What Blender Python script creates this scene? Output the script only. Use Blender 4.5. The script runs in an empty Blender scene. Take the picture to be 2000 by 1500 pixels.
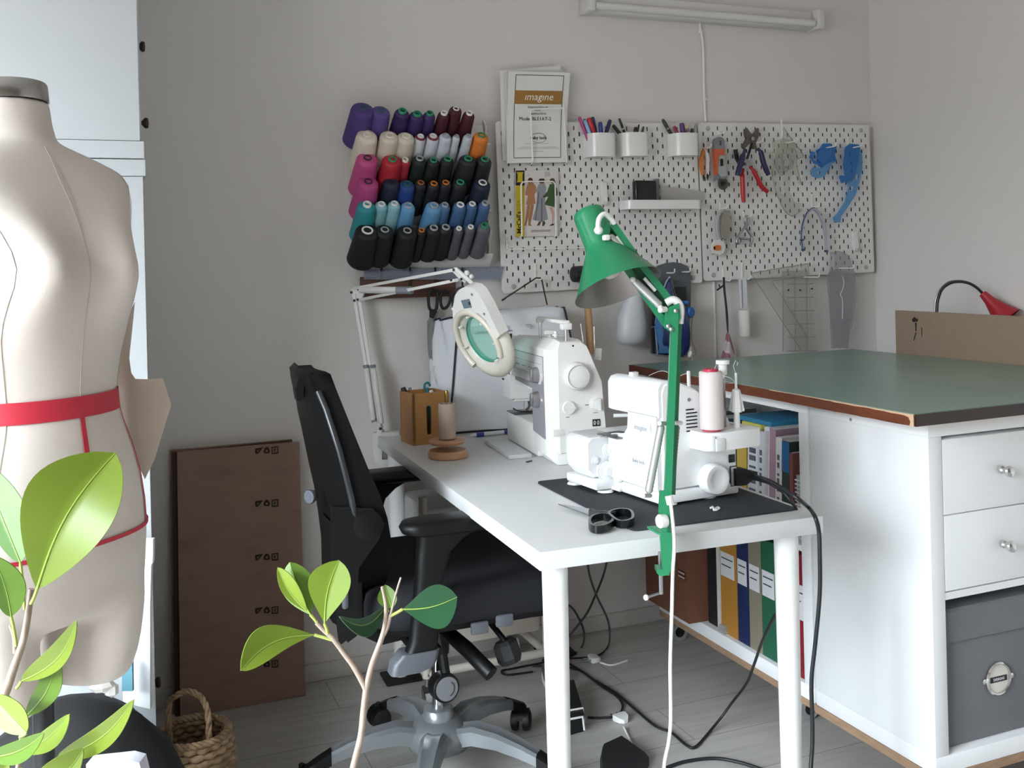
import bpy, bmesh, math, random
from mathutils import Vector as V, Matrix as MX, Quaternion
from mathutils.geometry import tessellate_polygon
sin, cos, pi, R = math.sin, math.cos, math.pi, math.radians
random.seed(7)
S = bpy.context.scene
COL = S.collection

# ---------------------------------------------------------------- camera
CAM = V((-1.1868, -3.08, 1.254)); YAW, ROLL, FOC, CX, CY = .3837, -.0243, 1972.7, 1000., 512.56
FW = V((sin(YAW), cos(YAW), 0)); RT = V((cos(YAW), -sin(YAW), 0)); UP = V((0, 0, 1))
R2 = RT * cos(ROLL) + UP * sin(ROLL); U2 = UP * cos(ROLL) - RT * sin(ROLL)
cd = bpy.data.cameras.new('camera'); cam = bpy.data.objects.new('camera', cd); COL.objects.link(cam)
cd.sensor_width = 36; cd.lens = 36 * FOC / 2000; cd.shift_y = -(750 - CY) / 2000; cd.clip_start = .05
cam.matrix_world = MX(((R2.x, U2.x, -FW.x, CAM.x), (R2.y, U2.y, -FW.y, CAM.y), (R2.z, U2.z, -FW.z, CAM.z), (0, 0, 0, 1)))
S.camera = cam

# photo coordinates -> points on real planes of the room
def ray(x, y): return FW + R2 * ((x - CX) / FOC) - U2 * ((y - CY) / FOC)
def onY(x, y, yy): d = ray(x, y); return CAM + d * ((yy - CAM.y) / d.y)
def onX(x, y, xx): d = ray(x, y); return CAM + d * ((xx - CAM.x) / d.x)
def onZ(x, y, zz): d = ray(x, y); return CAM + d * ((zz - CAM.z) / d.z)
def at(x, y, dep): return CAM + ray(x, y) * dep

# ---------------------------------------------------------------- materials
def lin(h):
    h = h.lstrip('#'); o = []
    for i in (0, 2, 4):
        c = int(h[i:i + 2], 16) / 255
        o.append(c / 12.92 if c <= .04045 else ((c + .055) / 1.055) ** 2.4)
    return (*o, 1)
MATS = {}
def mat(name, col='#ffffff', rough=.5, metal=0, bump=0, bscale=200, var=0, vscale=4, spec=.5, sub=0, coat=0, stretch=None):
    if name in MATS: return MATS[name]
    m = bpy.data.materials.new(name); m.use_nodes = True; nt = m.node_tree; b = nt.nodes['Principled BSDF']
    c = lin(col)
    b.inputs['Base Color'].default_value = c; b.inputs['Roughness'].default_value = rough; b.inputs['Metallic'].default_value = metal
    b.inputs['Specular IOR Level'].default_value = spec; b.inputs['Coat Weight'].default_value = coat
    if sub: b.inputs['Subsurface Weight'].default_value = sub; b.inputs['Subsurface Radius'].default_value = (.01, .01, .01)
    tc = nt.nodes.new('ShaderNodeTexCoord'); mp = nt.nodes.new('ShaderNodeMapping'); nt.links.new(tc.outputs['Object'], mp.inputs[0])
    if stretch: mp.inputs['Scale'].default_value = stretch
    if bump:
        n = nt.nodes.new('ShaderNodeTexNoise'); n.inputs['Scale'].default_value = bscale; n.inputs['Detail'].default_value = 4
        nt.links.new(mp.outputs[0], n.inputs[0]); bp = nt.nodes.new('ShaderNodeBump'); bp.inputs['Strength'].default_value = bump
        bp.inputs['Distance'].default_value = .002
        nt.links.new(n.outputs[0], bp.inputs['Height']); nt.links.new(bp.outputs[0], b.inputs['Normal'])
    if var:
        n = nt.nodes.new('ShaderNodeTexNoise'); n.inputs['Scale'].default_value = vscale; n.inputs['Detail'].default_value = 5
        nt.links.new(mp.outputs[0], n.inputs[0]); r = nt.nodes.new('ShaderNodeValToRGB')
        r.color_ramp.elements[0].position = .3; r.color_ramp.elements[1].position = .72
        r.color_ramp.elements[0].color = tuple(x * (1 - var) for x in c[:3]) + (1,)
        r.color_ramp.elements[1].color = tuple(min(1, x * (1 + var)) for x in c[:3]) + (1,)
        nt.links.new(n.outputs[0], r.inputs[0]); nt.links.new(r.outputs[0], b.inputs['Base Color'])
    MATS[name] = m; return m
def clear(name, col='#ffffff', tr=.85, rough=.1):
    if name in MATS: return MATS[name]
    m = bpy.data.materials.new(name); m.use_nodes = True; nt = m.node_tree; nt.nodes.clear()
    o = nt.nodes.new('ShaderNodeOutputMaterial'); mx = nt.nodes.new('ShaderNodeMixShader'); t = nt.nodes.new('ShaderNodeBsdfTransparent')
    b = nt.nodes.new('ShaderNodeBsdfPrincipled'); b.inputs['Base Color'].default_value = lin(col); b.inputs['Roughness'].default_value = rough
    t.inputs[0].default_value = lin(col); mx.inputs[0].default_value = 1 - tr
    nt.links.new(t.outputs[0], mx.inputs[1]); nt.links.new(b.outputs[0], mx.inputs[2]); nt.links.new(mx.outputs[0], o.inputs[0])
    MATS[name] = m; return m
def glass(name, col='#ffffff', ior=1.5):
    if name in MATS: return MATS[name]
    m = mat(name, col, 0.02); m.node_tree.nodes['Principled BSDF'].inputs['Transmission Weight'].default_value = 1
    m.node_tree.nodes['Principled BSDF'].inputs['IOR'].default_value = ior; return m
def ramp_mat(name, kind, cols, scale, rough=.6, stretch=(1, 1, 1), bump=0, **kw):
    """wave / noise / brick driven two or three colour surface"""
    if name in MATS: return MATS[name]
    m = mat(name, cols[0], rough); nt = m.node_tree; b = nt.nodes['Principled BSDF']
    mp = [n for n in nt.nodes if n.type == 'MAPPING'][0]; mp.inputs['Scale'].default_value = stretch
    if kind == 'wave':
        t = nt.nodes.new('ShaderNodeTexWave'); t.inputs['Distortion'].default_value = kw.get('dist', 6); t.inputs['Detail'].default_value = 3
        t.bands_direction = kw.get('axis', 'X')
    else:
        t = nt.nodes.new('ShaderNodeTexNoise'); t.inputs['Detail'].default_value = 6
    t.inputs['Scale'].default_value = scale
    nt.links.new(mp.outputs[0], t.inputs[0]); r = nt.nodes.new('ShaderNodeValToRGB'); e = r.color_ramp.elements
    while len(e) < len(cols): e.new(.5)
    lo, hi = kw.get('rng', (.25, .75))
    for i, c in enumerate(cols): e[i].position = lo + (hi - lo) * i / (len(cols) - 1); e[i].color = lin(c)
    nt.links.new(t.outputs[0], r.inputs[0]); nt.links.new(r.outputs[0], b.inputs['Base Color'])
    if bump:
        bp = nt.nodes.new('ShaderNodeBump'); bp.inputs['Strength'].default_value = bump; bp.inputs['Distance'].default_value = .002
        nt.links.new(t.outputs[0], bp.inputs['Height']); nt.links.new(bp.outputs[0], b.inputs['Normal'])
    return m

# ---------------------------------------------------------------- mesh builder
I4 = MX.Identity(4)
def T(x, y=None, z=None): return MX.Translation(V(x) if y is None else V((x, y, z)))
def RX(a): return MX.Rotation(R(a), 4, 'X')
def RY(a): return MX.Rotation(R(a), 4, 'Y')
def RZ(a): return MX.Rotation(R(a), 4, 'Z')
def frame(o, z, x=None):
    """matrix with origin o, local z along z, local x near x"""
    z = V(z).normalized(); x = V(x) if x is not None else (V((1, 0, 0)) if abs(z.x) < .9 else V((0, 1, 0)))
    x = (x - z * x.dot(z)).normalized(); y = z.cross(x)
    return MX(((x.x, y.x, z.x, o[0]), (x.y, y.y, z.y, o[1]), (x.z, y.z, z.z, o[2]), (0, 0, 0, 1)))
WM = {}
class M:
    def __init__(s, t=I4): s.b = bmesh.new(); s.t = t; s.mi = 0; s.mats = []
    def use(s, m):
        if m not in s.mats: s.mats.append(m)
        s.mi = s.mats.index(m); return s
    def vs(s, pts): return [s.b.verts.new(s.t @ V(p)) for p in pts]
    def f(s, vs):
        try: fc = s.b.faces.new(vs); fc.material_index = s.mi; return fc
        except ValueError: return None
    def box(s, c, d, bev=0, seg=2, rot=None):
        x, y, z = d[0] / 2, d[1] / 2, d[2] / 2
        m = T(c) @ (rot or I4)
        v = s.vs([m @ V(p) for p in ((-x, -y, -z), (x, -y, -z), (x, y, -z), (-x, y, -z), (-x, -y, z), (x, -y, z), (x, y, z), (-x, y, z))])
        fs = [s.f([v[i] for i in q]) for q in ((3, 2, 1, 0), (4, 5, 6, 7), (0, 1, 5, 4), (1, 2, 6, 5), (2, 3, 7, 6), (3, 0, 4, 7))]
        if bev: bmesh.ops.bevel(s.b, geom=list({e for f in fs for e in f.edges}), offset=bev, segments=seg, affect='EDGES', profile=.5, clamp_overlap=True, material=-1)
        return s
    def bx(s, a, b, bev=0, seg=2):
        return s.box([(p + q) / 2 for p, q in zip(a, b)], [abs(q - p) for p, q in zip(a, b)], bev, seg)
    def loft(s, rings, cap=True, closed=True, loop=False):
        vr = [s.vs(r) for r in rings]; n = len(vr[0])
        for a, b in list(zip(vr, vr[1:])) + ([(vr[-1], vr[0])] if loop else []):
            for i in range(n if closed else n - 1): s.f((a[i], a[(i + 1) % n], b[(i + 1) % n], b[i]))
        if cap and not loop and closed: s.f(vr[0][::-1]); s.f(vr[-1])
        return s
    def tube(s, pts, r, n=8, cap=True, loop=False):
        p = [V(q) for q in pts]; k = len(p); rs = list(r) if hasattr(r, '__len__') else [r] * k
        tg = []
        for i in range(k):
            a = p[(i - 1) % k] if (loop or i) else p[i]; b = p[(i + 1) % k] if (loop or i < k - 1) else p[i]
            d = b - a; tg.append(d.normalized() if d.length > 1e-9 else V((0, 0, 1)))
        x = tg[0].orthogonal().normalized(); rings = []
        for i in range(k):
            if i: x = tg[i - 1].rotation_difference(tg[i]) @ x
            x = (x - tg[i] * x.dot(tg[i])).normalized(); y = tg[i].cross(x)
            rings.append([p[i] + (x * cos(2 * pi * j / n) + y * sin(2 * pi * j / n)) * rs[i] for j in range(n)])
        return s.loft(rings, cap, True, loop)
    def strip(s, pts, w, t, up=(0, 0, 1), loop=False):
        """flat bar swept along pts: w along up, t across"""
        p = [V(q) for q in pts]; k = len(p); u0 = V(up); rings = []
        for i in range(k):
            a = p[(i - 1) % k] if (loop or i) else p[i]; b = p[(i + 1) % k] if (loop or i < k - 1) else p[i]
            d = (b - a).normalized(); sd = d.cross(u0).normalized(); u = sd.cross(d)
            ww = w[i] if hasattr(w, '__len__') else w; tt = t[i] if hasattr(t, '__len__') else t
            rings.append([p[i] + sd * tt / 2 + u * ww / 2, p[i] - sd * tt / 2 + u * ww / 2, p[i] - sd * tt / 2 - u * ww / 2, p[i] + sd * tt / 2 - u * ww / 2])
        return s.loft(rings, True, True, loop)
    def lathe(s, prof, m=I4, n=24, cap=True):
        rings = [[m @ V((r * cos(2 * pi * j / n), r * sin(2 * pi * j / n), z)) for j in range(n)] for r, z in prof]
        return s.loft(rings, cap)
    def cyl(s, a, b, r, r2=None, n=16):
        a, b = V(a), V(b); return s.lathe([(r, 0), (r if r2 is None else r2, (b - a).length)], frame(a, b - a), n)
    def ball(s, c, r, n=16, sc=(1, 1, 1), m=I4):
        k = n // 2; prof = [(max(1e-4, sin(pi * i / k)), -cos(pi * i / k)) for i in range(k + 1)]
        return s.lathe(prof, T(c) @ m @ MX.Diagonal((r * sc[0], r * sc[1], r * sc[2], 1)), n)
    def slab(s, outer, tv, holes=()):
        """planar outline (3D points) extruded along tv, with holes"""
        tv = V(tv); loops = [[V(p) for p in l] for l in (outer, *holes)]
        flat = [p for l in loops for p in l]
        tri = tessellate_polygon(loops) if holes else None
        A = s.vs(flat); B = s.vs([p + tv for p in flat]); k = 0
        if tri:
            for t in tri: s.f([A[i] for i in t]); s.f([B[i] for i in reversed(t)])
        else: s.f(A); s.f(B[::-1])
        for l in loops:
            n = len(l)
            for i in range(n): a, b = k + i, k + (i + 1) % n; s.f((A[b], A[a], B[a], B[b]))
            k += n
        return s
    def grid(s, fn, nu, nv, cu=False):
        """surface fn(u,v) for u,v in 0..1"""
        g = [s.vs([fn(i / nu, j / nv) for j in range(nv + 1)]) for i in range(nu + 1)]
        for i in range(nu):
            for j in range(nv): s.f((g[i][j], g[i + 1][j], g[i + 1][j + 1], g[i][j + 1]))
        return s
    def text(s, body, size, m, ext=.0004, align='CENTER', shear=0, bold=0):
        cu = bpy.data.curves.new('t', 'FONT'); cu.body = body; cu.size = size; cu.extrude = ext; cu.align_x = align; cu.align_y = 'CENTER'
        cu.shear = shear; cu.offset = bold; cu.resolution_u = 2
        o = bpy.data.objects.new('t', cu); me = bpy.data.meshes.new_from_object(o)
        b2 = bmesh.new(); b2.from_mesh(me); mp = {}
        for v in b2.verts: mp[v] = s.b.verts.new(s.t @ m @ v.co)
        for fc in b2.faces: s.f([mp[v] for v in fc.verts])
        b2.free(); bpy.data.objects.remove(o); bpy.data.meshes.remove(me); bpy.data.curves.remove(cu); return s
    def sub(s, k=1):
        s._sub = k; return s
    def obj(s, name, m=None, parent=None, smooth=35, sub=0, solid=0, label=None, fix=True):
        me = bpy.data.meshes.new(name)
        if fix: bmesh.ops.recalc_face_normals(s.b, faces=s.b.faces)
        s.b.to_mesh(me); s.b.free()
        for x in ([m] if m else s.mats): me.materials.append(x)
        if smooth:
            for p in me.polygons: p.use_smooth = True
            me.set_sharp_from_angle(angle=R(smooth))
        o = bpy.data.objects.new(name, me); COL.objects.link(o)
        if parent is not None:
            me.transform(WM[parent.name].inverted()); o.parent = parent; WM[o.name] = WM[parent.name]
        else:
            if len(me.vertices):
                xs = [v.co for v in me.vertices]; c = V([(min(v[i] for v in xs) + max(v[i] for v in xs)) / 2 for i in (0, 1)] + [min(v.z for v in xs)])
                me.transform(MX.Translation(-c)); o.location = c; WM[o.name] = MX.Translation(c)
        if solid:
            d = o.modifiers.new('solid', 'SOLIDIFY'); d.thickness = solid; d.offset = 0; e_ = o.modifiers.new('edges', 'EDGE_SPLIT'); e_.split_angle = R(50)
        if sub:
            d = o.modifiers.new('sub', 'SUBSURF'); d.levels = d.render_levels = sub
        if label: o['label'] = label
        return o
def tag(o, label, cat, group=None, kind=None):
    o['label'] = label; o['category'] = cat
    if group: o['group'] = group
    if kind: o['kind'] = kind
    return o
def thing(name, label, cat, loc=(0, 0, 0), rot=None, group=None):
    o = bpy.data.objects.new(name, None); COL.objects.link(o); o.empty_display_size = .05
    m = T(loc) @ (rot or I4); o.matrix_world = m; WM[o.name] = m
    return tag(o, label, cat, group)
def struct(m, name, mt, parent=None):
    o = m.obj(name, mt, parent); o['kind'] = 'structure'; return o
def copytree(root, mw, label=None):
    c = root.copy(); COL.objects.link(c); c.matrix_world = mw; WM[c.name] = mw
    if label: c['label'] = label
    for ch in root.children:
        d = ch.copy(); COL.objects.link(d); d.parent = c; WM[d.name] = mw
        for g in ch.children:
            e = g.copy(); COL.objects.link(e); e.parent = d; WM[e.name] = mw
    return c
def smooth_path(pts, k=6, loop=False):
    p = [V(q) for q in pts]; n = len(p); out = []
    for i in range(n if loop else n - 1):
        a, b, c, d = (p[(i + j) % n] if loop else p[min(max(i + j, 0), n - 1)] for j in (-1, 0, 1, 2))
        for t in range(k):
            u = t / k; out.append(.5 * ((2 * b) + (c - a) * u + (2 * a - 5 * b + 4 * c - d) * u * u + (3 * b - a - 3 * c + d) * u ** 3))
    if not loop: out.append(p[-1])
    return out
def outY(px, y, off=None): return [onY(a, b, y) for a, b in px]
def rrect(w, h, r, n=5):
    o = []
    for cx, cy, a in ((w / 2 - r, h / 2 - r, 0), (-w / 2 + r, h / 2 - r, 90), (-w / 2 + r, -h / 2 + r, 180), (w / 2 - r, -h / 2 + r, 270)):
        o += [(cx + r * cos(R(a + 90 * i / n)), cy + r * sin(R(a + 90 * i / n))) for i in range(n + 1)]
    return o
def circ(r, n=24, cx=0, cy=0): return [(cx + r * cos(2 * pi * i / n), cy + r * sin(2 * pi * i / n)) for i in range(n)]

# common materials
WHITE = mat('white_lacquer', '#d3d4d5', .35); WHITE2 = mat('white_plastic', '#e6e6e4', .3); OFFW = mat('off_white_plastic', '#dcd9d2', .4)
BLACK = mat('black_plastic', '#101113', .45); BLACKR = mat('black_rubber', '#0d0d0f', .7); CHROME = mat('chrome', '#d8d8d8', .15, 1)
STEEL = mat('steel', '#a9abad', .32, 1); DSTEEL = mat('dark_steel', '#55504c', .4, 1); GREYP = mat('grey_plastic', '#7c8087', .45)
PEGW = mat('pegboard_white', '#dddcd9', .45); WIREW = mat('white_wire', '#eceae6', .35); PAPER = mat('paper', '#dfdedc', .8)
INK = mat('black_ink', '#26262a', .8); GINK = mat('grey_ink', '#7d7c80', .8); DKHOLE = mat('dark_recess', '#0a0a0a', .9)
# ================================================================ room
def floor_mat():
    m = mat('grey_laminate', '#8f8f8c', .42); nt = m.node_tree; b = nt.nodes['Principled BSDF']
    mp = [n for n in nt.nodes if n.type == 'MAPPING'][0]
    br = nt.nodes.new('ShaderNodeTexBrick'); br.inputs['Scale'].default_value = 1; br.inputs['Brick Width'].default_value = 1.28
    br.inputs['Row Height'].default_value = .193; br.inputs['Mortar Size'].default_value = .0016; br.offset = .37
    br.inputs['Color1'].default_value = lin('#bdbbb7'); br.inputs['Color2'].default_value = lin('#b4b2ae'); br.inputs['Mortar'].default_value = lin('#8f8d86')
    nt.links.new(mp.outputs[0], br.inputs[0])
    mp2 = nt.nodes.new('ShaderNodeMapping'); tc = [n for n in nt.nodes if n.type == 'TEX_COORD'][0]; nt.links.new(tc.outputs['Object'], mp2.inputs[0])
    mp2.inputs['Scale'].default_value = (1.5, 14, 1)
    no = nt.nodes.new('ShaderNodeTexNoise'); no.inputs['Scale'].default_value = 2.2; no.inputs['Detail'].default_value = 7; no.inputs['Distortion'].default_value = .8
    nt.links.new(mp2.outputs[0], no.inputs[0])
    rp = nt.nodes.new('ShaderNodeValToRGB'); rp.color_ramp.elements[0].position = .28; rp.color_ramp.elements[1].position = .6
    rp.color_ramp.elements[0].color = (.80, .795, .79, 1); rp.color_ramp.elements[1].color = (1, 1, 1, 1); nt.links.new(no.outputs[0], rp.inputs[0])
    mx = nt.nodes.new('ShaderNodeMix'); mx.data_type = 'RGBA'; mx.blend_type = 'MULTIPLY'; mx.inputs[0].default_value = 1
    nt.links.new(br.outputs[0], mx.inputs[6]); nt.links.new(rp.outputs[0], mx.inputs[7]); nt.links.new(mx.outputs[2], b.inputs['Base Color'])
    return m
SKY = 22
XL, XR, YF, ZC = -2.75, 1.56, -4.7, 2.72
WALL = mat('painted_wall', '#d9d5d2', .85, bump=.25, bscale=90)
struct(M().bx((XL - .1, YF - .1, -.1), (XR + .1, .1, 0)), 'floor', floor_mat())
struct(M().bx((XL - .1, YF - .1, ZC), (XR + .1, .1, ZC + .1)), 'ceiling', mat('ceiling_paint', '#d8d5d1', .9))
struct(M().bx((XL - .1, 0, 0), (XR + .1, .1, ZC)), 'wall_back', WALL)
struct(M().bx((XR, YF, 0), (XR + .1, 0, ZC)), 'wall_right', WALL)
struct(M().bx((XL - .1, YF - .1, 0), (XR + .1, YF, ZC)), 'wall_front', mat('far_wall_paint', '#8d867f', .9))
WY0, WY1, WZ0, WZ1 = -3.7, -1.3, .5, 2.2
m = M()
m.bx((XL - .1, YF, 0), (XL, 0, WZ0)); m.bx((XL - .1, YF, WZ1), (XL, 0, ZC)); m.bx((XL - .1, YF, WZ0), (XL, WY0, WZ1)); m.bx((XL - .1, WY1, WZ0), (XL, 0, WZ1))
struct(m, 'wall_left', WALL)
m = M()
for a, b in (((WY0, WZ0), (WY0 + .06, WZ1)), ((WY1 - .06, WZ0), (WY1, WZ1)), ((WY0, WZ0), (WY1, WZ0 + .06)), ((WY0, WZ1 - .06), (WY1, WZ1)), ((-2.53, WZ0), (-2.47, WZ1))):
    m.bx((XL - .08, a[0], a[1]), (XL - .02, b[0], b[1]), .004)
struct(m, 'window_1', WHITE)
m = M().bx((XL, -.012, 0), (XR, 0, .052), .003); struct(m, 'baseboard_back', mat('baseboard_paint', '#c9c6c1', .6))
m = M().bx((XR - .012, YF, 0), (XR, -.012, .052), .003); struct(m, 'baseboard_right', MATS['baseboard_paint'])

# light: daylight through the window, pale ceiling bounce
def area(name, loc, aim, sx, sy, power, col):
    l = bpy.data.lights.new(name, 'AREA'); l.shape = 'RECTANGLE'; l.size = sx; l.size_y = sy; l.energy = power; l.color = col
    o = bpy.data.objects.new(name, l); COL.objects.link(o); o.location = loc
    o.rotation_euler = (V(aim) - V(loc)).to_track_quat('-Z', 'Z').to_euler(); return o
po = area('window_portal', (XL - .02, (WY0 + WY1) / 2, (WZ0 + WZ1) / 2), (XL + 1, (WY0 + WY1) / 2, (WZ0 + WZ1) / 2), WY1 - WY0 - .1, WZ1 - WZ0 - .1, 1, (1, 1, 1))
po.data.cycles.is_portal = True
# overcast sky over a darker ground outside the window
w = bpy.data.worlds.new('world'); S.world = w; w.use_nodes = True; nt = w.node_tree; bg = nt.nodes['Background']
tc = nt.nodes.new('ShaderNodeTexCoord'); sp = nt.nodes.new('ShaderNodeSeparateXYZ'); rp = nt.nodes.new('ShaderNodeValToRGB'); mr = nt.nodes.new('ShaderNodeMapRange')
nt.links.new(tc.outputs['Generated'], sp.inputs[0]); nt.links.new(sp.outputs['Z'], mr.inputs['Value']); mr.inputs['From Min'].default_value = -1; mr.inputs['From Max'].default_value = 1
nt.links.new(mr.outputs[0], rp.inputs[0]); e = rp.color_ramp.elements; e[0].position = .5; e[0].color = (.12, .118, .115, 1); e[1].position = .66; e[1].color = (.84, .93, 1, 1)
nt.links.new(rp.outputs[0], bg.inputs[0]); bg.inputs[1].default_value = SKY
S.view_settings.view_transform = 'Standard'; S.view_settings.look = 'None'; S.view_settings.gamma = 1; S.view_settings.exposure = .74
S.view_settings.use_curve_mapping = False
S.cycles.use_denoising = True; S.cycles.max_bounces = 10; S.cycles.diffuse_bounces = 6; S.cycles.transparent_max_bounces = 24
S.cycles.sample_clamp_indirect = 6; S.cycles.caustics_reflective = False; S.cycles.caustics_refractive = False

# fluorescent batten on the back wall
a, b = onY(1142, 12, -.03), onY(1586, 35, -.03); L = b.x - a.x; zc = (a.z + b.z) / 2 - .008
t = thing('fluorescent_light', 'unlit white tube light mounted high on the back wall', 'lamp', (a.x, -.001, zc))
M().bx((a.x + .01, -.045, zc - .026), (b.x - .01, -.002, zc + .038), .004).obj('housing', mat('batten_paint', '#d5d3d2', .5), t)
M().cyl((a.x + .02, -.062, zc - .008), (b.x - .02, -.062, zc - .008), .013).obj('tube', mat('tube_glass', '#d9d8d8', .2), t)
for x in (a.x, b.x):
    M().bx((x - .008, -.08, zc - .03), (x + .018, -.002, zc + .042), .006).obj('end_cap', MATS['batten_paint'], t)
pts = smooth_path([onY(1366, 38, -.006), onY(1368, 58, -.006), onY(1372, 80, -.006), onY(1374, 120, -.006), onY(1375, 180, -.006), onY(1378, 238, -.006)], 4)
t = thing('wall_cable', 'thin white cable running from the tube light down to the perforated boards', 'cable', pts[0])
M().tube(pts, .0042, 8).obj('cable', WIREW, t)
for q in ((1369, 62), (1376, 194)):
    p = onY(*q, -.006); M().box(p, (.014, .012, .01), .002).obj('cable_clip', WIREW, t)
tag(M().bx(onY(1391, 550, -.001), onY(1400, 700, -.012), .003).obj('cable_duct', WIREW), 'narrow white cable duct on the wall below the right perforated board', 'cable duct')
# ================================================================ thread rack
RACKW = mat('rack_white', '#d9d8d6', .5)
rz = lambda i: 1.628 - .0775 * i          # heights where the six rails meet the panel
t = thing('thread_rack', 'white slanted wall rack holding rows of thread cones left of the perforated boards', 'rack', (-.255, -.001, 1.25))
M().bx((-.46, -.012, 1.27), (-.035, -.001, 1.70), .003).obj('back_panel', RACKW, t)
for x in (-.475, -.034):
    M().slab([(x, -.001, 1.72), (x, -.02, 1.70), (x, -.03, 1.30), (x, -.012, 1.245), (x, -.001, 1.25)], (.006, 0, 0)).obj('side_panel', RACKW, t)
M().bx((-.472, -.032, 1.262), (-.03, -.012, 1.28), .002).obj('front_lip', RACKW, t)
AX = V((0, -.72, .69)).normalized()
# rows: (x, y) of the tube opening in an enlarged view, width, thread colour, tube colour, how far the tube sticks out, words
TC = dict(w='#e8e6e2', g='#2c8a63', dg='#1f5c50', o='#c9762c', n='#9c5a34', gr='#9fa6ab', k='#22262a', c='#e3dccd', m='#7a1f33')
ROWS = [
 [(248, 125, 200, '#4a3578', 'dg', 2, 'large violet'), (393, 145, 165, '#554286', 'dg', 2, 'large light violet'), (570, 145, 138, '#331c52', 'g', 13, 'dark purple'), (690, 168, 138, '#35205a', 'g', 13, 'dark purple'), (793, 165, 115, '#3a2360', 'g', 13, 'slim dark purple'), (908, 162, 108, '#4a1526', 'w', 12, 'maroon'), (1005, 130, 118, '#451422', 'w', 4, 'tall maroon'), (1115, 162, 112, '#45131f', 'w', 12, 'maroon')],
 [(283, 338, 180, '#d9cdbd', 'c', 5, 'large cream'), (465, 345, 165, '#d2c6b5', 'c', 5, 'cream'), (600, 353, 155, '#cdc3b3', 'c', 5, 'cream'), (717, 352, 100, '#cfd0d6', 'w', 5, 'white red-rimmed'), (820, 350, 112, '#c8cad4', 'w', 5, 'white red-rimmed'), (922, 348, 118, '#c3c8d4', 'gr', 8, 'pale grey white'), (1010, 352, 74, '#c3c7d0', 'gr', 8, 'thin white'), (1105, 350, 88, '#c0c4ce', 'gr', 10, 'slim white'), (1213, 345, 142, '#d8792f', 'g', 5, 'orange')],
 [(285, 530, 185, '#b8477f', 'k', 4, 'large pink'), (487, 540, 170, '#a91f2d', 'g', 7, 'large red'), (593, 543, 98, '#9c2033', 'c', 14, 'thin red'), (710, 533, 125, '#15221f', 'gr', 7, 'blackish green'), (822, 548, 120, '#171a1a', 'g', 7, 'black'), (938, 538, 124, '#16191b', 'g', 7, 'black'), (1105, 535, 155, '#1c1e20', 'g', 7, 'large black'), (1240, 540, 145, '#1b1d20', 'g', 7, 'large black')],
 [(290, 722, 185, '#ab3f7b', 'k', 4, 'large pink'), (480, 725, 150, '#172138', 'k', 1, 'dark navy'), (610, 740, 145, '#1e3c80', 'dg', 6, 'royal blue'), (718, 730, 108, '#12161d', 'n', 6, 'black brown-tubed'), (825, 738, 116, '#12151c', 'o', 6, 'black orange-tubed'), (922, 730, 114, '#12151c', 'o', 6, 'black orange-tubed'), (1040, 728, 138, '#11161e', 'g', 6, 'blackish navy'), (1222, 732, 155, '#161f35', 'w', 4, 'large navy white-tubed')],
 [(282, 905, 160, '#2a8a92', 'w', 14, 'teal'), (398, 905, 115, '#7fb4bd', 'w', 8, 'pale aqua'), (505, 900, 115, '#8abcc5', 'w', 8, 'pale aqua'), (617, 915, 132, '#5e97c4', 'gr', 8, 'sky blue'), (828, 915, 150, '#5d93be', 'gr', 8, 'sky blue'), (915, 910, 112, '#45688f', 'gr', 9, 'denim blue'), (1040, 910, 124, '#41628c', 'w', 8, 'denim blue'), (1138, 903, 108, '#41628c', 'w', 9, 'denim blue'), (1243, 895, 112, '#42628c', 'gr', 14, 'denim blue')],
 [(283, 1120, 200, '#0d0e10', 'w', 4, 'large black white-tubed'), (425, 1115, 165, '#0d0e10', 'gr', 4, 'large black'), (608, 1122, 175, '#0d0e10', 'gr', 4, 'large black'), (725, 1118, 96, '#111214', 'o', 7, 'thin black orange-tubed'), (825, 1098, 142, '#121316', 'gr', 8, 'black'), (922, 1093, 132, '#121316', 'gr', 8, 'black'), (1030, 1103, 92, '#55535a', 'w', 10, 'thin grey'), (1125, 1090, 96, '#5c5a61', 'w', 10, 'grey'), (1240, 1078, 128, '#5f5d66', 'g', 12, 'grey green-tubed')]]
ORD = ['first', 'second', 'third', 'fourth', 'fifth', 'sixth', 'seventh', 'eighth', 'ninth']
RN = ['top rack row', 'second rack row', 'third rack row', 'fourth rack row', 'fifth rack row', 'bottom rack row']
def cone_prof(rb, rt, ln):
    o = [(rb * .55, 0), (rb * .93, .002), (rb, .007)]
    for i in range(1, 26):
        u = i / 26; r = rb + (rt - rb) * u
        o.append((r * (1 + .011 * (1 if i % 2 else -1)), .007 + (ln - .02) * u))
    return o + [(rt * .99, ln - .011), (rt * .94, ln - .006), (rt * .82, ln - .002), (rt * .64, ln), (rt * .4, ln + .0002)]
RACK = t
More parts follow.
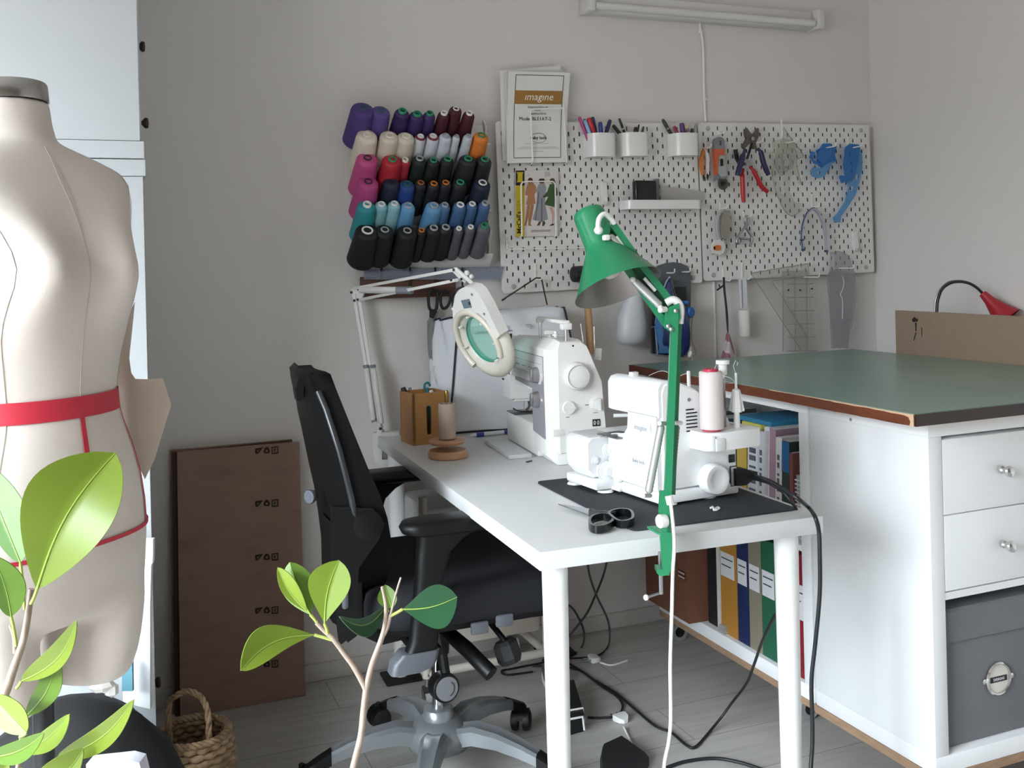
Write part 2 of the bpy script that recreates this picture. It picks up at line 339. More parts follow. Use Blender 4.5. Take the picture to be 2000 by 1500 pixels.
for ri, row in enumerate(ROWS):
    bz = []
    for ci, (zx, zy, wd, col, tc, pr_, words_) in enumerate(row):
        rb = wd / 2417 / 2; big = wd > 150; ln = .132 if big else .122
        rb *= 1.07; rt = rb * (.80 if big else .77); px, py = 650 + zx / 4.1667, 180 + zy / 4.1667
        po = pr_ / 2417 * 1.25 + .001
        top = onY(px, py, -.042 - (ln + po) * .72); base = top - AX * (ln + po)
        bz.append(base.z - .02 if big else base.z - .012)
        e = thing('thread_cone', f'{words_} thread cone, {ORD[ci]} from left in {RN[ri]}', 'thread cone', base, frame((0, 0, 0), AX), 'thread cones on the wall rack')
        W = WM[e.name]
        M().lathe(cone_prof(rb, rt, ln), W, 22).obj('thread_winding', mat('thread' + col[1:], col, .62, bump=.5, bscale=500, stretch=(.2, .2, 1)), e, smooth=50)
        r1 = min(rt * .56, .0128) if not (tc == 'w' and pr_ == 4) else rt * .5
        tm = mat('spool_tube_' + tc, TC[tc], .5)
        m = M().use(tm).lathe([(r1 * 1.02, ln - .03), (r1, ln + po - .001), (r1 * .95, ln + po), (r1 * .70, ln + po), (r1 * .66, ln + po - .012)], W, 16, cap=False)
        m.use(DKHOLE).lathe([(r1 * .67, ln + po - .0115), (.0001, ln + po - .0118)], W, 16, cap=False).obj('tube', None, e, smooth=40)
        if 'red-rimmed' in words_:
            M().lathe([(rt * .95, ln - .010), (rt * .9, ln - .003), (rt * .7, ln + .0012), (rt * .66, ln)], W, 18, cap=False).obj('rim', mat('rim_red', '#6a1526', .5), e)
    z = sorted(bz)[len(bz) // 2]
    M().slab([(-.472, -.012, z - .016), (-.472, -.05, z + .02), (-.472, -.054, z + .014), (-.472, -.012, z - .028)], (.442, 0, 0)).obj('rail', RACKW, RACK)
# ================================================================ perforated boards
BF = -.026   # board front
SLOT_SHADE = mat('slot_shade_brown', '#2e2823', .95)  # dark brown on slot walls and board back paints the shade inside the holes
def pegboard(x0, z0, ang, label):
    ca, sa = cos(ang), sin(ang)
    def P(u, v, y): return (x0 + u * ca + v * sa, y, z0 + u * sa - v * ca)
    m = M(); W_, H_ = .76, .56; yb = BF + .005
    def slot(cx, cy):
        return [(cx + (.0027 * cos(a)), cy + (.0047 if sin(a) > 0 else -.0047) + .0027 * sin(a)) for a in [R(d) for d in (22, 67, 113, 158, 202, 247, 293, 338)]]
    def outer(cx, cy): return [(cx + .02, cy + .003), (cx + .02, cy + .01), (cx - .02, cy + .01), (cx - .02, cy + .003), (cx - .02, cy - .003), (cx - .02, cy - .01), (cx + .02, cy - .01), (cx + .02, cy - .003)]
    def cell(cx, cy):
        o, s_ = outer(cx, cy), slot(cx, cy)
        of, sf = m.vs([P(u, v, BF) for u, v in o]), m.vs([P(u, v, BF) for u, v in s_])
        ob, sb = m.vs([P(u, v, yb) for u, v in o]), m.vs([P(u, v, yb) for u, v in s_])
        for i in range(8):
            j = (i + 1) % 8
            m.use(PEGW); m.f((of[i], of[j], sf[j], sf[i])); m.use(SLOT_SHADE); m.f((sf[i], sf[j], sb[j], sb[i])); m.f((ob[j], ob[i], sb[i], sb[j]))
    def plate(u0, v0, u1, v1):
        for y in (BF, yb): m.use(PEGW if y == BF else SLOT_SHADE).f(m.vs([P(u0, v0, y), P(u1, v0, y), P(u1, v1, y), P(u0, v1, y)]))
    for k in range(27):
        v = .02 + .02 * k; odd = k % 2
        cols = [.02 + .04 * i for i in range(19)] if odd else [.04 + .04 * i for i in range(18)]
        for u in cols:
            if k in (0, 26) and u in (cols[0], cols[-1]): plate(u - .02, v - .01, u + .02, v + .01)
            else: cell(u, v)
        if not odd: plate(0, v - .01, .02, v + .01); plate(.74, v - .01, .76, v + .01)
    m.use(PEGW)
    r = .012
    for v0, v1, s_ in ((0, .01, 1), (.55, .56, -1)):
        c = [(r, v0 if s_ > 0 else v1)] + []
        pts = [(0, v1 if s_ > 0 else v0)] + [(r - r * cos(R(a)), (v0 + r - r * sin(R(a))) if s_ > 0 else (v1 - r + r * sin(R(a)))) for a in (25, 45, 65, 90)] + \
              [(W_ - r + r * sin(R(a)), (v0 + r - r * cos(R(a))) if s_ > 0 else (v1 - r + r * cos(R(a)))) for a in (0, 25, 45, 65)] + [(W_, v1 if s_ > 0 else v0)]
        A = [P(u, v, BF) for u, v in pts]; m.slab(A, (0, .005, 0))
    for u in (0, W_):
        m.f(m.vs([P(u, .01, BF), P(u, .55, BF), P(u, .55, yb), P(u, .01, yb)]))
    t = thing('perforated_board', label, 'perforated board', P(W_ / 2, H_, 0), None, 'perforated boards on the back wall')
    m.obj('board', None, t, smooth=20, fix=True)
    for u, v in ((.04, .02), (.72, .02), (.04, .54), (.72, .54)):
        p = V(P(u, v, BF)); M().lathe([(.0085, 0), (.0085, .002), (.006, .0045), (.0001, .005)], frame(p, (0, -1, 0)), 14).obj('screw_cap', mat('cap_grey', '#aeadab', .5), t)
        M().cyl(P(u, v, yb), P(u, v, -.0005), .006, n=8).obj('spacer', PEGW, t)
    return P
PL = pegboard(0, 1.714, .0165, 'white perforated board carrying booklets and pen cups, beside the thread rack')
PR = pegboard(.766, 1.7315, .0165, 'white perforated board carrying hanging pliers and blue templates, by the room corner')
HG = 'white hooks on the perforated boards'
def hook(px, py, ln, label, plate=.05, up=.014):
    p = onY(px, py, BF); t = thing('hook', label, 'hook', p, None, HG)
    M().bx((p.x - .0035, BF - .004, p.z - .004), (p.x + .0035, BF - .0004, p.z + plate), .0015).obj('hook_plate', WIREW, t)
    M().tube([p + V((0, -.001, 0)), p + V((0, -ln + .006, 0)), p + V((0, -ln, .004)), p + V((0, -ln - .001, up))], .0024, 8).obj('hook_pin', WIREW, t)
    return p
# ================================================================ booklets, envelope, wire holders
def sheet(name, px, y, th, m_, label=None, cat=None, par=None, grp=None):
    o = M().slab(outY(px, y), (0, th, 0)).obj(name, m_, par)
    if label: tag(o, label, cat, grp)
    return o
sheet('paper_sheet', [(976, 138), (1093, 128), (1096, 150), (1062, 316), (982, 314)], -.034, .002, PAPER, 'loose white sheet standing out behind the sewing machine booklet', 'paper', grp='papers in the wire holder')
sheet('paper_sheet', [(985, 140), (1100, 136), (1110, 315), (990, 317)], -.039, .003, mat('paper2', '#d3d2d0', .8), 'white booklet tucked between the loose sheet and the front booklet', 'paper', grp='papers in the wire holder')
# front booklet with printed cover; local page frame
tl, tr, bl, br_ = onY(994, 139, -.052), onY(1113, 142, -.052), onY(990, 319, -.052), onY(1106, 317, -.052)
t = thing('instruction_booklet', 'white instruction booklet with an ochre title band in the wire holder', 'booklet', bl)
def pg(u, v, d=0): a = tl.lerp(tr, u); b = bl.lerp(br_, u); return a.lerp(b, v) + V((0, -d + .010 * sin(pi * v), 0))
m = M(); m.grid(lambda u, v: pg(u, v), 6, 12); m.obj('pages', PAPER, t, solid=.006)
def pquad(m, u0, v0, u1, v1, d=.0036, n=4):
    m.grid(lambda a, b: pg(u0 + (u1 - u0) * a, v0 + (v1 - v0) * b, d), 3, max(2, int(12 * (v1 - v0)) + 1))
m = M()
for q in ((.11, .035, .9, .042), (.11, .94, .9, .947), (.107, .035, .117, .947), (.893, .035, .903, .947)): pquad(m, *q)
m.obj('cover_frame', INK, t, fix=False)
m = M(); pquad(m, .107, .205, .895, .352, .0039); m.obj('title_band', mat('ochre_print', '#9a7233', .7), t, fix=False)
def ptext(body, u, v, size, mt, shear=0, d=.0042, nm='lettering', bold=0):
    p = pg(u, v, d); ex = (tr - tl).normalized(); M().text(body, size, frame(p, (0, -1, 0), ex), .0002, shear=shear, bold=bold).obj(nm, mt, t, smooth=0)
ptext('imagine', .5, .275, .034, mat('print_white', '#e9e4da', .7), .28)
ptext('Instructieboek', .5, .385, .0125, GINK); ptext('voor', .5, .42, .011, GINK); ptext('naaimachine', .5, .455, .0125, GINK)
ptext('Model BLE1AT-2', .46, .515, .0165, INK)
ptext('baby lock', .52, .725, .0145, INK, bold=.0002)
m = M(); c = pg(.52, .725, .004); m.tube([c + V((.028 * cos(2 * pi * i / 28), 0, .0155 * sin(2 * pi * i / 28))) for i in range(28)], .0006, 5, loop=True); m.obj('oval_mark', INK, t)
m = M()
for v, a, b in ((.785, .3, .7), (.825, .2, .84), (.84, .15, .88), (.87, .42, .6)): pquad(m, a, v, b, v + .006)
m.obj('small_print', mat('faint_ink', '#b7b6b8', .8), t, fix=False)
def wire(px, y, r=.0022, k=5): return smooth_path([onY(a, b, y) for a, b in px], k)
t = thing('letter_holder', 'white wire holder gripping the instruction booklet on the left board', 'holder', onY(1075, 320, -.03), None, 'wire letter holders')
M().tube(smooth_path([onY(1036, 322, BF), onY(1040, 317, -.062), onY(1040, 300, -.064), onY(1036, 225, -.064), onY(1038, 216, -.064), onY(1045, 213, -.064), onY(1095, 212, -.064), onY(1101, 217, -.064), onY(1106, 300, -.064), onY(1107, 316, -.062), onY(1102, 320, BF)], 4), .0024, 8).obj('wire_frame', WIREW, t)
# sewing pattern envelope
t = thing('pattern_envelope', 'paper sewing pattern envelope with yellow edge strip and three fashion figures', 'pattern envelope', onY(1048, 464, -.04))
def en(x, y, d=.036): return onY(1000 + x / 10.71, 330 + y / 10.71, -d)
M().slab([en(75, 30), en(975, 25), en(965, 1400), en(75, 1420)], (0, .006, 0)).obj('envelope', mat('envelope_paper', '#d6cfca', .75), t)
tag(M().slab([en(300, 60, .029), en(990, 60, .029), en(985, 1385, .029), en(300, 1390, .029)], (0, .002, 0)).obj('pattern_envelope', mat('envelope_paper'), None), 'second paper pattern envelope just visible behind the illustrated one', 'pattern envelope')
def flat(pts, col, nm='printed_figure', d=.0368): return M().slab([en(*q, d) for q in pts], (0, .0005, 0)).obj(nm, mat('print' + col[1:], col, .8), t, smooth=0)
flat([(75, 350), (258, 345), (258, 1410), (75, 1420)], '#c9b02e', 'yellow_strip'); flat([(78, 35), (262, 30), (262, 345), (78, 345)], '#2a2320', 'black_corner')
flat([(92, 65), (245, 65), (220, 110), (220, 240), (245, 280), (95, 280), (120, 240), (120, 110)], '#c9b02e', 'spool_mark', .0374)
flat([(335, 215), (360, 185), (405, 183), (435, 215), (432, 300), (345, 300)], '#4a2f28'); flat([(350, 240), (425, 240), (415, 340), (395, 360), (365, 330)], '#a97a62', d=.0372)
flat([(330, 300), (450, 290), (500, 360), (510, 470), (470, 540), (495, 720), (400, 755), (295, 745), (330, 560), (275, 540), (295, 400)], '#b07a58')
flat([(320, 750), (385, 752), (350, 1000), (290, 1190), (262, 1180), (290, 1000)], '#a0714c'); flat([(400, 752), (460, 745), (430, 950), (385, 1150), (425, 1188), (340, 1188), (345, 1050)], '#a0714c')
flat([(560, 235), (580, 203), (670, 200), (685, 235), (665, 300), (580, 300)], '#3d302e')
flat([(570, 310), (680, 300), (720, 400), (700, 520), (690, 700), (755, 1050), (620, 1105), (430, 1060), (500, 800), (525, 560), (510, 420)], '#8f9096'); flat([(550, 500), (575, 480), (560, 700), (520, 900), (500, 1080), (480, 1080)], '#6b6c75', d=.0372); flat([(612, 620), (635, 620), (632, 1100), (612, 1104)], '#5d5e67', d=.0372)
flat([(560, 1105), (610, 1100), (580, 1180), (525, 1185)], '#4d413f'); flat([(640, 1100), (680, 1090), (700, 1140), (650, 1200), (635, 1190)], '#4d413f')
flat([(785, 235), (820, 195), (880, 195), (900, 250), (920, 330), (880, 300), (830, 300)], '#57473a')
flat([(790, 320), (880, 300), (945, 420), (955, 540), (900, 590), (890, 800), (670, 745), (760, 580), (660, 600), (640, 575), (740, 470)], '#3f5a35'); flat([(780, 800), (850, 802), (885, 940), (860, 1130), (840, 1140), (845, 960)], '#c99a8c')
flat([(775, 1190), (850, 1140), (885, 1150), (870, 1180)], '#3a312f'); flat([(690, 60), (795, 55), (795, 155), (690, 160)], '#b9b5b2'); flat([(335, 105), (365, 100), (365, 145), (335, 150)], '#c2bcb9')
m = M()
for k, y in enumerate((1280, 1308)): m.slab([en(400, y, .0368), en(820 - k * 20, y - 12, .0368), en(820 - k * 20, y + 2, .0368), en(400, y + 14, .0368)], (0, .0004, 0))
m.obj('small_print', GINK, t)
M().text("McCall's", .0215, frame(en(150, 1120, .0372), (0, -1, 0), (0, 0, 1)), .0002, bold=.0006).obj('lettering', mat('black_print', '#2a2418'), t, smooth=0)
M().text('2054', .017, frame(en(135, 770, .0372), (0, -1, 0), (0, 0, 1)), .0002).obj('lettering', mat('olive_print', '#8d7a1c'), t, smooth=0)
t = thing('letter_holder', 'white wire holder gripping the pattern envelope on the left board', 'holder', en(540, 1430, .03), None, 'wire letter holders')
M().tube(smooth_path([en(150, 1430, -BF), en(195, 1410, .048), en(205, 1300, .049), en(190, 400, .049), en(200, 320, .049), en(260, 268, .049), (en(550, 262, .049)), en(830, 262, .049), en(890, 310, .049), en(905, 400, .049), en(920, 1300, .049), en(905, 1400, .048), en(870, 1415, -BF)], 4), .0023, 8).obj('wire_frame', WIREW, t)
t = thing('letter_holder', 'empty white wire holder low on the left board under the pattern envelope', 'holder', onY(1050, 490, -.03), None, 'wire letter holders')
M().tube(smooth_path([onY(988, 458, BF - .001), onY(990, 484, -.05), onY(993, 487, -.06), onY(1005, 487, -.062), onY(1130, 484, -.062), onY(1165, 483, -.06), onY(1168, 478, -.05), onY(1166, 452, BF - .001)], 5), .0017, 6).obj('wire_frame', WIREW, t)
for x in range(1002, 1140, 21):
    M().tube([onY(x, 487 - (x - 1002) * .03, -.06), onY(x - 6, 484, BF)], .0013, 6).obj('cross_wire', WIREW, t)
# ================================================================ pen cups with pens
def cup(x0, x1, yt, yb, xr, label):
    a, b = onY(x0, yt, BF), onY(x1, yt, BF); z0, z1 = onY((x0 + x1) / 2, yb, BF - .05).z, onY((x0 + x1) / 2, yt + 3, BF - .05).z
    w = .093; cx = (a.x + b.x) / 2 - .021; y0 = BF - .001; d = .066
    out = [(cx + w / 2, y0), (cx - w / 2, y0), (cx - w / 2, y0 - .02)] + [(cx - w * .5 * cos(R(q)), y0 - .026 - (d - .026) * sin(R(q))) for q in (20, 40, 60, 80)] + [(cx + w * .32, y0 - d), (cx + w * .45, y0 - d + .006), (cx + w / 2, y0 - d + .016)]
    c = V((cx, y0 - d * .5, 0)); inn = [(c.x + (x - c.x) * .94, c.y + (y - c.y) * .93) for x, y in out]
    t = thing('pen_cup', label, 'cup', (cx, y0 - .03, z0), None, 'white cups on the left board')
    m = M(); L = [[(x, y, z) for x, y in o] for o, z in ((out, z0), (out, z1), (inn, z1), (inn, z0 + .003))]
    m.loft(L); m.obj('cup', mat('cup_white', '#e2e2e0', .22), t, smooth=40); return cx, y0 - .035, z0
def pen(foot, px, py, y, r, m_, label, kind='pen', tip=None, cat=None):
    top = onY(px, py, y); f = V(foot); d = top - f; L = d.length; W = frame(f, d)
    t = thing(kind, label, cat or kind.split('_')[-1], f, None, 'pens and tools in the cups')
    M().lathe([(r * .85, 0), (r, .004), (r, L - .045), (r * 1.05, L - .044), (r * 1.05, L - .008), (r * .8, L - .001), (.0003, L)], W, 12).obj('barrel', m_, t)
    if tip: M().lathe([(r * 1.1, L - .04), (r * .8, L - .018), (r * .18, L + .002), (.0002, L + .003)], W, 10).obj('tip', tip, t)
    return t
PM = lambda n, c: mat(n, c, .35)
c1 = cup(1143, 1203, 257, 306, 0, 'white pen cup packed with felt pens, leftmost of the three cups')
c2 = cup(1210, 1264, 256, 305, 0, 'white pen cup with a white pencil sticking out, middle of three')
c3 = cup(1306, 1363, 257, 304, 0, 'white pen cup with purple tool handle, nearest the right board')
def ft(c, dx, dy): return (c[0] + dx, c[1] + dy, c[2] + .004)
pen(ft(c1, -.026, -.004), 1131, 228, -.036, .0055, PM('pen_pink', '#b0427c'), 'pink felt pen leaning furthest left in the leftmost cup')
pen(ft(c1, -.02, .006), 1141, 232, -.034, .0052, PM('pen_teal', '#2a6a6c'), 'dark teal felt pen behind the light blue one')
pen(ft(c1, -.015, -.012), 1142, 235, -.046, .0062, PM('pen_ltblue', '#86b3d8'), 'light blue felt pen in the leftmost cup')
pen(ft(c1, .004, -.006), 1149, 230, -.05, .0078, PM('pen_red', '#b52a35'), 'thick red marker in the leftmost cup')
pen(ft(c1, .006, .016), 1157, 228, -.045, .0062, PM('pen_navy', '#262a66'), 'navy marker standing behind the red one')
pen(ft(c1, .012, .0), 1172, 238, -.06, .0068, PM('pen_blue', '#2b3584'), 'upright blue marker in the leftmost cup')
pen(ft(c1, -.008, -.006), 1192, 234, -.06, .0065, PM('pen_navy2', '#1e2350'), 'navy marker leaning right in the leftmost cup')
pen(ft(c2, .012, .0), 1197, 244, -.034, .0055, PM('pen_black', '#17181b'), 'black pen lying over the rim of the middle cup')
pen(ft(c2, .0, .004), 1209, 231, -.05, .0042, PM('pen_black', '#17181b'), 'black pencil with a white pointed tip in the middle cup', 'pencil', PM('pencil_white', '#d8d5cf'))
pen(ft(c2, -.006, -.008), 1241, 248, -.075, .0055, PM('pen_dkred', '#241214'), 'short dark pen in the middle cup')
pen(ft(c2, -.002, .0), 1248, 243, -.06, .003, PM('pen_black', '#17181b'), 'thin black pen with white band in the middle cup', tip=PM('pencil_white', '#d8d5cf'))
pen(ft(c2, .012, .0), 1257, 247, -.055, .0045, PM('pen_green', '#3d5a33'), 'green pen at the right of the middle cup')
pen(ft(c3, -.006, .0), 1294, 233, -.03, .0058, PM('awl_green', '#17331f'), 'green-handled awl with a long steel point', 'awl', STEEL)
pen(ft(c3, .006, -.006), 1316, 246, -.07, .0062, PM('pen_wine', '#8a2f4a'), 'wine red pen in the cup nearest the right board')
pen(ft(c3, .012, .0), 1331, 240, -.06, .0085, PM('seam_purple', '#55306a'), 'purple tool handle in the cup nearest the right board', 'seam_ripper', None, 'tool')
o = M().lathe([(.0095, -.004), (.011, 0), (.0095, .004)], frame(onY(1339, 247, -.055), (-.4, -1, .2)), 16).obj('measuring_tape', mat('tape_cream', '#cfc4a3', .6)); tag(o, 'small cream tape roll beside the purple handle', 'tape')
pen(ft(c3, .02, .006), 1352, 251, -.05, .0055, PM('pen_dkteal', '#1f3a44'), 'dark teal pen low in the cup nearest the right board')
pen(ft(c3, .03, .012), 1358, 243, -.04, .0035, PM('pen_grey', '#9b9da0'), 'grey pencil at the back of the cup nearest the right board', 'pencil')
# ---------------------------------------------------------------- little shelf
a, b = onY(1226, 400, -.075), onY(1374, 400, -.075); z1, z0 = onY(1300, 391, -.09).z, onY(1300, 410, -.09).z
x0, x1 = a.x - .015, b.x - .02; z0, z1 = z1 - .03, z1
t = thing('tool_shelf', 'small white tray shelf with a black case on it, on the left board', 'shelf', ((x0 + x1) / 2, -.06, z0))
out = [(p[0] + (x0 + x1) / 2, p[1] - .066) for p in rrect(x1 - x0, .078, .022)]; inn = [(p[0] + (x0 + x1) / 2, p[1] - .066) for p in rrect(x1 - x0 - .006, .072, .02)]
M().loft([[(x, y, z) for x, y in o] for o, z in ((out, z0), (out, z1), (inn, z1), (inn, z0 + .004))]).obj('tray', mat('cup_white'), t, smooth=40)
def stand(px0, px1, py, y, th, m_, nm, label, cat, bev=.006):
    p, q = onY(px0, py, y), onY(px1, py, y); o = M().bx((p.x, y, z0 + .004), (q.x, y + th, p.z), bev, 3).obj(nm, m_); return tag(o, label, cat)
stand(1241, 1283, 352, -.085, .026, mat('gloss_black', '#0c0d10', .18), 'flat_case', 'shiny black flat case standing on the little tray shelf', 'case', .006)
stand(1280, 1288, 349, -.05, .018, mat('slate', '#75787d', .5), 'tin_box', 'grey flat box behind the black case on the tray shelf', 'box', .002)
stand(1232, 1243, 393, -.045, .002, clear('clear_acetate', '#eeeeee', .8), 'acetate_card', 'clear card at the left end of the tray shelf', 'card', 0)
o = M().slab([onY(1292, 366, -.05), onY(1322, 366, -.05), onY(1376, 374, -.05), onY(1372, 396, -.05), onY(1292, 398, -.05)], (0, .002, 0)).obj('acetate_strip', clear('clear_acetate2', '#dddad6', .6)); tag(o, 'long clear plastic strip standing in the tray shelf', 'plastic strip')
def clip(px, py0, py1, label):
    p, q = onY(px, py0, BF), onY(px, py1, BF - .01); t = M()
    t.slab([(p.x - .009, BF - .001, p.z), (p.x - .009, BF - .014, p.z - .006), (p.x - .009, BF - .022, q.z + .012), (p.x - .009, BF - .014, q.z), (p.x - .009, BF - .006, q.z + .006), (p.x - .009, BF - .001, q.z + .02)], (.016, 0, 0))
    tag(t.obj('board_clip', mat('cup_white')), label, 'clip', 'white clips on the boards')
clip(1177, 354, 400, 'white plastic clip on the left board above the green lamp'); clip(1666, 451, 491, 'white plastic clip low on the right board by the corner')
# ================================================================ tools on the right board
def zoomA(x, y): return 1330 + x / 2.885, 200 + y / 2.885      # enlarged view A of the right board
def A(x, y, yy=-.045): return onY(*zoomA(x, y), yy)
def blade(name, pts, y, th, m_, par=None, f=A, holes=(), smooth=35):
    return M().slab([f(*p, y) for p in pts], (0, th, 0), [[f(*p, y) for p in h] for h in holes]).obj(name, m_, par, smooth=smooth)
def bar(name, pts, r, m_, par=None, f=A, y=-.05, k=4, n=10):
    q = smooth_path([f(*p[:2], p[2] if len(p) > 2 else y) for p in pts], k); rr = r if not hasattr(r, '__len__') else [r[min(len(r) - 1, int(i / len(q) * len(r)))] for i in range(len(q))]
    return M().tube(q, rr, n).obj(name, m_, par, smooth=60)
RED = mat('grip_red', '#b01f26', .35); NAVY = mat('grip_navy', '#23244c', .4); ORG = mat('grip_orange', '#c8743c', .45)
# thread snips
t = thing('thread_snips', 'small orange and white thread snips hung between the two boards', 'snips', A(135, 440))
blade('handle', [(128, 258), (120, 280), (108, 320), (106, 350), (112, 375), (118, 400), (124, 412), (132, 400), (128, 330), (136, 270)], -.05, .008, ORG, t)
blade('handle', [(135, 258), (155, 290), (162, 320), (158, 370), (158, 408), (150, 400), (143, 385), (146, 330), (138, 285)], -.044, .008, mat('grip_white', '#ded5d4', .4), t)
blade('blade', [(122, 400), (133, 385), (133, 420), (128, 444), (124, 420)], -.046, .003, BLACK, t); blade('blade', [(150, 388), (158, 408), (152, 440), (146, 420)], -.042, .003, BLACK, t)
hook(1377, 290, .04, 'short white hook holding the orange thread snips', .03)
# rotary cutter with grey and orange handle
t = thing('rotary_cutter', 'grey and orange rotary cutter with round blade hung on the right board', 'rotary cutter', A(232, 495))
blade('handle_end', [(190, 262), (188, 225), (196, 203), (215, 193), (235, 198), (247, 215), (250, 262)], -.058, .016, GREYP, t, holes=[[(219, 215), (230, 215), (230, 242), (219, 242)]])
blade('grip', [(190, 262), (250, 262), (247, 300), (222, 292), (214, 310), (208, 400), (200, 412), (196, 340)], -.060, .018, mat('grip_coral', '#c2603f', .5), t)
blade('body', [(222, 292), (247, 300), (253, 395), (262, 412), (228, 420), (208, 400), (214, 310)], -.057, .014, mat('light_grey_plastic', '#a9abad', .45), t)
blade('slide_button', [(227, 318), (237, 318), (238, 358), (228, 358)], -.063, .007, BLACK, t)
blade('guard', [(190, 440), (195, 412), (222, 402), (258, 412), (262, 425), (240, 432), (215, 428), (205, 440)], -.054, .01, GREYP, t)
p = A(235, 457, -.05); M().lathe([(.0001, 0), (.0215, 0), (.0225, .0012), (.0215, .0024), (.0001, .0024)], frame(p, (0, -1, 0)), 28).obj('round_blade', mat('blade_grey', '#5a5a56', .35, .8), t)
M().lathe([(.0075, 0), (.0075, .006), (.0045, .008), (.0045, .011), (.0001, .012)], frame(p + V((0, -.0025, 0)), (0, -1, 0)), 16).obj('blade_nut', BLACK, t)
hook(1402, 262, .045, 'white hook holding the grey and orange rotary cutter', .012)
# two pairs of pliers
t = thing('pliers', 'eyelet pliers with red handles hanging crossed below the blue ones', 'pliers', A(350, 565))
blade('jaw', [(305, 264), (318, 268), (330, 320), (345, 345), (335, 355), (312, 315)], -.05, .012, DSTEEL, t)
blade('jaw', [(355, 330), (372, 315), (392, 350), (380, 375), (350, 372), (340, 350)], -.048, .012, STEEL, t)
bar('handle', [(352, 375, -.05), (346, 410, -.053), (348, 470, -.053), (350, 520, -.053), (354, 562, -.053)], (.005, .0085, .0085, .0085, .0075), RED, t)
bar('handle', [(388, 362, -.047), (408, 385, -.05), (432, 430, -.05), (455, 475, -.05), (488, 503, -.05)], (.005, .008, .008, .0085, .0075), RED, t)
M().lathe([(.007, 0), (.007, .004), (.0001, .006)], frame(A(372, 345, -.056), (0, -1, 0)), 14).obj('rivet', STEEL, t)
t = thing('pliers', 'wide-jawed pliers with navy handles hung over a white hook on the right board', 'pliers', A(330, 415))
blade('jaw', [(362, 150), (374, 143), (384, 160), (402, 185), (402, 215), (380, 240), (360, 262), (348, 250), (372, 205), (364, 180)], -.068, .012, mat('jaw_steel', '#6a625b', .45, .7), t)
blade('jaw', [(440, 150), (434, 143), (418, 170), (402, 185), (398, 225), (412, 262), (430, 262), (422, 230), (440, 190)], -.064, .012, mat('jaw_steel'), t)
bar('handle', [(362, 265, -.07), (350, 300, -.073), (335, 350, -.074), (322, 395, -.074), (318, 412, -.073)], (.006, .0098, .0098, .0098, .0085), NAVY, t)
bar('handle', [(430, 262, -.066), (450, 280, -.07), (462, 330, -.07), (480, 380, -.07), (493, 408, -.07)], (.006, .0095, .0098, .0098, .0085), NAVY, t)
bar('spring', [(400, 232, -.068), (388, 270, -.072), (378, 300, -.074), (372, 318, -.07)], .0045, BLACK, t); M().lathe([(.007, 0), (.007, .004), (.0001, .006)], frame(A(402, 205, -.071), (0, -1, 0)), 14).obj('rivet', STEEL, t)
hook(1466, 281, .075, 'white hook through the navy-handled pliers')
# clear curve templates
CLR = clear('clear_template', '#f3f3f1', .91, .08); CLG = clear('grey_clear_template', '#e6e6e8', .86, .08); EDGE = clear('template_edge', '#a9a9a6', .3, .2)
t = thing('french_curve', 'bunch of clear curve templates hanging from a hook left of the blue ones', 'template', A(620, 640))
blade('template', [(570, 200), (640, 215), (650, 300), (620, 420), (612, 500), (640, 560), (680, 570), (680, 605), (630, 640), (585, 610), (550, 540), (520, 450), (512, 380), (530, 300)], -.05, .002, CLR, t, holes=[[(575, 290), (612, 290), (605, 360), (580, 360)], [(550, 400), (580, 400), (590, 520), (570, 520)]])
blade('template', [(580, 140), (628, 215), (690, 300), (650, 330), (680, 465), (668, 465), (625, 370), (560, 420), (522, 330), (515, 215), (570, 205)], -.056, .002, CLR, t, holes=[[(580, 270), (620, 270), (620, 320), (590, 320)]])
for p in ((575, 280, 610, 370), (545, 300, 570, 410), (600, 250, 640, 330)):
    bar('template_edge', [(p[0], p[1]), (p[2] + 8, (p[1] + p[3]) / 2 - 20), (p[2], p[3]), (p[0] - 5, (p[1] + p[3]) / 2 + 15), (p[0], p[1])], .0011, EDGE, t, y=-.058)
bar('template_edge', [(512, 380), (520, 450), (550, 540), (585, 610), (630, 640), (680, 605)], .0015, EDGE, t, y=-.051)
bar('template_edge', [(580, 140), (628, 215), (690, 300), (650, 330), (680, 465)], .0014, EDGE, t, y=-.057)
hook(1527, 281, .09, 'long white hook holding the clear curve templates', .09)
# blue templates
BL1 = clear('blue_template', '#5fa5e0', .58, .12); BL2 = clear('pale_blue_template', '#92c6ea', .62, .12)
t = thing('blue_template_set', 'ragged bunch of small translucent blue curve templates on the right board', 'template', A(770, 425))
blade('template', [(800, 232), (845, 230), (850, 250), (878, 248), (868, 300), (878, 330), (850, 345), (835, 385), (800, 375), (765, 345), (770, 300), (762, 270), (785, 258)], -.05, .003, BL1, t)
blade('template', [(735, 275), (755, 280), (758, 300), (745, 300), (748, 325), (770, 330), (800, 300), (850, 300), (862, 340), (800, 360), (750, 345), (725, 310)], -.055, .003, BL1, t, holes=[[(790, 318), (815, 318), (812, 335), (792, 335)]])
blade('template', [(730, 385), (750, 362), (785, 372), (830, 340), (862, 330), (830, 385), (808, 418), (770, 428), (738, 415)], -.06, .003, BL2, t, holes=[[(768, 388), (782, 385), (785, 402), (770, 405)]])
blade('template', [(785, 265), (835, 255), (860, 280), (838, 330), (790, 345), (765, 310)], -.064, .003, BL1, t)
hook(1606, 290, .075, 'white hook holding the ragged blue templates', .045)
t = thing('blue_template_set', 'long translucent blue curve template with round cut-outs nearest the room corner', 'template', A(880, 680))
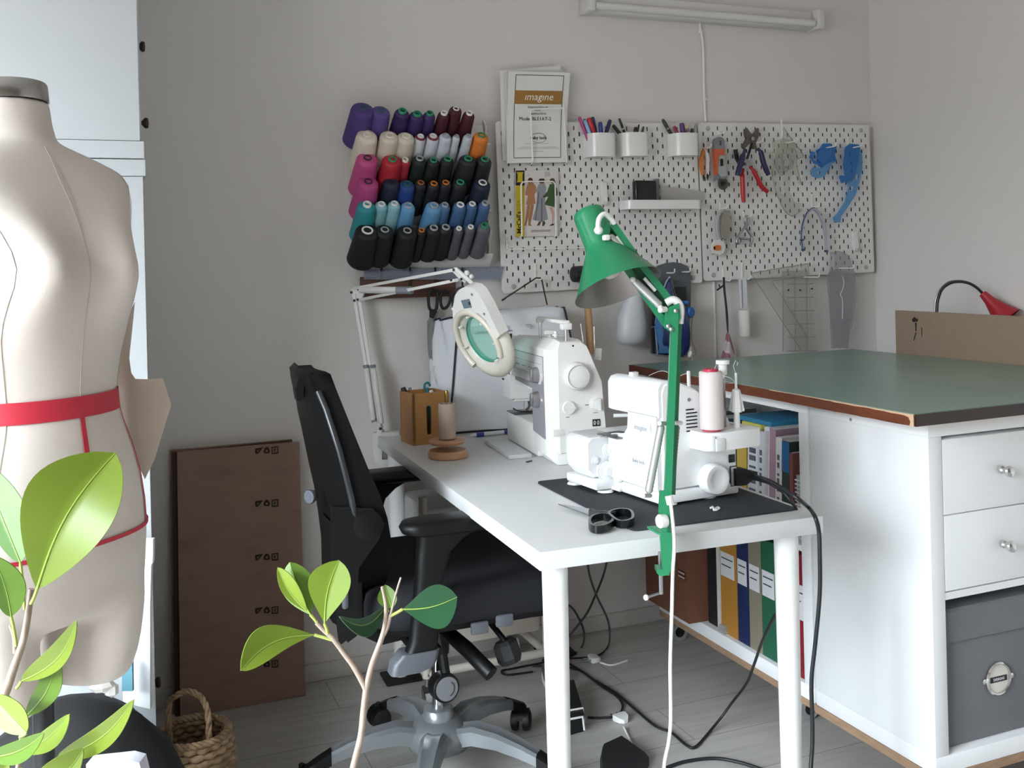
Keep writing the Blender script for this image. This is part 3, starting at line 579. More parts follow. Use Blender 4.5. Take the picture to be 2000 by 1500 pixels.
blade('template', [(950, 232), (1005, 238), (1022, 300), (1022, 370), (1010, 440), (985, 520), (940, 590), (905, 640), (898, 675), (868, 678), (858, 650), (885, 620), (925, 560), (945, 480), (925, 420), (918, 330), (925, 260)], -.05, .003, BL2, t,
      holes=[[(985, 300), (1000, 305), (990, 340), (978, 335)], [(985, 405), (1005, 410), (998, 440), (982, 436)], [(955, 470), (975, 475), (965, 505), (950, 495)]])
blade('template', [(928, 250), (965, 232), (1010, 245), (1000, 330), (985, 400), (965, 440), (905, 455), (892, 420), (900, 410), (925, 415), (915, 350)], -.056, .003, BL1, t, holes=[[(938, 285), (955, 285), (952, 305), (938, 305)], [(945, 330), (965, 330), (960, 350), (945, 350)], [(950, 375), (968, 372), (962, 395), (950, 395)]])
hook(1656, 290, .075, 'white hook holding the long blue template by the room corner', .045)
# second row
t = thing('rotary_cutter', 'grey loop-handled rotary cutter with an orange button low on the right board', 'rotary cutter', A(215, 858))
bar('handle', [(242, 612, -.05), (215, 630, -.054), (202, 680, -.056), (205, 740, -.056), (215, 785, -.054)], .0055, mat('light_grey_plastic'), t)
blade('grip', [(244, 606), (278, 608), (280, 660), (272, 740), (258, 778), (238, 765), (228, 720), (230, 650)], -.056, .012, mat('taupe_grip', '#8f8a80', .5), t)
blade('head', [(182, 800), (195, 778), (220, 772), (245, 790), (250, 820), (240, 850), (215, 860), (190, 852), (178, 830)], -.060, .014, mat('cutter_white', '#d9d7d2', .4), t)
blade('button', [(188, 812), (205, 803), (225, 806), (228, 830), (210, 836), (190, 832)], -.064, .006, mat('button_orange', '#d2742f', .4), t); blade('button_slot', [(186, 814), (194, 811), (194, 829), (187, 826)], -.0655, .003, DKHOLE, t)
hook(1406, 408, .05, 'white hook holding the grey loop-handled rotary cutter', .025)
t = thing('spring_clamp', 'small silver pronged clamp hung low on the right board', 'clamp', A(355, 810))
bar('arm', [(375, 640, -.05), (368, 670, -.052), (362, 700, -.055), (335, 735, -.055), (318, 765, -.055), (314, 790, -.055), (324, 795, -.055), (330, 775, -.055)], .0045, STEEL, t); bar('arm', [(362, 700, -.055), (385, 735, -.055), (400, 760, -.055), (398, 785, -.055), (388, 812, -.055)], .0048, STEEL, t)
bar('cross_bar', [(330, 765, -.053), (360, 768, -.053), (390, 775, -.053)], .004, STEEL, t); bar('ring', [(372, 640, -.05), (362, 650, -.05), (366, 690, -.05), (378, 690, -.05), (382, 650, -.05), (374, 638, -.05)], .0035, STEEL, t)
hook(1452, 424, .05, 'white hook holding the silver clamp', .02)
t = thing('flexible_ruler', 'bent blue and clear flexible curve ruler hanging like an arch on the right board', 'ruler', A(750, 845))
pt = [(688, 836), (684, 800), (680, 770), (682, 720), (692, 670), (712, 625), (742, 600), (770, 618), (790, 660), (805, 700), (815, 760), (818, 815), (818, 845)]
q = smooth_path([A(*p, -.055) for p in pt], 4); M().strip(q, .012, .006, (0, -1, 0)).obj('clear_strip', mat('ruler_silver', '#b9c0cb', .25, .4), t)
M().tube([v + V((0, -.003, 0)) + (v - A(750, 720, -.055)).normalized() * .0035 for v in q], .0024, 8).obj('blue_core', mat('core_blue', '#2c3b66', .4), t)
for p in ((688, 830), (818, 838), (680, 775)): M().box(A(*p, -.057), (.009, .014, .008), .002).obj('end_block', mat('core_blue'), t)
hook(1585, 405, .045, 'white hook at the top of the arched flexible ruler', .05)
# ---------------------------------------------------------------- hanging below the right board
t = thing('seam_ripper_strap', 'dark cord strap with a small striped cloth pouch hung from a hook', 'strap', A(262, 1430))
for dx in (0, 6): bar('cord', [(238 + dx, 985, -.06), (242 + dx, 1060, -.062), (252 + dx, 1150, -.062), (258 + dx, 1230, -.06), (264, 1300, -.058)], .0022, mat('dark_cord', '#35343f', .8), t)
bar('toggle', [(240, 1030, -.062), (222, 1045, -.063), (202, 1058, -.064)], .003, BLACK, t); bar('toggle', [(222, 1046, -.063), (214, 1026, -.063)], .0024, BLACK, t)
def pouch(u, v):
    x0, x1 = 258 + (222 - 258) * v, 272 + (312 - 272) * v; y = 1300 + 160 * v; return A(x0 + (x1 - x0) * u, y, -.055 - .012 * sin(pi * u) - .004 * sin(9 * u + 3 * v))
M().grid(pouch, 10, 10).obj('pouch', ramp_mat('striped_cloth', 'wave', ['#cdbfc2', '#d8cfd0', '#a4707d'], 9, .8, (1, 1, 1), axis='DIAGONAL', dist=1.5), t, solid=.003)
hook(1412, 548, .05, 'white hook with the dark cord strap below the right board', .045)
t = thing('lint_roller', 'white lint roller hanging below the right board', 'lint roller', A(360, 1318))
blade('handle', [(330, 990), (370, 990), (374, 1160), (342, 1160)], -.062, .008, mat('roller_handle', '#cfd2d6', .35), t); blade('handle_slot', [(341, 1000), (346, 1000), (350, 1158), (346, 1158)], -.0628, .002, GREYP, t)
a, b = A(354, 1160, -.06), A(362, 1318, -.06); M().lathe([(.004, 0), (.0195, .0005), (.0205, .002), (.0205, .092), (.0195, .0935), (.010, .0935), (.010, .08)], frame(b, a - b), 24).obj('roll', mat('roll_paper', '#d4d2ce', .8, bump=.3, bscale=60), t)
hook(1449, 545, .05, 'white hook holding the lint roller', .06)
t = thing('set_square', 'large clear triangular set square hung from the right board', 'set square', A(600, 1400))
blade('plate', [(394, 962), (716, 907), (722, 975), (512, 1006), (712, 1325), (686, 1400), (672, 1400)], -.062, .002, CLR, t)
for a, b in (((394, 962), (716, 907)), ((394, 962), (678, 1400)), ((512, 1006), (712, 1325)), ((512, 1006), (722, 975)), ((716, 907), (722, 975))): bar('edge', [a, b], .0013, EDGE, t, y=-.063, k=1, n=6)
m = M()
for i in range(24): x = 410 + 300 * i / 23; y = 962 - (x - 394) * .171; m.slab([A(x, y + 2, -.0632), A(x + 1.2, y + 2, -.0632), A(x + 1.2, y + 10, -.0632), A(x, y + 10, -.0632)], (0, .0003, 0))
m.obj('scale_marks', GINK, t)
t = thing('grid_ruler', 'clear quilting ruler with printed grid behind the set square', 'ruler', A(660, 1410))
blade('plate', [(570, 950), (716, 945), (775, 1405), (582, 1410)], -.052, .002, clear('clear_ruler', '#f0f1ef', .9, .08), t)
m = M()
for k in range(7):
    y = 1022 + k * 75; m.slab([A(598 + k, y, -.0525), A(744 + k * 4, y - 2, -.0525), A(744 + k * 4, y + 3, -.0525), A(598 + k, y + 5, -.0525)], (0, .0003, 0))
for x, s_ in ((640, 3), (705, 5), (572, 1)): m.slab([A(x, 950, -.0525), A(x + 4, 950, -.0525), A(x + 4 + s_, 1405, -.0525), A(x + s_, 1405, -.0525)], (0, .0003, 0))
for k in range(6):
    for j in range(9):
        if j == 4: continue
        x = 605 + j * 15 + k * 2; y = 1040 + k * 75; m.slab([A(x, y, -.0525), A(x + 1.6, y, -.0525), A(x + 1.6, y + 38, -.0525), A(x, y + 38, -.0525)], (0, .0002, 0))
m.obj('printed_grid', mat('grid_ink', '#8d8f8e', .8), t)
for p in ((604, 1058), (670, 1058), (736, 1050), (604, 970)): M().lathe([(.003, 0), (.003, .004), (.0001, .005)], frame(A(*p, -.054), (0, -1, 0)), 10).obj('bumper', BLACKR, t)
hook(1562, 541, .11, 'long white hook holding the set square and the quilting ruler')
t = thing('hip_curve', 'large clear grey curved pattern template hung beside the room corner', 'template', A(900, 1385))
blade('plate', [(842, 850), (880, 840), (920, 850), (950, 880), (968, 930), (985, 1000), (992, 1100), (985, 1200), (960, 1320), (940, 1385), (850, 1385), (840, 1200), (832, 1100), (822, 1000), (838, 950)], -.058, .002, CLG, t)
blade('plate', [(838, 950), (880, 940), (960, 960), (978, 1000), (975, 1100), (940, 1385), (862, 1385), (845, 1200)], -.064, .002, CLG, t)
for pp in ([(908, 975), (918, 1010), (912, 1050), (898, 1085), (910, 1110), (910, 1220)], [(838, 950), (822, 1000), (832, 1100), (848, 1385)], [(842, 850), (880, 840), (920, 850), (950, 880), (968, 930), (985, 1000), (992, 1100), (985, 1200), (940, 1385)], [(915, 1250), (935, 1225), (960, 1220)]):
    bar('edge', pp, .0012, EDGE if pp[0][0] != 908 else mat('cup_white'), t, y=-.0655, k=3, n=6)
hook(1628, 524, .11, 'long white hook holding the curved grey template')
# ================================================================ lower left board: rod, mallet, bottle, iron
t = thing('bent_metal_rod', 'thin dark bent metal rod hung on a hook below the pattern envelope', 'rod', onY(1010, 580, -.05))
M().tube([onY(981, 586, -.05), onY(995, 577, -.055), onY(1047, 543, -.06), onY(1056, 543, -.06)], .0026, 8).obj('long_arm', DSTEEL, t)
M().tube([onY(1058, 545, -.052), onY(1063, 570, -.052), onY(1069, 597, -.05)], .0026, 8).obj('short_arm', DSTEEL, t); M().tube([onY(980, 587, -.05), onY(988, 582, -.052)], (.0036, .003), 8).obj('tip', DSTEEL, t)
hook(1045, 546, .055, 'white hook with the bent metal rod', .055)
a, b = onY(1152, 536, -.07), onY(1150, 690, -.06)
t = thing('rubber_mallet', 'black-headed mallet with wooden handle hung behind the green lampshade', 'mallet', b)
c = onY(1118, 536, -.072); d = onY(1166, 534, -.066); M().lathe([(.02, 0), (.026, .004), (.027, .02), (.027, .075), (.024, .083), (.012, .085)], frame(c, d - c), 20).obj('head', mat('mallet_rubber', '#191a1d', .6), t)
M().tube([onY(1147, 545, -.068), onY(1148, 600, -.066), onY(1151, 640, -.062), onY(1154, 690, -.058)], (.011, .012, .0125, .013), 14).obj('handle', ramp_mat('mallet_wood', 'noise', ['#b58a62', '#c39a72'], 18, .5, (1, 1, .1)), t)
# spray bottle
a, b = onY(1238, 563, -.07), onY(1232, 670, -.07); z = lambda y: onY(1235, y, -.07).z
t = thing('spray_bottle', 'translucent white plastic bottle hung behind the green lampshade', 'bottle', onY(1233, 671, -.07))
rings = []
for y, x0, x1 in ((545, 1230, 1250), (560, 1228, 1251), (580, 1223, 1253), (600, 1216, 1256), (620, 1209, 1259), (640, 1207, 1260.5), (655, 1206, 1259), (664, 1207, 1257), (669, 1211, 1252), (671, 1218, 1246)):
    p, q = onY(x0, y - (x0 - 1207) * .0, -.07), onY(x1, y + (3 if y > 640 else 0), -.07); c = (p + q) / 2; rx = (q - p).length / 2; n = 24
    rings.append([c + V((rx * cos(2 * pi * i / n), rx * .78 * sin(2 * pi * i / n), 0)) for i in range(n)])
M().loft(rings).obj('bottle', mat('bottle_white', '#c9ccd1', .3, sub=.15), t, smooth=60); M().cyl(onY(1240, 546, -.07), onY(1240, 527, -.07), .013, .012).obj('cap', WHITE2, t)
# iron resting in its wall holder
t = thing('iron_holder', 'dark grey wall holder with wire cradle carrying the blue iron', 'iron holder', onY(1305, 700, -.05))
M().slab([onY(*p, -.045) for p in ((1274, 690), (1274, 530), (1285, 519), (1300, 514), (1315, 512), (1330, 514), (1343, 520), (1349, 530), (1350, 560), (1346, 690), (1340, 697), (1280, 694))], (0, .008, 0)).obj('back_plate', mat('holder_grey', '#4e565b', .3), t)
M().slab([onY(*p, -.052) for p in ((1276, 690), (1276, 563), (1340, 560), (1345, 690))], (0, .006, 0)).obj('heat_pad', mat('holder_dark', '#25292d', .6), t)
for pp in ([(1271, 686, -.05), (1277, 692, -.11), (1330, 697, -.12), (1352, 690, -.06)], [(1353, 612, -.05), (1351, 660, -.06), (1359, 690, -.07), (1345, 700, -.11)], [(1272, 640, -.05), (1280, 642, -.09), (1284, 690, -.11)]):
    M().tube(smooth_path([onY(*p) for p in pp], 4), .0022, 6).obj('wire_cradle', STEEL, t)
hook(1297, 533, .07, 'white hook holding the iron holder, the one nearer the green lamp', .045); hook(1327, 531, .07, 'white hook holding the iron holder, on its corner side', .045)
t = thing('iron', 'blue steam iron standing point-up in the grey wall holder', 'iron', onY(1315, 700, -.1))
sole = [(1309, 540), (1312, 546), (1318, 570), (1330, 600), (1340, 640), (1346, 690), (1284, 696), (1282, 660), (1281, 630), (1286, 600), (1294, 572), (1303, 548)]
M().slab([onY(*p, -.062) for p in sole], (0, .008, 0)).obj('soleplate', mat('sole_white', '#c8ccd2', .25, .3), t)
def iring(y, s_, cx, cy): return [onY(cx + (x - cx) * s_, cy + (yy - cy) * s_, y) for x, yy in smooth2d(sole)]
def smooth2d(p): q = smooth_path([V((a, b, 0)) for a, b in p], 3, True); return [(v.x, v.y) for v in q]
M().loft([iring(-.062, .97, 1312, 640), iring(-.08, .98, 1312, 640), iring(-.1, .92, 1314, 640), iring(-.115, .72, 1318, 640), iring(-.12, .5, 1320, 640)]).obj('body', mat('iron_navy', '#1a2a5e', .2, coat=.5), t, smooth=50)
M().slab([onY(*p, -.117) for p in ((1296, 585), (1303, 565), (1303, 600), (1300, 660), (1308, 690), (1290, 690), (1287, 640))], (0, .03, 0)).obj('water_tank', mat('iron_blue', '#3c72ab', .15, coat=.5), t)
M().tube(smooth_path([onY(1312, 585, -.11), onY(1322, 592, -.15), onY(1334, 610, -.17), onY(1340, 650, -.17), onY(1338, 680, -.14), onY(1330, 690, -.115)], 5), .015, 14).obj('handle', mat('iron_navy'), t, smooth=60)
M().lathe([(.017, 0), (.018, .004), (.018, .016), (.014, .02), (.0001, .02)], frame(onY(1343, 610, -.16), (.3, -1, 0)), 20).obj('dial', mat('iron_dial', '#2f62a8', .3), t); M().box(onY(1338, 591, -.15), (.02, .022, .012), .003).obj('button', mat('iron_dial'), t)
# ================================================================ wooden strip with scissors, clear ruler on hooks
t = thing('wooden_tool_strip', 'dark wooden magnetic strip on the wall under the thread rack', 'wall strip', onY(795, 586, -.001))
a, b = onY(705, 541, -.02), onY(890, 530, -.02); c = onY(705, 585, -.02)
M().bx((a.x, -.022, c.z), (b.x, -.001, a.z), .003).obj('wood', ramp_mat('dark_wood', 'noise', ['#3c231c', '#5a3629', '#4a2a20'], 7, .5, (.25, 3, 6)), t)
for x in (745, 801, 850, 903):
    M().tube([onY(x, 523, -.024), onY(x + 1, 540, -.026), onY(x, 558, -.022)], .0036, 8).obj('hook', BLACK, t)
    M().tube([onY(x, 523, -.024), onY(x, 524, -.042), onY(x, 530, -.046)], .0028, 8).obj('hook', BLACK, t)
o = M().use(clear('clear_ruler3', '#ced4e0', .75, .1)).slab([onY(*p, -.034) for p in ((711, 527), (985, 521), (978, 546), (711, 546))], (0, .002, 0))
o.use(mat('ruler_ink', '#70757f', .8))
for i in range(60):
    x = 716 + i * 4.4; yy = 527 - (x - 711) * .022; o.slab([onY(x, yy + 1, -.0345), onY(x + .7, yy + 1, -.0345), onY(x + .7, yy + (9 if i % 5 == 0 else 5), -.0345), onY(x, yy + (9 if i % 5 == 0 else 5), -.0345)], (0, .0003, 0))
o.slab([onY(711, 526.4, -.0348), onY(985, 520.4, -.0348), onY(985, 521.8, -.0348), onY(711, 527.8, -.0348)], (0, .0003, 0))
tag(o.obj('clear_ruler', None), 'long clear ruler hung across the black hooks above the wooden strip', 'ruler')
t = thing('dressmaking_shears', 'black-handled shears hanging point-down from the wooden strip', 'scissors', onY(842, 703, -.04))
def Bz(x, y, yy=-.04): return onY(830 + x / 6.817, 540 + y / 6.817, yy)
def oring(pts, r): return M().tube(smooth_path([Bz(*p) for p in pts], 4, True), r, 10, loop=True)
m = oring([(105, 180), (60, 200), (45, 290), (60, 420), (105, 465), (150, 430), (165, 300), (160, 200)], .0048); m.obj('handle', BLACK, t, smooth=60)
m = oring([(265, 200), (215, 240), (210, 350), (240, 425), (300, 400), (340, 300), (320, 215)], .0048); m.obj('handle', BLACK, t, smooth=60)
blade('shank', [(70, 430), (150, 440), (165, 470), (110, 560), (66, 545)], -.044, .008, BLACK, t, f=Bz)
blade('blade', [(66, 540), (112, 555), (110, 690), (95, 900), (72, 1105), (50, 1080), (32, 800), (30, 600)], -.042, .003, STEEL, t, f=Bz); blade('blade', [(200, 430), (160, 540), (112, 600), (112, 720), (104, 900), (88, 1090), (72, 1080), (80, 700), (110, 560)], -.038, .003, mat('blade_shade', '#8f9194', .3, 1), t, f=Bz)
M().lathe([(.005, 0), (.005, .003), (.0001, .004)], frame(Bz(70, 650, -.045), (0, -1, 0)), 12).obj('pivot_screw', STEEL, t)
# ================================================================ sewing table
TA = -.0374; TU = V((cos(TA), sin(TA), 0)); TV = V((-sin(TA), cos(TA), 0)); T0 = V((-.478, -1.4227, 0)); TH = .7355
TM = frame(T0, (0, 0, 1), TU)
t = thing('sewing_table', 'white table with round legs carrying both sewing machines', 'table', T0 + TU * .3 + TV * .7)
M(TM).bx((0, 0, TH - .034), (.605, 1.39, TH), .0015).obj('table_top', WHITE, t)
for u, v in ((.05, .055), (.555, .055), (.05, 1.33), (.555, 1.33)):
    M(TM).lathe([(.019, .0), (.0195, .004), (.0195, .02), (.0245, TH - .04), (.0245, TH - .034)], T(u, v, 0), 24).obj('leg', mat('leg_white', '#e6e6e6', .3), t)
    if v > 1: M(TM).box((u, v, .0325 - .028), (.11, .1, .008), .002).obj('leg_pad', BLACKR, t)
def tp(px, py, h=0): return onZ(px, py, TH + h)
# rubber mat under the overlocker
p = [tp(1047, 940, .004), tp(1237, 1035, .004), tp(1559, 993, .004)]; a = p[0]; b = p[1]; c = p[2]; dd = a + (c - b)
pl = []
for q, n1, n2 in ((a, dd, b), (b, a, c), (c, b, dd), (dd, c, a)):
    e1, e2 = (n1 - q).normalized() * .012, (n2 - q).normalized() * .012; pl += [q + e1, q + e1 * .3 + e2 * .3, q + e2]
tag(M().slab(pl, (0, 0, -.0035)).obj('rubber_mat', mat('mat_grey', '#2b2f35', .8, bump=.4, bscale=500)), 'dark grey rubber mat on the table under the overlock machine', 'mat')
# scissors on the table
t = thing('scissors', 'black-handled scissors lying on the table front by the dark mat', 'scissors', tp(1165, 1005))
q = lambda x, y, h=.006: tp(1040 + x / 3.125, 680 + y / 3.125, h)
M().slab([q(158, 957), q(345, 985), q(372, 1000), q(345, 1022)], (0, 0, .0025)).obj('blade', STEEL, t); M().slab([q(190, 966, .004), q(345, 995, .004), q(350, 1018, .004)], (0, 0, .002)).obj('blade', MATS['blade_shade'], t)
M().lathe([(.006, -.002), (.006, .005), (.003, .006)], T(q(362, 998, .008)), 12).obj('pivot_screw', DSTEEL, t)
def sring(pts, h): return M().strip(smooth_path([q(x, y, h) for x, y in pts], 5, True), .015, .0055, (0, 0, 1), True)
M().strip(smooth_path([q(350, 1005, .012), q(400, 1010, .012), q(450, 1012, .012), q(500, 1018, .012)], 4), .012, .012).obj('shank', BLACK, t)
sring([(365, 1045), (430, 1028), (480, 1040), (490, 1070), (440, 1100), (380, 1105), (350, 1080)], .011).obj('handle', mat('handle_gloss', '#131517', .25), t)
sring([(470, 1020), (530, 1000), (590, 1005), (612, 1030), (605, 1062), (540, 1075), (490, 1050)], .012).obj('handle', mat('handle_gloss'), t)
t = M().tube(smooth_path([tp(1388, 992, .007), tp(1392, 990, .007), tp(1394, 994, .007), tp(1399, 996, .007), tp(1405, 993, .008), tp(1401, 991, .007), tp(1394, 996, .007)], 4), .0022, 8).obj('thread_scrap', WHITE2); tag(t, 'small curled white scrap lying on the dark rubber mat', 'scrap')
# felt pen
a, b = tp(917, 851, .007), tp(1004, 842, .007); d = b - a; W = frame(a, d); L = d.length
t = thing('marker_pen', 'white and blue marker pen lying at the foot of the white cloth cover', 'pen', (a + b) / 2 - V((0, 0, .007)))
M().lathe([(.0006, 0), (.0055, .018), (.0058, .022)], W, 12).obj('tip', mat('pen_white', '#d9d9dc', .4), t)
M().lathe([(.0062, .021), (.0068, .026), (.0068, .045)], W, 12).obj('collar', mat('pen_royal', '#2a3f8f', .4), t)
M().lathe([(.0065, .045), (.0065, L - .035)], W, 12).obj('barrel', MATS['pen_white'], t)
M().lathe([(.0066, L - .035), (.0066, L - .02), (.0045, L - .004), (.0001, L)], W, 12).obj('cap', mat('pen_royal'), t)
# wooden pencil box
A1, B1, C1 = tp(780, 860), tp(808, 871), tp(876, 860); e1 = (B1 - A1); e2 = (C1 - B1); n1 = e1.normalized(); n2 = (e2 - n1 * e2.dot(n1)).normalized(); w1 = .098; w2 = .108; H = .148
WD = ramp_mat('box_wood', 'noise', ['#9c6b38', '#ad7b45', '#a4723d'], 8, .45, (1, 1, .15))
t = thing('pencil_box', 'square wooden holder with a slot, at the back of the table', 'holder', A1.lerp(C1, .5))
FB = frame(B1, (0, 0, 1), n2); m = M(FB)      # local x along n2, y = up x n2
sy = 1 if FB.to_3x3().col[1].dot(n1) < 0 else -1
W1, W2 = w1 * sy, w2
o = [(0, 0), (W2, 0), (W2, W1), (0, W1)]
m.box((W2 / 2, W1 / 2, .004), (W2, abs(W1), .008)); th = .007
# wall with slot toward the room, three plain walls
m.slab([(0, 0, .008), (W2, 0, .008), (W2, 0, H), (0, 0, H)], (0, th * sy, 0), [[(W2 * .46 + .008 * cos(a), 0, (.035 if sin(a) < 0 else H - .045) + .008 * sin(a)) for a in [R(d) for d in range(0, 360, 30)]]])
m.bx((0, W1 - th * sy, .008), (W2, W1, H)); m.bx((0, 0, .008), (th, W1, H)); m.bx((W2 - th, 0, .008), (W2, W1, H))
m.obj('box', WD, t, smooth=20)
cb = A1.lerp(C1, .5) + V((0, 0, .01))
def inbox(nm, dx, dy, px, py, r, mt, label, cat):
    f = cb + n2 * dx - n1 * dy; D = (f - CAM).dot(FW); top = at(px, py, D); tt = thing(nm, label, cat, f, None, 'tools in the wooden holder')
    M().tube([f, f.lerp(top, .9), top], (r * .8, r, r * .75), 12).obj('body', mt, tt); return tt, top
inbox('hand_tool', -.015, .0, 787, 757, .0095, BLACK, 'black tool handle leaning out of the wooden holder', 'tool')
inbox('steel_tool', -.005, .02, 800, 757, .006, STEEL, 'flat steel tool end behind the black handle in the holder', 'tool')
tt, top = inbox('screwdriver', .03, .01, 834, 757, .005, mat('teal_plastic', '#1e7f88', .3), 'teal-ended tool in the wooden holder', 'tool'); M().tube(smooth_path([top + V((-.008, 0, -.004)), top + V((-.007, 0, .01)), top + V((.004, 0, .014)), top + V((.01, 0, .004))], 3), .0035, 8).obj('loop', mat('teal_plastic'), tt)
inbox('white_tool', .045, .0, 842, 762, .008, WHITE2, 'white rounded tool end beside the teal one in the holder', 'tool')
# turned wooden thread stand with card tube
c = tp(875, 893); t = thing('thread_stand', 'turned pale wooden spool stand with brass rod on the table', 'stand', c)
PW = mat('pale_wood', '#bd8f6c', .45, var=.1, vscale=20)
M().lathe([(.05, 0), (.0535, .003), (.0535, .014), (.049, .0205), (.03, .0215), (.0001, .0215)], T(c), 40).obj('base', PW, t)
D = (c - CAM).dot(FW); c2 = at(873, 864, D) + V((0, 0, .003))
M().lathe([(.02, -.0065), (.044, -.0065), (.0492, 0), (.0485, .004), (.042, .007), (.012, .004), (.0001, .004)], T(c2), 40).obj('disc', PW, t)
top = at(871, 765, D); M().cyl(V((c.x, c.y, c.z + .02)), V((c.x, c.y, top.z - .002)), .0022, n=10).obj('pin', mat('pin_metal', '#b8a48a', .3, 1), t)
M().lathe([(.0052, 0), (.0058, .002), (.0058, .026), (.0045, .031), (.0001, .032)], T(V((c.x, c.y, top.z - .028))), 14).obj('brass_tip', mat('brass', '#a8844a', .3, 1), t)
tz = at(873, 788, D).z; o = thing('card_tube', 'empty beige card tube standing on the wooden spool stand', 'tube', V((c.x, c.y, c2.z + .008)))
M().lathe([(.022, c2.z + .008), (.0228, c2.z + .012), (.0228, tz), (.0195, tz), (.0195, c2.z + .012)], T(c.x, c.y, 0), 30).obj('card_tube', mat('card_beige', '#b9a596', .75, var=.06, vscale=30), o)
# white soft cover bag with dark piping, standing against the wall
t = thing('machine_cover', 'soft white machine cover with dark piping standing against the wall', 'cover', (-.02, -.1, TH))
CL = mat('cover_cloth', '#e0e3e8', .75, bump=.25, bscale=25)
def bagring(z, k):
    w0 = -.24 + .0 * k; w1 = .185 + .02 * math.sin(3 * k); yf, yb = -.152 + .05 * k, -.018
    out = []
    for (x, y, nx, ny) in ((w1, yb, 0, 1), (w0, yb, -1, 0), (w0 + .015 + .055 * k, yf, 0, -1), (w1, yf - .01, 1, 0)):
        out.append((x, y))
    P_ = []
    for i in range(4):
        a, b = V((*out[i], 0)), V((*out[(i + 1) % 4], 0))
        for j in range(10):
            u = j / 10; p = a.lerp(b, u); d = b - a; nrm = V((d.y, -d.x, 0)).normalized()
            s_ = .015 * math.sin(9 * u + 5 * z * 7 + i * 2) * math.sin(pi * u) + .012 * sin(pi * u) * sin(pi * min(1, k * 1.1)) + .007 * math.sin(17 * u + 34 * z) * sin(pi * u)
            q = p + nrm * s_; P_.append((q.x, min(q.y, -.004), 0))
    return P_
rings = []; N = 16
for i in range(N + 1):
    k = i / N; rr = bagring(TH + .36 * k, k); sh = .0
    row = []
    for j, p in enumerate(rr):
        fx = (p[0] + .25) / .45; z = TH + (.335 + .035 * max(0, min(1, fx)) + .012 * math.sin(6 * fx)) * k
        row.append((p[0], p[1], z))
    rings.append(row)
c = V((-.03, -.08, TH + .372)); row = rings[-1]; rings.append([(c.x + (p[0] - c.x) * .8, c.y + (p[1] - c.y) * .6, p[2] + .012 + .004 * math.sin(p[0] * 30)) for p in row])
M().loft(rings).obj('cloth', CL, t, smooth=80)
pip = mat('navy_piping', '#1a2030', .6); OFS = V((-.001, -.003, 0))
M().tube([V(r[20]) + OFS for r in rings[:-1]], .0032, 8).obj('piping', pip, t); pass
M().tube([V(rings[-2][j]) + V((-.001, -.002, .002)) for j in range(10, 21)], .003, 8).obj('piping', pip, t); M().tube([V(rings[-2][j]) + V((0, -.003, .002)) for j in range(30, 40)], .003, 8).obj('piping', pip, t)
M().tube([V(r[30]) + V((.002, -.003, 0)) for r in rings[:-1]], .0032, 8).obj('piping', pip, t)
M().tube([V(rings[0][j]) + V((0, -.003, .003)) for j in range(20, 31)], .003, 8).obj('piping', pip, t)
a = V((-.03, -.118, TH + .31)); M().box(a, (.2, .012, .022), .005).obj('handle_slot', mat('cover_cloth_trim', '#c3c6cd', .7), t); M().box(a + V((0, -.007, -.006)), (.18, .003, .003)).obj('zip', GREYP, t)
# ================================================================ green clamp lamp
GRN = mat('lamp_green', '#1f7f55', .3, coat=.3); GRN2 = mat('lamp_green'); LW = mat('lamp_white', '#e4e3e0', .35)
D0 = 1.853
def L(x, y, d=0): return at(x, y, D0 + d)
t = thing('clamp_lamp', 'green jointed work lamp clamped to the front edge of the white table', 'lamp', L(1300, 1120))
def bar3(nm, pts, w, th, mt, up=None): return M().strip(pts, w, th, up or (-FW)).obj(nm, mt, t)
# clamp body in front of the table edge
f = L(1305, 1060); xw = .0165
def CB(x, y, d): return at(x, y, D0 + d)
M().loft([[CB(x0, y, -.028), CB(x1, y, -.028), CB(x1 + 2, y, -.002), CB(x0 - 1, y, -.002)] for y, x0, x1 in ((1040, 1290, 1311), (1050, 1289, 1313), (1080, 1291, 1313), (1110, 1294, 1311), (1124, 1300, 1306))]).obj('clamp_body', GRN, t, smooth=40)
M().slab([CB(1264, 1032, .02), CB(1290, 1030, .02), CB(1312, 1036, -.01), CB(1312, 1046, -.02), CB(1292, 1046, -.02), CB(1285, 1044, -.01)], (0, 0, .004)).obj('clamp_plate', GRN, t)
M().slab([CB(1283, 1112, -.02), CB(1297, 1112, -.02), CB(1297, 1098, -.022), CB(1309, 1095, -.022), CB(1309, 1122, -.022), CB(1290, 1126, -.02), CB(1283, 1120, -.02)], FW * .03).obj('clamp_jaw', GRN, t)
M().tube([CB(1289, 1078, .01), CB(1291, 1160, .01)], .004, 10).obj('clamp_screw', STEEL, t); M().tube([CB(1263, 1167, -.01), CB(1292, 1157, .025)], .0025, 8).obj('clamp_lever', STEEL, t); M().ball(CB(1262, 1167, -.01), .0055, 10).obj('lever_tip', WHITE2, t)
M().tube([CB(1302, 1045, -.012), CB(1302, 990, -.012)], .009, 14).obj('pivot_post', GRN, t)
# base bracket: two cheek plates, white knob
for d in (-.022, .0): M().slab([CB(1288, 958, d), CB(1312, 958, d), CB(1313, 1000, d), CB(1306, 1030, d), CB(1293, 1030, d), CB(1286, 1000, d)], FW * .003).obj('bracket', GRN, t)
k = CB(1284, 1017, -.02); M().lathe([(.011, 0), (.0125, .003), (.0125, .014), (.010, .017)], frame(k + RT * .016, -RT - FW * .4), 18).obj('tension_knob', LW, t)
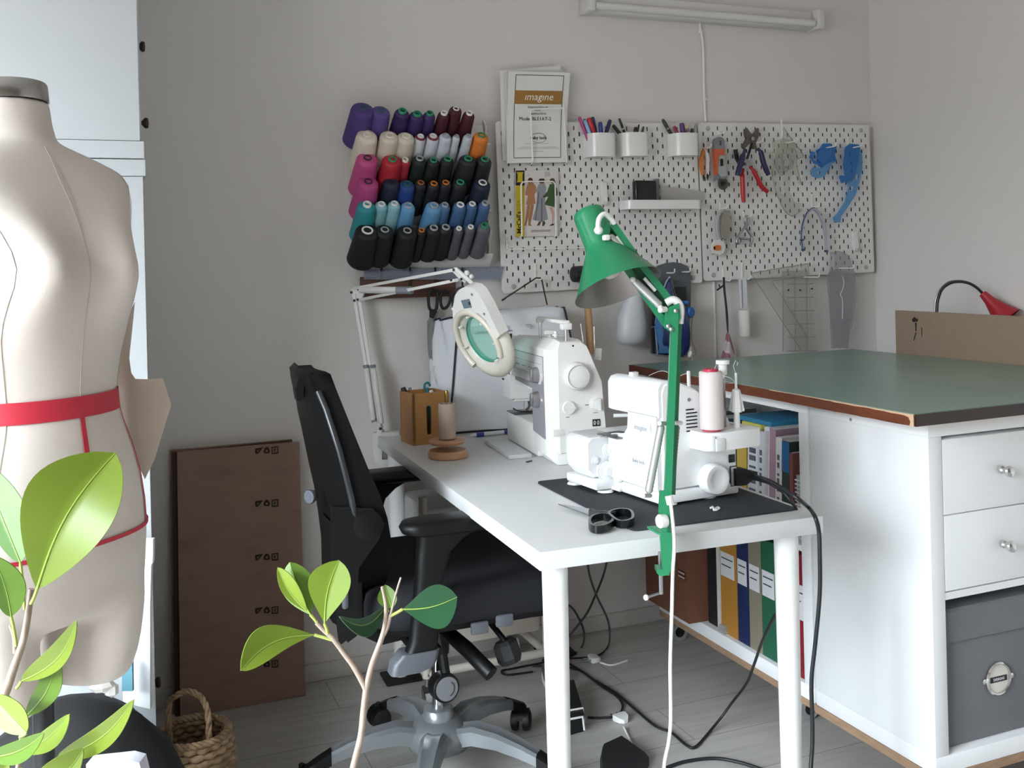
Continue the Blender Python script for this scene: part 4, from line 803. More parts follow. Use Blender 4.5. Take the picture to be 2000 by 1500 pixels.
# lower arm, twin bars with springs
for (x0, x1, dp, w) in ((1303, 1318, -.018, .0135), (1312, 1326, .002, .012)):
    bar3('lower_arm', [CB(x0, 985 if x0 < 1310 else 965, dp), CB(x1, 605, dp)], .011, w, GRN)
SPR = mat('spring_silver', '#c3c5c4', .3, .6)
def spring(a, b, r, mt=SPR):
    a, b = V(a), V(b); d = (b - a); W = frame(a, d); n = 34; prof = [(r * .4, 0)] + [(r * (1 if i % 2 else .9), .004 + (d.length - .008) * i / n) for i in range(n + 1)] + [(r * .4, d.length)]
    return M().lathe(prof, W, 12).obj('spring', mt, t, smooth=60)
spring(CB(1266, 968 - 4, -.01), CB(1292, 829, -.01), .0075); spring(CB(1311, 950, .014), CB(1322, 829, .014), .0062, mat('spring_dark', '#7b7770', .4, 1))
for q in ((1262, 968), (1294, 827), (1322, 826)): M().tube([CB(q[0] - 6, q[1], -.02), CB(q[0] + 8, q[1], .012)], .004, 8).obj('spring_peg', LW, t)
# elbow
for d in (-.022, .004): M().slab([CB(1299, 603, d), CB(1326, 592, d), CB(1330, 620, d), CB(1322, 640, d), CB(1312, 650, d), CB(1297, 640, d)], FW * .003).obj('elbow_plate', GRN, t)
M().tube(smooth_path([CB(1301, 592, -.008), CB(1314, 586, -.01), CB(1325, 592, -.01), CB(1329, 606, -.01), CB(1327, 632, -.01)], 5), [.0075] * 21, 10).obj('cable_sleeve', LW, t, smooth=60)
M().tube([CB(1289, 605, -.03), CB(1300, 604, -.02)], .0055, 10).obj('elbow_peg', LW, t)
for q in ((1320, 607), (1305, 637), (1311, 643)): M().lathe([(.004, 0), (.004, .003), (.0001, .005)], frame(CB(*q, -.024), -FW), 10).obj('rivet', STEEL, t)
# upper arm
bar3('upper_arm', [CB(1316, 596, 0), CB(1258, 524, .0), CB(1196, 437, 0)], .011, .0125, GRN); bar3('upper_arm', [CB(1301, 634, .0), CB(1243, 553, .0), CB(1180, 458, 0)], .010, .0125, GRN)
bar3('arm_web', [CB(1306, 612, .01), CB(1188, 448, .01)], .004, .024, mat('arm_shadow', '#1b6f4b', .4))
spring(CB(1236, 546, -.012), CB(1291, 599, -.012), .0078); spring(CB(1192, 458, -.008), CB(1229, 505, -.008), .0055)
M().tube([CB(1203, 462, -.006), CB(1228, 498, -.006)], .0035, 8).obj('cable', LW, t); M().tube([CB(1258, 543, -.004), CB(1280, 568, -.004)], .0035, 8).obj('cable', LW, t)
for q in ((1236, 546), (1290, 601)): M().ball(CB(*q, -.016), .0055, 10).obj('spring_peg', LW, t)
# head bracket and shade
M().slab([CB(1179, 448, -.008), CB(1190, 430, -.008), CB(1192, 455, -.008), CB(1184, 470, -.008), CB(1172, 470, -.008)], FW * .004).obj('head_bracket', GRN, t)
M().tube(smooth_path([CB(1200, 436, -.006), CB(1192, 426, -.012), CB(1180, 418, -.02), CB(1170, 428, -.026), CB(1168, 446, -.03)], 5), [.0048] * 21, 10).obj('cable_sleeve', LW, t, smooth=60)
M().ball(CB(1169, 450, -.03), .0085, 14, (1, 1, .9)).obj('cable_gland', LW, t); M().box(CB(1184, 464, -.02), (.012, .014, .011), .003).obj('tension_knob', LW, t)
ax = (R2 * .31 - U2 * .87 - FW * .36).normalized(); top = CB(1148, 413, .045); W = frame(top, ax)
prof = [(.0001, .002), (.02, 0), (.0275, .001), (.0298, .006), (.0303, .012), (.0305, .068), (.0315, .074), (.0325, .080), (.045, .1), (.0815, .161), (.083, .1625)]
M().lathe(prof, W, 48, cap=False).obj('shade', GRN, t, smooth=40)
M().lathe([(.0822, .1622), (.0805, .160), (.044, .0995), (.0315, .079), (.0295, .068), (.0285, .012)], W, 48, cap=False).obj('reflector', mat('lamp_inside', '#8d8784', .42, .75), t, smooth=60)
M().lathe([(.008, .05), (.013, .074), (.024, .102), (.026, .116), (.0225, .13), (.012, .139), (.0001, .1415)], W, 20).obj('bulb', clear('bulb_glass', '#f2ece6', .45, .05), t, smooth=60)
M().lathe([(.013, .02), (.013, .058)], W, 16).obj('socket', mat('socket', '#3b3a38', .5), t)
M().tube([W @ V((.024, .012, .06)), W @ V((.03, .014, .06))], .003, 8).obj('shade_screw', STEEL, t)
M().tube([CB(1306, 968, -.026), CB(1310, 985, -.028)], .007, 10).obj('cable_gland', LW, t)
cord = [CB(1308, 970, -.03), CB(1312, 1000, -.034), CB(1317, 1060, -.036), CB(1314, 1120, -.036), CB(1312, 1200, -.035), CB(1309, 1300, -.035), CB(1310, 1400, -.035), CB(1306, 1450, -.035), CB(1297, 1500, -.035), CB(1296, 1600, -.03), onZ(1330, 1660, .004)]
M().tube(smooth_path(cord, 6), .0034, 8).obj('power_cord', LW, t, smooth=80)
# ================================================================ magnifier lamp
t = thing('magnifier_lamp', 'white jointed magnifier lamp clamped to the back left table corner', 'lamp', at(752, 870, 3.06))
MW = mat('magnifier_white', '#d9d8d4', .35); MCR = mat('magnifier_cream', '#cbc6ba', .4); D1 = 3.05
def G(x, y, d=D1): return at(x, y, d)
def gb(nm, a, b, w, th, mt=MW, n=None): return M().strip([a, b], w, th, -FW).obj(nm, mt, t)
# clamp
M().slab([G(729, 846, 3.07), G(779, 843, 3.07), G(780, 850, 3.07), G(747, 856, 3.07), G(746, 898, 3.07), G(768, 897, 3.07), G(767, 905, 3.07), G(740, 909, 3.07), G(733, 903, 3.07), G(728, 880, 3.07)], FW * .03).obj('clamp', mat('clamp_cream', '#c7c6bf', .45), t)
M().tube([G(761, 888, 3.08), G(762, 925, 3.08)], .0045, 10).obj('clamp_screw', DSTEEL, t); M().tube([G(742, 848, 3.08), G(743, 838, 3.08)], .012, 14).obj('pivot_post', MW, t)
M().slab([G(735, 838, 3.06), G(736, 826, 3.06), G(741, 818, 3.06), G(747, 836, 3.06), G(745, 845, 3.06)], FW * .02).obj('base_bracket', MW, t)
M().lathe([(.0045, 0), (.0045, .003), (.0001, .004)], frame(G(743, 837, 3.055), -FW), 10).obj('rivet', BLACK, t)
# lower arm pair and springs
for a, b in (((733, 822), (691, 573)), ((741, 832), (703, 590))): gb('lower_arm', G(*a), G(*b), .008, .009)
for a, b in (((729, 822), (715, 718)), ((745, 828), (729, 718))):
    M().lathe([(.005, 0), (.0085, .004), (.0085, (G(*b) - G(*a)).length - .004), (.005, (G(*b) - G(*a)).length)], frame(G(*a, 3.04), G(*b, 3.04) - G(*a, 3.04)), 14).obj('spring_sleeve', MW, t)
    M().lathe([(.0088, 0), (.0088, .008)], frame(G(*b, 3.04), G(*b, 3.04) - G(*a, 3.04)), 14).obj('spring_end', GREYP, t)
M().tube([G(729, 818, 3.04), G(731, 824, 3.04)], .008, 10).obj('spring_end', GREYP, t)
# elbow + upper arm (comes towards the room)
M().slab([G(685, 568), G(690, 560), G(706, 562), G(711, 572), G(705, 588), G(692, 591)], FW * .025).obj('elbow_bracket', MW, t)
for q in ((686, 571), (699, 585), (700, 565), (692, 587)): M().lathe([(.004, 0), (.004, .003), (.0001, .004)], frame(G(*q, 3.045), -FW), 10).obj('rivet', BLACK, t)
E1 = 2.78
gb('upper_arm', G(693, 563), G(888, 527, E1), .010, .0085); gb('upper_arm', G(700, 586), G(897, 546, E1), .010, .0085)
a, b = G(703, 566, 3.03), G(792, 567, 2.92); M().lathe([(.006, 0), (.0105, .004), (.0105, (b - a).length)], frame(a, b - a), 14).obj('spring_sleeve', MW, t)
a2 = G(775, 567, 2.93); M().lathe([(.0112, 0), (.0112, .05)], frame(a2, b - a2), 14).obj('spring_end', GREYP, t)
M().slab([G(880, 527, E1), G(888, 522, E1), G(897, 526, E1), G(912, 546, E1), G(908, 553, E1), G(900, 548, E1)], FW * .02).obj('head_bracket', MW, t)
for q in ((886, 527), (881, 547), (901, 545)): M().lathe([(.004, 0), (.004, .003), (.0001, .004)], frame(G(*q, E1 - .012), -FW), 10).obj('rivet', BLACK, t)
M().tube([G(890, 525, E1 - .01), G(914, 546, E1 - .03), G(922, 553, E1 - .05), G(930, 566, E1 - .06)], .006, 10).obj('head_arm', MW, t); M().ball(G(912, 533, E1 - .03), .008, 10).obj('tension_knob', MW, t); M().ball(G(921, 540, E1 - .03), .007, 10).obj('tension_knob', MW, t)
# head: local z = underside normal (facing the viewer), x = along the long axis towards the arm
E2 = 2.66; c = G(942, 664, E2); nz = (-R2 * .73 - U2 * .39 - FW * .56).normalized(); xx = (-R2 * .45 + U2 * .88); HM = frame(c, nz, xx)
ro, ri = .112, .064
M().lathe([(ri, -.004), (ri + .006, .004), (ri + .02, .0125), (ro - .018, .012), (ro - .006, .004), (ro, -.005), (ro - .001, -.014), (ro - .014, -.022), (ri + .02, -.022), (ri, -.016), (ri, -.004)], HM, 56, cap=False).obj('ring_housing', MCR, t, smooth=60)
M().tube([HM @ V(((ri + .024) * cos(a), (ri + .024) * sin(a), .016)) for a in [R(x) for x in range(-128, 129, 8)]], .0085, 10).obj('ring_tube', mat('ring_tube', '#cfc8ba', .25), t, smooth=80)
for a in (-150, -105, -55, -10, 40, 90):
    p = HM @ V(((ri + .008) * cos(R(a)), (ri + .008) * sin(R(a)), .012)); M().lathe([(.0035, -.004), (.0035, .006), (.0001, .008)], frame(p, nz), 8).obj('tube_clip', mat('clip_clear', '#e0dfd8', .2), t)
M().lathe([(.0001, .0045), (.03, .0035), (.055, .0005), (.063, -.002), (.063, -.008), (.055, -.0105), (.03, -.0135), (.0001, -.0145)], HM, 48).obj('lens', clear('lens_glass', '#dcf7ef', .84, .04), t, smooth=70)
M().lathe([(ri + .0015, .0), (ri - .001, .002), (ri - .002, -.012), (ri + .0015, -.014)], HM, 48, cap=False).obj('lens_rim', mat('lens_rim_teal', '#2f9a86', .3), t)
# hood plate over the arm side
def HP(px, py, zz): o = c + nz * zz; d_ = ray(px, py); return CAM + d_ * ((o - CAM).dot(nz) / d_.dot(nz))
hp = [(888, 634), (884, 618), (885, 596), (889, 576), (898, 565), (910, 560), (924, 563), (933, 571), (950, 600), (963, 628), (976, 655), (970, 662), (958, 642), (949, 626), (934, 612), (897, 609), (893, 620)]
M().slab([HP(x, y, .018) for x, y in hp], -nz * .03).obj('hood', MW, t, smooth=40)
M().slab([HP(x, y, .0192) for x, y in ((900, 587), (916, 584), (921, 601), (906, 603))], -nz * .0012).obj('rating_label', mat('label_slate', '#68757f', .5), t, smooth=0)
M().slab([HP(x, y, .0202) for x, y in ((914, 590), (918, 590), (919, 595), (916, 596))], -nz * .001).obj('label_mark', INK, t)
for x, y in ((922, 575), (946, 613)): M().lathe([(.0035, 0), (.0035, .002)], frame(HP(x, y, .018), nz), 10).obj('screw', GREYP, t)
M().tube([HP(886, 600, 0), HP(890, 606, .0), HP(892, 618, 0)], .008, 10).obj('hinge', MW, t); M().tube(smooth_path([HP(905, 560, -.03), HP(892, 566, -.04), HP(885, 580, -.04), HP(884, 598, -.03)], 4), .0032, 8).obj('cable', BLACK, t)
# ================================================================ sewing machine
MWH = mat('machine_white', '#e3e2df', .35); MLG = mat('machine_light_grey', '#cfcdce', .4); MGR = mat('machine_grey', '#918f95', .45); MDK = mat('machine_steel', '#57524d', .4, .8)
a6 = R(6); SM = frame((-.150, -.737, TH), (0, 0, 1), (cos(a6), -sin(a6), 0))      # x = depth away from operator, y = towards the needle end
t = thing('sewing_machine', 'older white sewing machine with handwheel and grey front panel, near the wall', 'sewing machine', SM @ V((.08, .2, 0)), RZ(-6))
def s(nm, fn, mt, smooth=35, par=None): m = M(SM); fn(m); return m.obj(nm, mt, par or t, smooth)
end0 = [(.030, .006), (.152, .006), (.153, .07), (.144, .205), (.104, .298), (.088, .308), (.030, .310), (.030, .290)]
full = [(.0, .022), (.158, .022), (.160, .07), (.150, .212), (.110, .306), (.095, .316), (.032, .318), (.0, .295)]
def body(m):
    r = lambda p, y, k=0: [(x, y, z) for x, z in p]
    e1 = [(.026, .0), (.154, .0), (.156, .07), (.146, .208), (.106, .301), (.091, .312), (.032, .314), (.026, .292)]
    m.loft([r([(x * .97 + .002, z * .99 + .001) for x, z in e1], -.002), r(e1, .002), r([(.004, .018), (.158, .0), (.160, .07), (.150, .212), (.110, .306), (.095, .316), (.032, .318), (.0, .293)], .034), r(full, .04), r(full, .128), r([(x * .985 + .001, z * .99) for x, z in full], .133)])
s('pillar', body, MWH, 30)
s('foot', lambda m: m.bx((.018, -.004, 0), (.165, .14, .03), .005), MWH)
s('seam_line', lambda m: (m.bx((.03, -.0046, .0295), (.155, -.0035, .031)), m.bx((.105, -.0032, .066), (.15, -.002, .0675))), mat('seam_grey', '#a9a8a8', .6))
def arm(m):
    p = [(0, .178), (.112, .178), (.122, .20), (.124, .262), (.098, .304), (.03, .31), (.0, .286)]
    m.loft([[(x, y, z) for x, z in p] for y in (.12, .36)] + [[(.06 + (x - .06) * .98, .365, .24 + (z - .24) * .97) for x, z in p]])
s('arm', arm, MWH)
def head(m):
    p = [(-.004, .128), (.108, .128), (.118, .15), (.118, .262), (.09, .298), (.03, .304), (-.004, .282)]
    m.loft([[(x, y, z) for x, z in p] for y in (.34, .415)] + [[(.057 + (x - .057) * .95, .428, .22 + (z - .22) * .95) for x, z in p], [(.057 + (x - .057) * .8, .434, .22 + (z - .22) * .82) for x, z in p]])
s('head', head, MWH, 40)
def bed(m):
    m.bx((.006, .12, .0), (.135, .425, .083), .006, 3)
s('free_arm_bed', bed, MWH); s('needle_plate', lambda m: m.bx((.004, .325, .083), (.132, .418, .0855), .0008), mat('needle_plate', '#77787b', .35, .7))
s('front_panel', lambda m: m.slab([(-.0012, .036, .274), (-.0012, .33, .274), (-.0012, .33, .19), (-.0012, .137, .182), (-.0012, .137, .07), (-.0012, .036, .062)], (.003, 0, 0)), MGR, 0)
s('stitch_chart', lambda m: m.slab([(-.0022, .04, .272), (-.0022, .325, .272), (-.0022, .325, .2), (-.0022, .06, .2), (-.0022, .04, .215)], (.002, 0, 0)), MLG, 0)
def marks(m):
    for k in range(4): m.bx((-.0028, .07 + .06 * k, .236), (-.002, .105 + .06 * k, .238))
    m.bx((-.0028, .05, .252), (-.002, .31, .2528)); m.bx((-.0028, .05, .222), (-.002, .31, .2228))
s('chart_lines', marks, mat('chart_grey', '#8b898b', .6), 0)
for y, z in ((.085, .222), (.088, .158)):
    o = s('dial', lambda m: m.lathe([(.0215, 0), (.0215, .006), (.0185, .017), (.016, .0185), (.0001, .0185)], frame((-.001, y, z), (-1, 0, 0)), 28), mat('dial_silver', '#a9a7aa', .3, .8)); s('dial_ridge', lambda m: m.bx((-.023, y - .003, z - .017), (-.016, y + .003, z + .017), .001), STEEL, 35, o)
    s('indicator', lambda m: m.bx((-.003, .046, z + .0), (-.001, .056, z + .006)), WHITE2)
# end face: handwheel, small knobs, socket symbol
def E(u, w): return V((u, -.0022, w))
W = lambda u, w: frame(E(u, w), (0, -1, 0))
s('handwheel', lambda m: m.lathe([(.034, 0), (.036, .004), (.0345, .018), (.0295, .024), (.0285, .022), (.0275, .0225), (.0001, .0235)], W(.074, .225), 48), MWH, 50)
s('handwheel_groove', lambda m: m.lathe([(.0282, .0243), (.0292, .0243), (.0292, .0238), (.0282, .0238)], W(.074, .225), 48, cap=False), mat('seam_grey'))
s('balance_knob', lambda m: (m.lathe([(.0165, 0), (.0165, .006), (.0155, .008), (.0001, .008)], W(.052, .145), 28), m.slab([(.036, -.0125, .1435), (.07, -.0125, .142), (.07, -.0125, .146), (.036, -.0125, .149)], (0, .006, 0))), MWH)
s('speed_knob', lambda m: (m.lathe([(.015, 0), (.015, .006), (.0001, .0065)], W(.124, .15), 28), m.slab([(.126, -.024, .135), (.134, -.02, .135), (.134, -.02, .165), (.126, -.024, .165), (.114, -.015, .158), (.112, -.012, .15), (.114, -.015, .142)], (0, .018, 0))), MWH)
s('knob_marks', lambda m: (m.bx((.097, -.003, .148), (.107, -.002, .1503)), m.bx((.045, -.003, .120), (.054, -.002, .1218)), m.bx((.119, -.003, .127), (.131, -.002, .1285))), GINK)
s('socket_mark', lambda m: m.slab([(.116, -.0035, .093), (.137, -.0035, .093), (.137, -.0035, .111), (.116, -.0035, .111)], (0, .002, 0), [[(cx + .0038 * cos(R(a)), -.0035, .102 + .006 * sin(R(a))) for a in range(0, 360, 30)] for cx in (.1215, .1315)]), INK, 0)
s('socket_mark', lambda m: (m.bx((.1207, -.0032, .100), (.1222, -.002, .104)), m.bx((.1308, -.0032, .100), (.1323, -.002, .104))), INK, 0)
s('end_screw', lambda m: m.lathe([(.0025, 0), (.0025, .001)], W(.068, .302), 10), DKHOLE)
s('bed_latch', lambda m: m.bx((.010, .002, .074), (.042, .001 - .004, .092), .002), mat('machine_cream', '#dddbd6', .4)); s('foot_screw', lambda m: m.bx((.0165, .02, .012), (.0185, .03, .024)), DKHOLE)
# carrying handle, pins, bobbin winder
s('handle', lambda m: (m.bx((.045, .002, .357), (.063, .232, .367), .003), m.bx((.040, -.002, .343), (.068, .02, .360), .003), m.bx((.044, .222, .350), (.064, .236, .362), .003)), MWH)
for y in (.01, .226): s('handle_post', lambda m: m.cyl((.054, y, .30), (.054, y, .352), .0042, n=12), CHROME)
s('bobbin_winder', lambda m: (m.cyl((.056, .10, .312), (.056, .10, .334), .0045), m.lathe([(.009, .322), (.009, .326), (.004, .327)], T(.056, .10, 0), 16), m.bx((.03, .112, .325), (.06, .12, .336), .002), m.cyl((.048, .126, .312), (.048, .126, .33), .006)), WHITE2)
s('spool_pin', lambda m: m.tube([(.128, .08, .29), (.118, .075, .352)], .0017, 8), mat('pin_white', '#e9e4dc', .3)); s('spool_pin', lambda m: m.tube([(.15, .06, .27), (.146, .05, .345)], .0017, 8), mat('pin_white'))
s('rear_flap', lambda m: m.slab([(.150, .05, .288), (.166, .05, .286), (.164, .05, .255), (.146, .05, .26)], (0, .004, 0)), mat('machine_cream'))
# head details, presser and needle
s('thread_guide', lambda m: (m.tube([(-.006, .40, .19), (-.006, .40, .262), (-.004, .396, .278), (.012, .385, .295)], .0016, 6), m.tube([(.012, .385, .295), (.014, .383, .312)], .004, 8)), DSTEEL)
s('take_up_slot', lambda m: (m.bx((-.0055, .405, .176), (-.004, .425, .18)), m.bx((-.0055, .345, .198), (-.004, .348, .262)), m.bx((-.0055, .392, .250), (-.004, .395, .256))), DKHOLE)
s('presser_bar', lambda m: (m.cyl((.06, .366, .135), (.06, .366, .108), .005), m.bx((.045, .35, .118), (.075, .38, .134), .003), m.tube([(.06, .366, .112), (.058, .366, .098), (.05, .37, .09)], .0035, 8)), MDK)
s('presser_foot', lambda m: (m.bx((.03, .355, .0865), (.07, .385, .0895), .001), m.tube([(.03, .372, .088), (.018, .374, .0915), (.012, .374, .097)], .002, 6)), mat('foot_chrome', '#8c8a88', .25, 1))
s('needle', lambda m: m.tube([(.045, .372, .128), (.045, .372, .09)], .0008, 6), STEEL); s('presser_lever', lambda m: m.slab([(.02, .436, .16), (.034, .436, .165), (.06, .436, .115), (.05, .436, .113)], (0, .004, 0)), GREYP)
s('head_lower', lambda m: m.bx((.008, .345, .118), (.085, .42, .135), .004), MWH)
s('thread_cutter', lambda m: m.bx((-.003, .30, .183), (.002, .34, .199), .001), mat('machine_cream'))
o = M(SM).bx((-.075, .12, .0), (-.012, .375, .012), .003).obj('extension_plate', mat('plate_grey', '#c6c7c9', .35)); tag(o, 'low grey metal accessory plate in front of the sewing machine bed', 'plate')
o = M(SM).tube([(-.045, .06, .003), (-.028, .068, .003)], .002, 8).obj('metal_pin', DSTEEL); tag(o, 'small dark pin lying in front of the sewing machine', 'pin')
# ================================================================ overlock machine
OW = mat('overlock_white', '#ecedee', .28); OG = mat('overlock_seam', '#b9bdc2', .5); a5 = R(5.5)
OM = frame((-.120, -1.252, TH + .006), (0, 0, 1), (cos(a5), sin(a5), 0))     # x = depth, y = towards the needle end
t = thing('overlock_machine', 'bright white overlock machine with grey script lettering on the dark mat', 'overlock machine', OM @ V((.08, .13, -.002)), RZ(5.5))
def q(nm, fn, mt=OW, smooth=35, par=None): m = M(OM); fn(m); return m.obj(nm, mt, par or t, smooth)
def pil(m):
    p = [(-.002, .03), (.190, .03), (.191, .12), (.172, .165), (.13, .205), (.085, .235), (.04, .252), (.014, .256), (.002, .25), (-.004, .235)]
    c = lambda k, y: [(.085 + (x - .085) * k, y, .14 + (z - .14) * k) for x, z in p]
    m.loft([c(.97, -.002), c(.995, .001), c(1, .005), c(1, .105), c(.99, .110)])
q('housing', pil, OW, 40)
def hd(m):
    p = [(-.012, .182), (.1, .182), (.13, .2), (.085, .236), (.04, .254), (.012, .259), (-.004, .255), (-.012, .243)]
    c = lambda k, y: [(.045 + (x - .045) * k, y, .222 + (z - .222) * k) for x, z in p]
    m.loft([c(.97, .0), c(1, .006), c(1, .175), c(.97, .19), c(.86, .2), c(.6, .205)])
q('head', hd, OW, 50)
q('front_cover', lambda m: m.loft([[(x, y, z) for y, z in ((.004, .03), (.185, .03), (.19, .06), (.188, .118), (.175, .128), (.125, .135), (.112, .148), (.108, .184), (.004, .184))] for x in (-.014, -.008, .01)]), OW, 30)
q('cover_seam', lambda m: (m.bx((-.0145, .004, .184), (-.011, .108, .1855)), m.tube([(-.0145, .022, .168), (-.0145, .025, .160), (-.0145, .022, .15)], .0009, 6)), OG)
q('throat', lambda m: m.bx((.004, .1, .124), (.1, .13, .183), .006), mat('throat_dark', '#3c3d40', .5))
q('arm_base', lambda m: m.bx((.0, .10, .03), (.15, .285, .122), .01, 3))
def arm2(m):
    p = [(-.066, .05), (-.05, .03), (.02, .028), (.06, .03), (.06, .118), (-.055, .118), (-.066, .108)]
    c = lambda k, y: [(-.01 + (x + .01) * k, y, .078 + (z - .078) * k) for x, z in p]
    m.loft([c(.97, .194), c(1, .198), c(1, .275), c(.96, .292), c(.85, .303), c(.6, .309)])
q('looper_cover', arm2, OW, 45)
q('cloth_plate', lambda m: m.bx((-.06, .2, .1185), (.06, .285, .121), .001), mat('cloth_plate', '#c9cacb', .3))
q('needle_plate', lambda m: (m.bx((-.03, .13, .122), (.03, .21, .125), .001), m.slab([(-.05, .165, .124), (.0, .158, .127), (.0, .148, .127), (-.04, .152, .124)], (0, 0, .0025)), m.tube([(.01, .14, .127), (.005, .138, .137), (.012, .136, .145)], .003, 8)), mat('plate_steel', '#85878b', .3, .8))
q('needle', lambda m: (m.tube([(.02, .15, .19), (.02, .15, .13)], .001, 6), m.tube([(.03, .15, .19), (.03, .15, .13)], .001, 6), m.cyl((.025, .15, .195), (.025, .15, .16), .0075), m.bx((.014, .145, .158), (.036, .157, .168), .002)), STEEL)
q('presser_foot', lambda m: (m.bx((-.005, .142, .128), (.04, .158, .132), .001), m.cyl((.035, .138, .19), (.035, .138, .132), .004), m.bx((.025, .132, .15), (.05, .15, .162), .002)), DSTEEL)
q('needle_screw', lambda m: m.cyl((-.014, .165, .168), (.014, .152, .168), .0042, n=12), WHITE2)
W = lambda u, w, y=.194: frame((u, y, w), (0, -1, 0))
for u, w, r, h in ((-.012, .088, .0155, .012), (-.047, .068, .0095, .005), (-.022, .044, .0215, .014)):
    o = q('dial', lambda m: m.lathe([(r, -.004), (r, h * .6), (r * .92, h * .7), (r * .5, h * .72), (r * .5, h * 1.3), (r * .42, h * 1.45), (.0001, h * 1.45)], W(u, w), 28)); q('dial_ring', lambda m: m.lathe([(r * .97, h * .62), (r * 1.03, h * .62), (r * 1.03, h * .5), (r * .97, h * .5)], W(u, w), 28, cap=False), OG, 35, o)
q('base', lambda m: (m.bx((-.012, -.004, .003), (.193, .19, .028), .004), m.bx((-.06, .17, .006), (.0, .30, .026), .004)))
for x, y in ((.02, .015), (.125, .02), (-.045, .285), (-.03, .18), (.15, .28)): q('foot', lambda m: m.lathe([(.017, -.0015), (.019, .0), (.016, .004)], T(x, y, 0), 20), WHITE2)
q('lower_catch', lambda m: (m.bx((-.02, .14, .004), (-.008, .19, .012), .003), m.tube([(-.016, .14, .03), (-.016, .15, .026)], .004, 8)), WHITE2)
fr = frame((-.0146, .062, .155), (-1, 0, 0), (0, -1, 0))
q('lettering', lambda m: m.text('imagine', .0155, fr, .0003, shear=.25), mat('letter_grey', '#9fa1a8', .6), 0); q('lettering', lambda m: m.text('baby lock', .011, frame((-.0146, .072, .082), (-1, 0, 0), (0, -1, 0)), .0003), mat('letter_grey'), 0)
q('oval_mark', lambda m: m.tube([(-.0144, .072 + .024 * cos(R(k)), .082 + .009 * sin(R(k))) for k in range(0, 360, 18)], .0004, 5, loop=True), OG)
# right end
W = lambda u, w: frame((u, -.003, w), (0, -1, 0))
q('handwheel', lambda m: m.lathe([(.030, 0), (.0325, .004), (.0325, .026), (.0295, .031), (.018, .0312), (.0165, .030), (.0001, .0305)], W(.113, .046), 40), OW, 50)
q('vent', lambda m: [m.bx((.058, -.0035, .148 + .0075 * k), (.086 if k < 6 else .078, -.001, .1505 + .0075 * k)) for k in range(7)], DKHOLE)
q('end_screw', lambda m: m.lathe([(.004, 0), (.004, .0008)], W(.066, .215), 14), GREYP)
q('power_switch', lambda m: (m.bx((.168, -.0048, .071), (.184, -.001, .088), .001), m.bx((.171, -.0066, .0745), (.181, -.003, .0845), .001)), BLACK)
q('power_inlet', lambda m: m.bx((.172, -.006, .021), (.187, .002, .061), .002), WHITE2); q('inlet_frame', lambda m: m.bx((.170, -.0042, .019), (.1895, .0, .063), .001), mat('inlet_dark', '#3c3f45', .5))
q('power_plug', lambda m: m.loft([[(x + .012, y - .004, .040 + z) for y, z in ((-.011, -.018), (.011, -.018), (.011, .018), (-.011, .018))] if x < .18 else [(x + .012, y * k - .004 - (x - .165) * .3, .040 + z * k) for y, z in ((-.011, -.018), (.011, -.018), (.011, .018), (-.011, .018))] for x, k in ((.166, 1), (.186, 1), (.196, .75), (.204, .5), (.216, .46))]), BLACKR, 30)
# rear thread tray, spool holders and mast
tr = [(.066, -.002), (.066, -.05), (.074, -.058), (.104, -.068), (.196, -.068), (.206, -.06), (.208, .0), (.204, .06), (.193, .06), (.193, -.002)]
q('thread_tray', lambda m: m.loft([[(x, y, .114) for x, y in tr], [(x, y, .147) for x, y in tr], [(.12 + (x - .12) * .985, -.03 + (y + .03) * .985, .151) for x, y in tr]]), OW, 40)
q('tray_catch', lambda m: m.bx((.082, -.0705, .114), (.105, -.06, .140), .002)); q('tray_seam', lambda m: m.bx((.0805, -.0665, .114), (.082, -.055, .145)), OG)
cc = OM @ V((.100, -.034, .1515)); e = thing('thread_cone', 'large pale pink thread cone with red ends on the overlock machine', 'thread cone', cc)
M(T(cc)).lathe([(.0238, .004), (.0246, .006)] + [(.0245 + .0002 * (-1) ** i, .006 + i * .0028) for i in range(41)] + [(.0242, .121), (.0225, .1235)], n=32).obj('thread_winding', mat('pale_pink_thread', '#d3c8c5', .6), e, 60)
M(T(cc)).lathe([(.0198, 0), (.0198, .005), (.019, .006)], n=24).obj('spool_base', mat('spool_red', '#b8334a', .4), e); M(T(cc)).lathe([(.0158, .121), (.0158, .1285), (.006, .1285), (.006, .118)], n=24, cap=False).obj('spool_top', mat('spool_red'), e)
for k, (u, v) in enumerate(((.17, -.03),)):
    e2 = q('spool_holder', lambda m: (m.lathe([(.0075, .149), (.006, .183), (.0105, .183), (.008, .2305), (.0035, .233), (.0028, .2335), (.0028, .266), (.0001, .267)], T(u, v, 0), 16), [m.slab([(u + .004 * cos(R(a)), v + .004 * sin(R(a)), .230), (u + .0085 * cos(R(a)), v + .0085 * sin(R(a)), .229), (u + .0165 * cos(R(a)), v + .0165 * sin(R(a)), .186), (u + .008 * cos(R(a)), v + .008 * sin(R(a)), .183)], (-.002 * sin(R(a)), .002 * cos(R(a)), 0)) for a in range(15, 375, 60)]), WHITE2)
q('thread_mast', lambda m: (m.bx((.148, -.014, .149), (.155, -.007, .255), .001), m.bx((.1475, -.0145, .245), (.1555, -.0065, .253))), STEEL)
q('mast_head', lambda m: (m.lathe([(.0035, .24), (.0035, .252), (.009, .252), (.009, .274), (.0145, .275), (.0145, .283), (.0001, .284)], T(.1515, -.0105, .010), 20)), WHITE2)
q('thread_guide_post', lambda m: (m.bx((.068, .0, .235), (.074, .006, .275), .001)), WHITE2)
CLH = clear('clear_hook', '#f0f0f0', .6, .05)
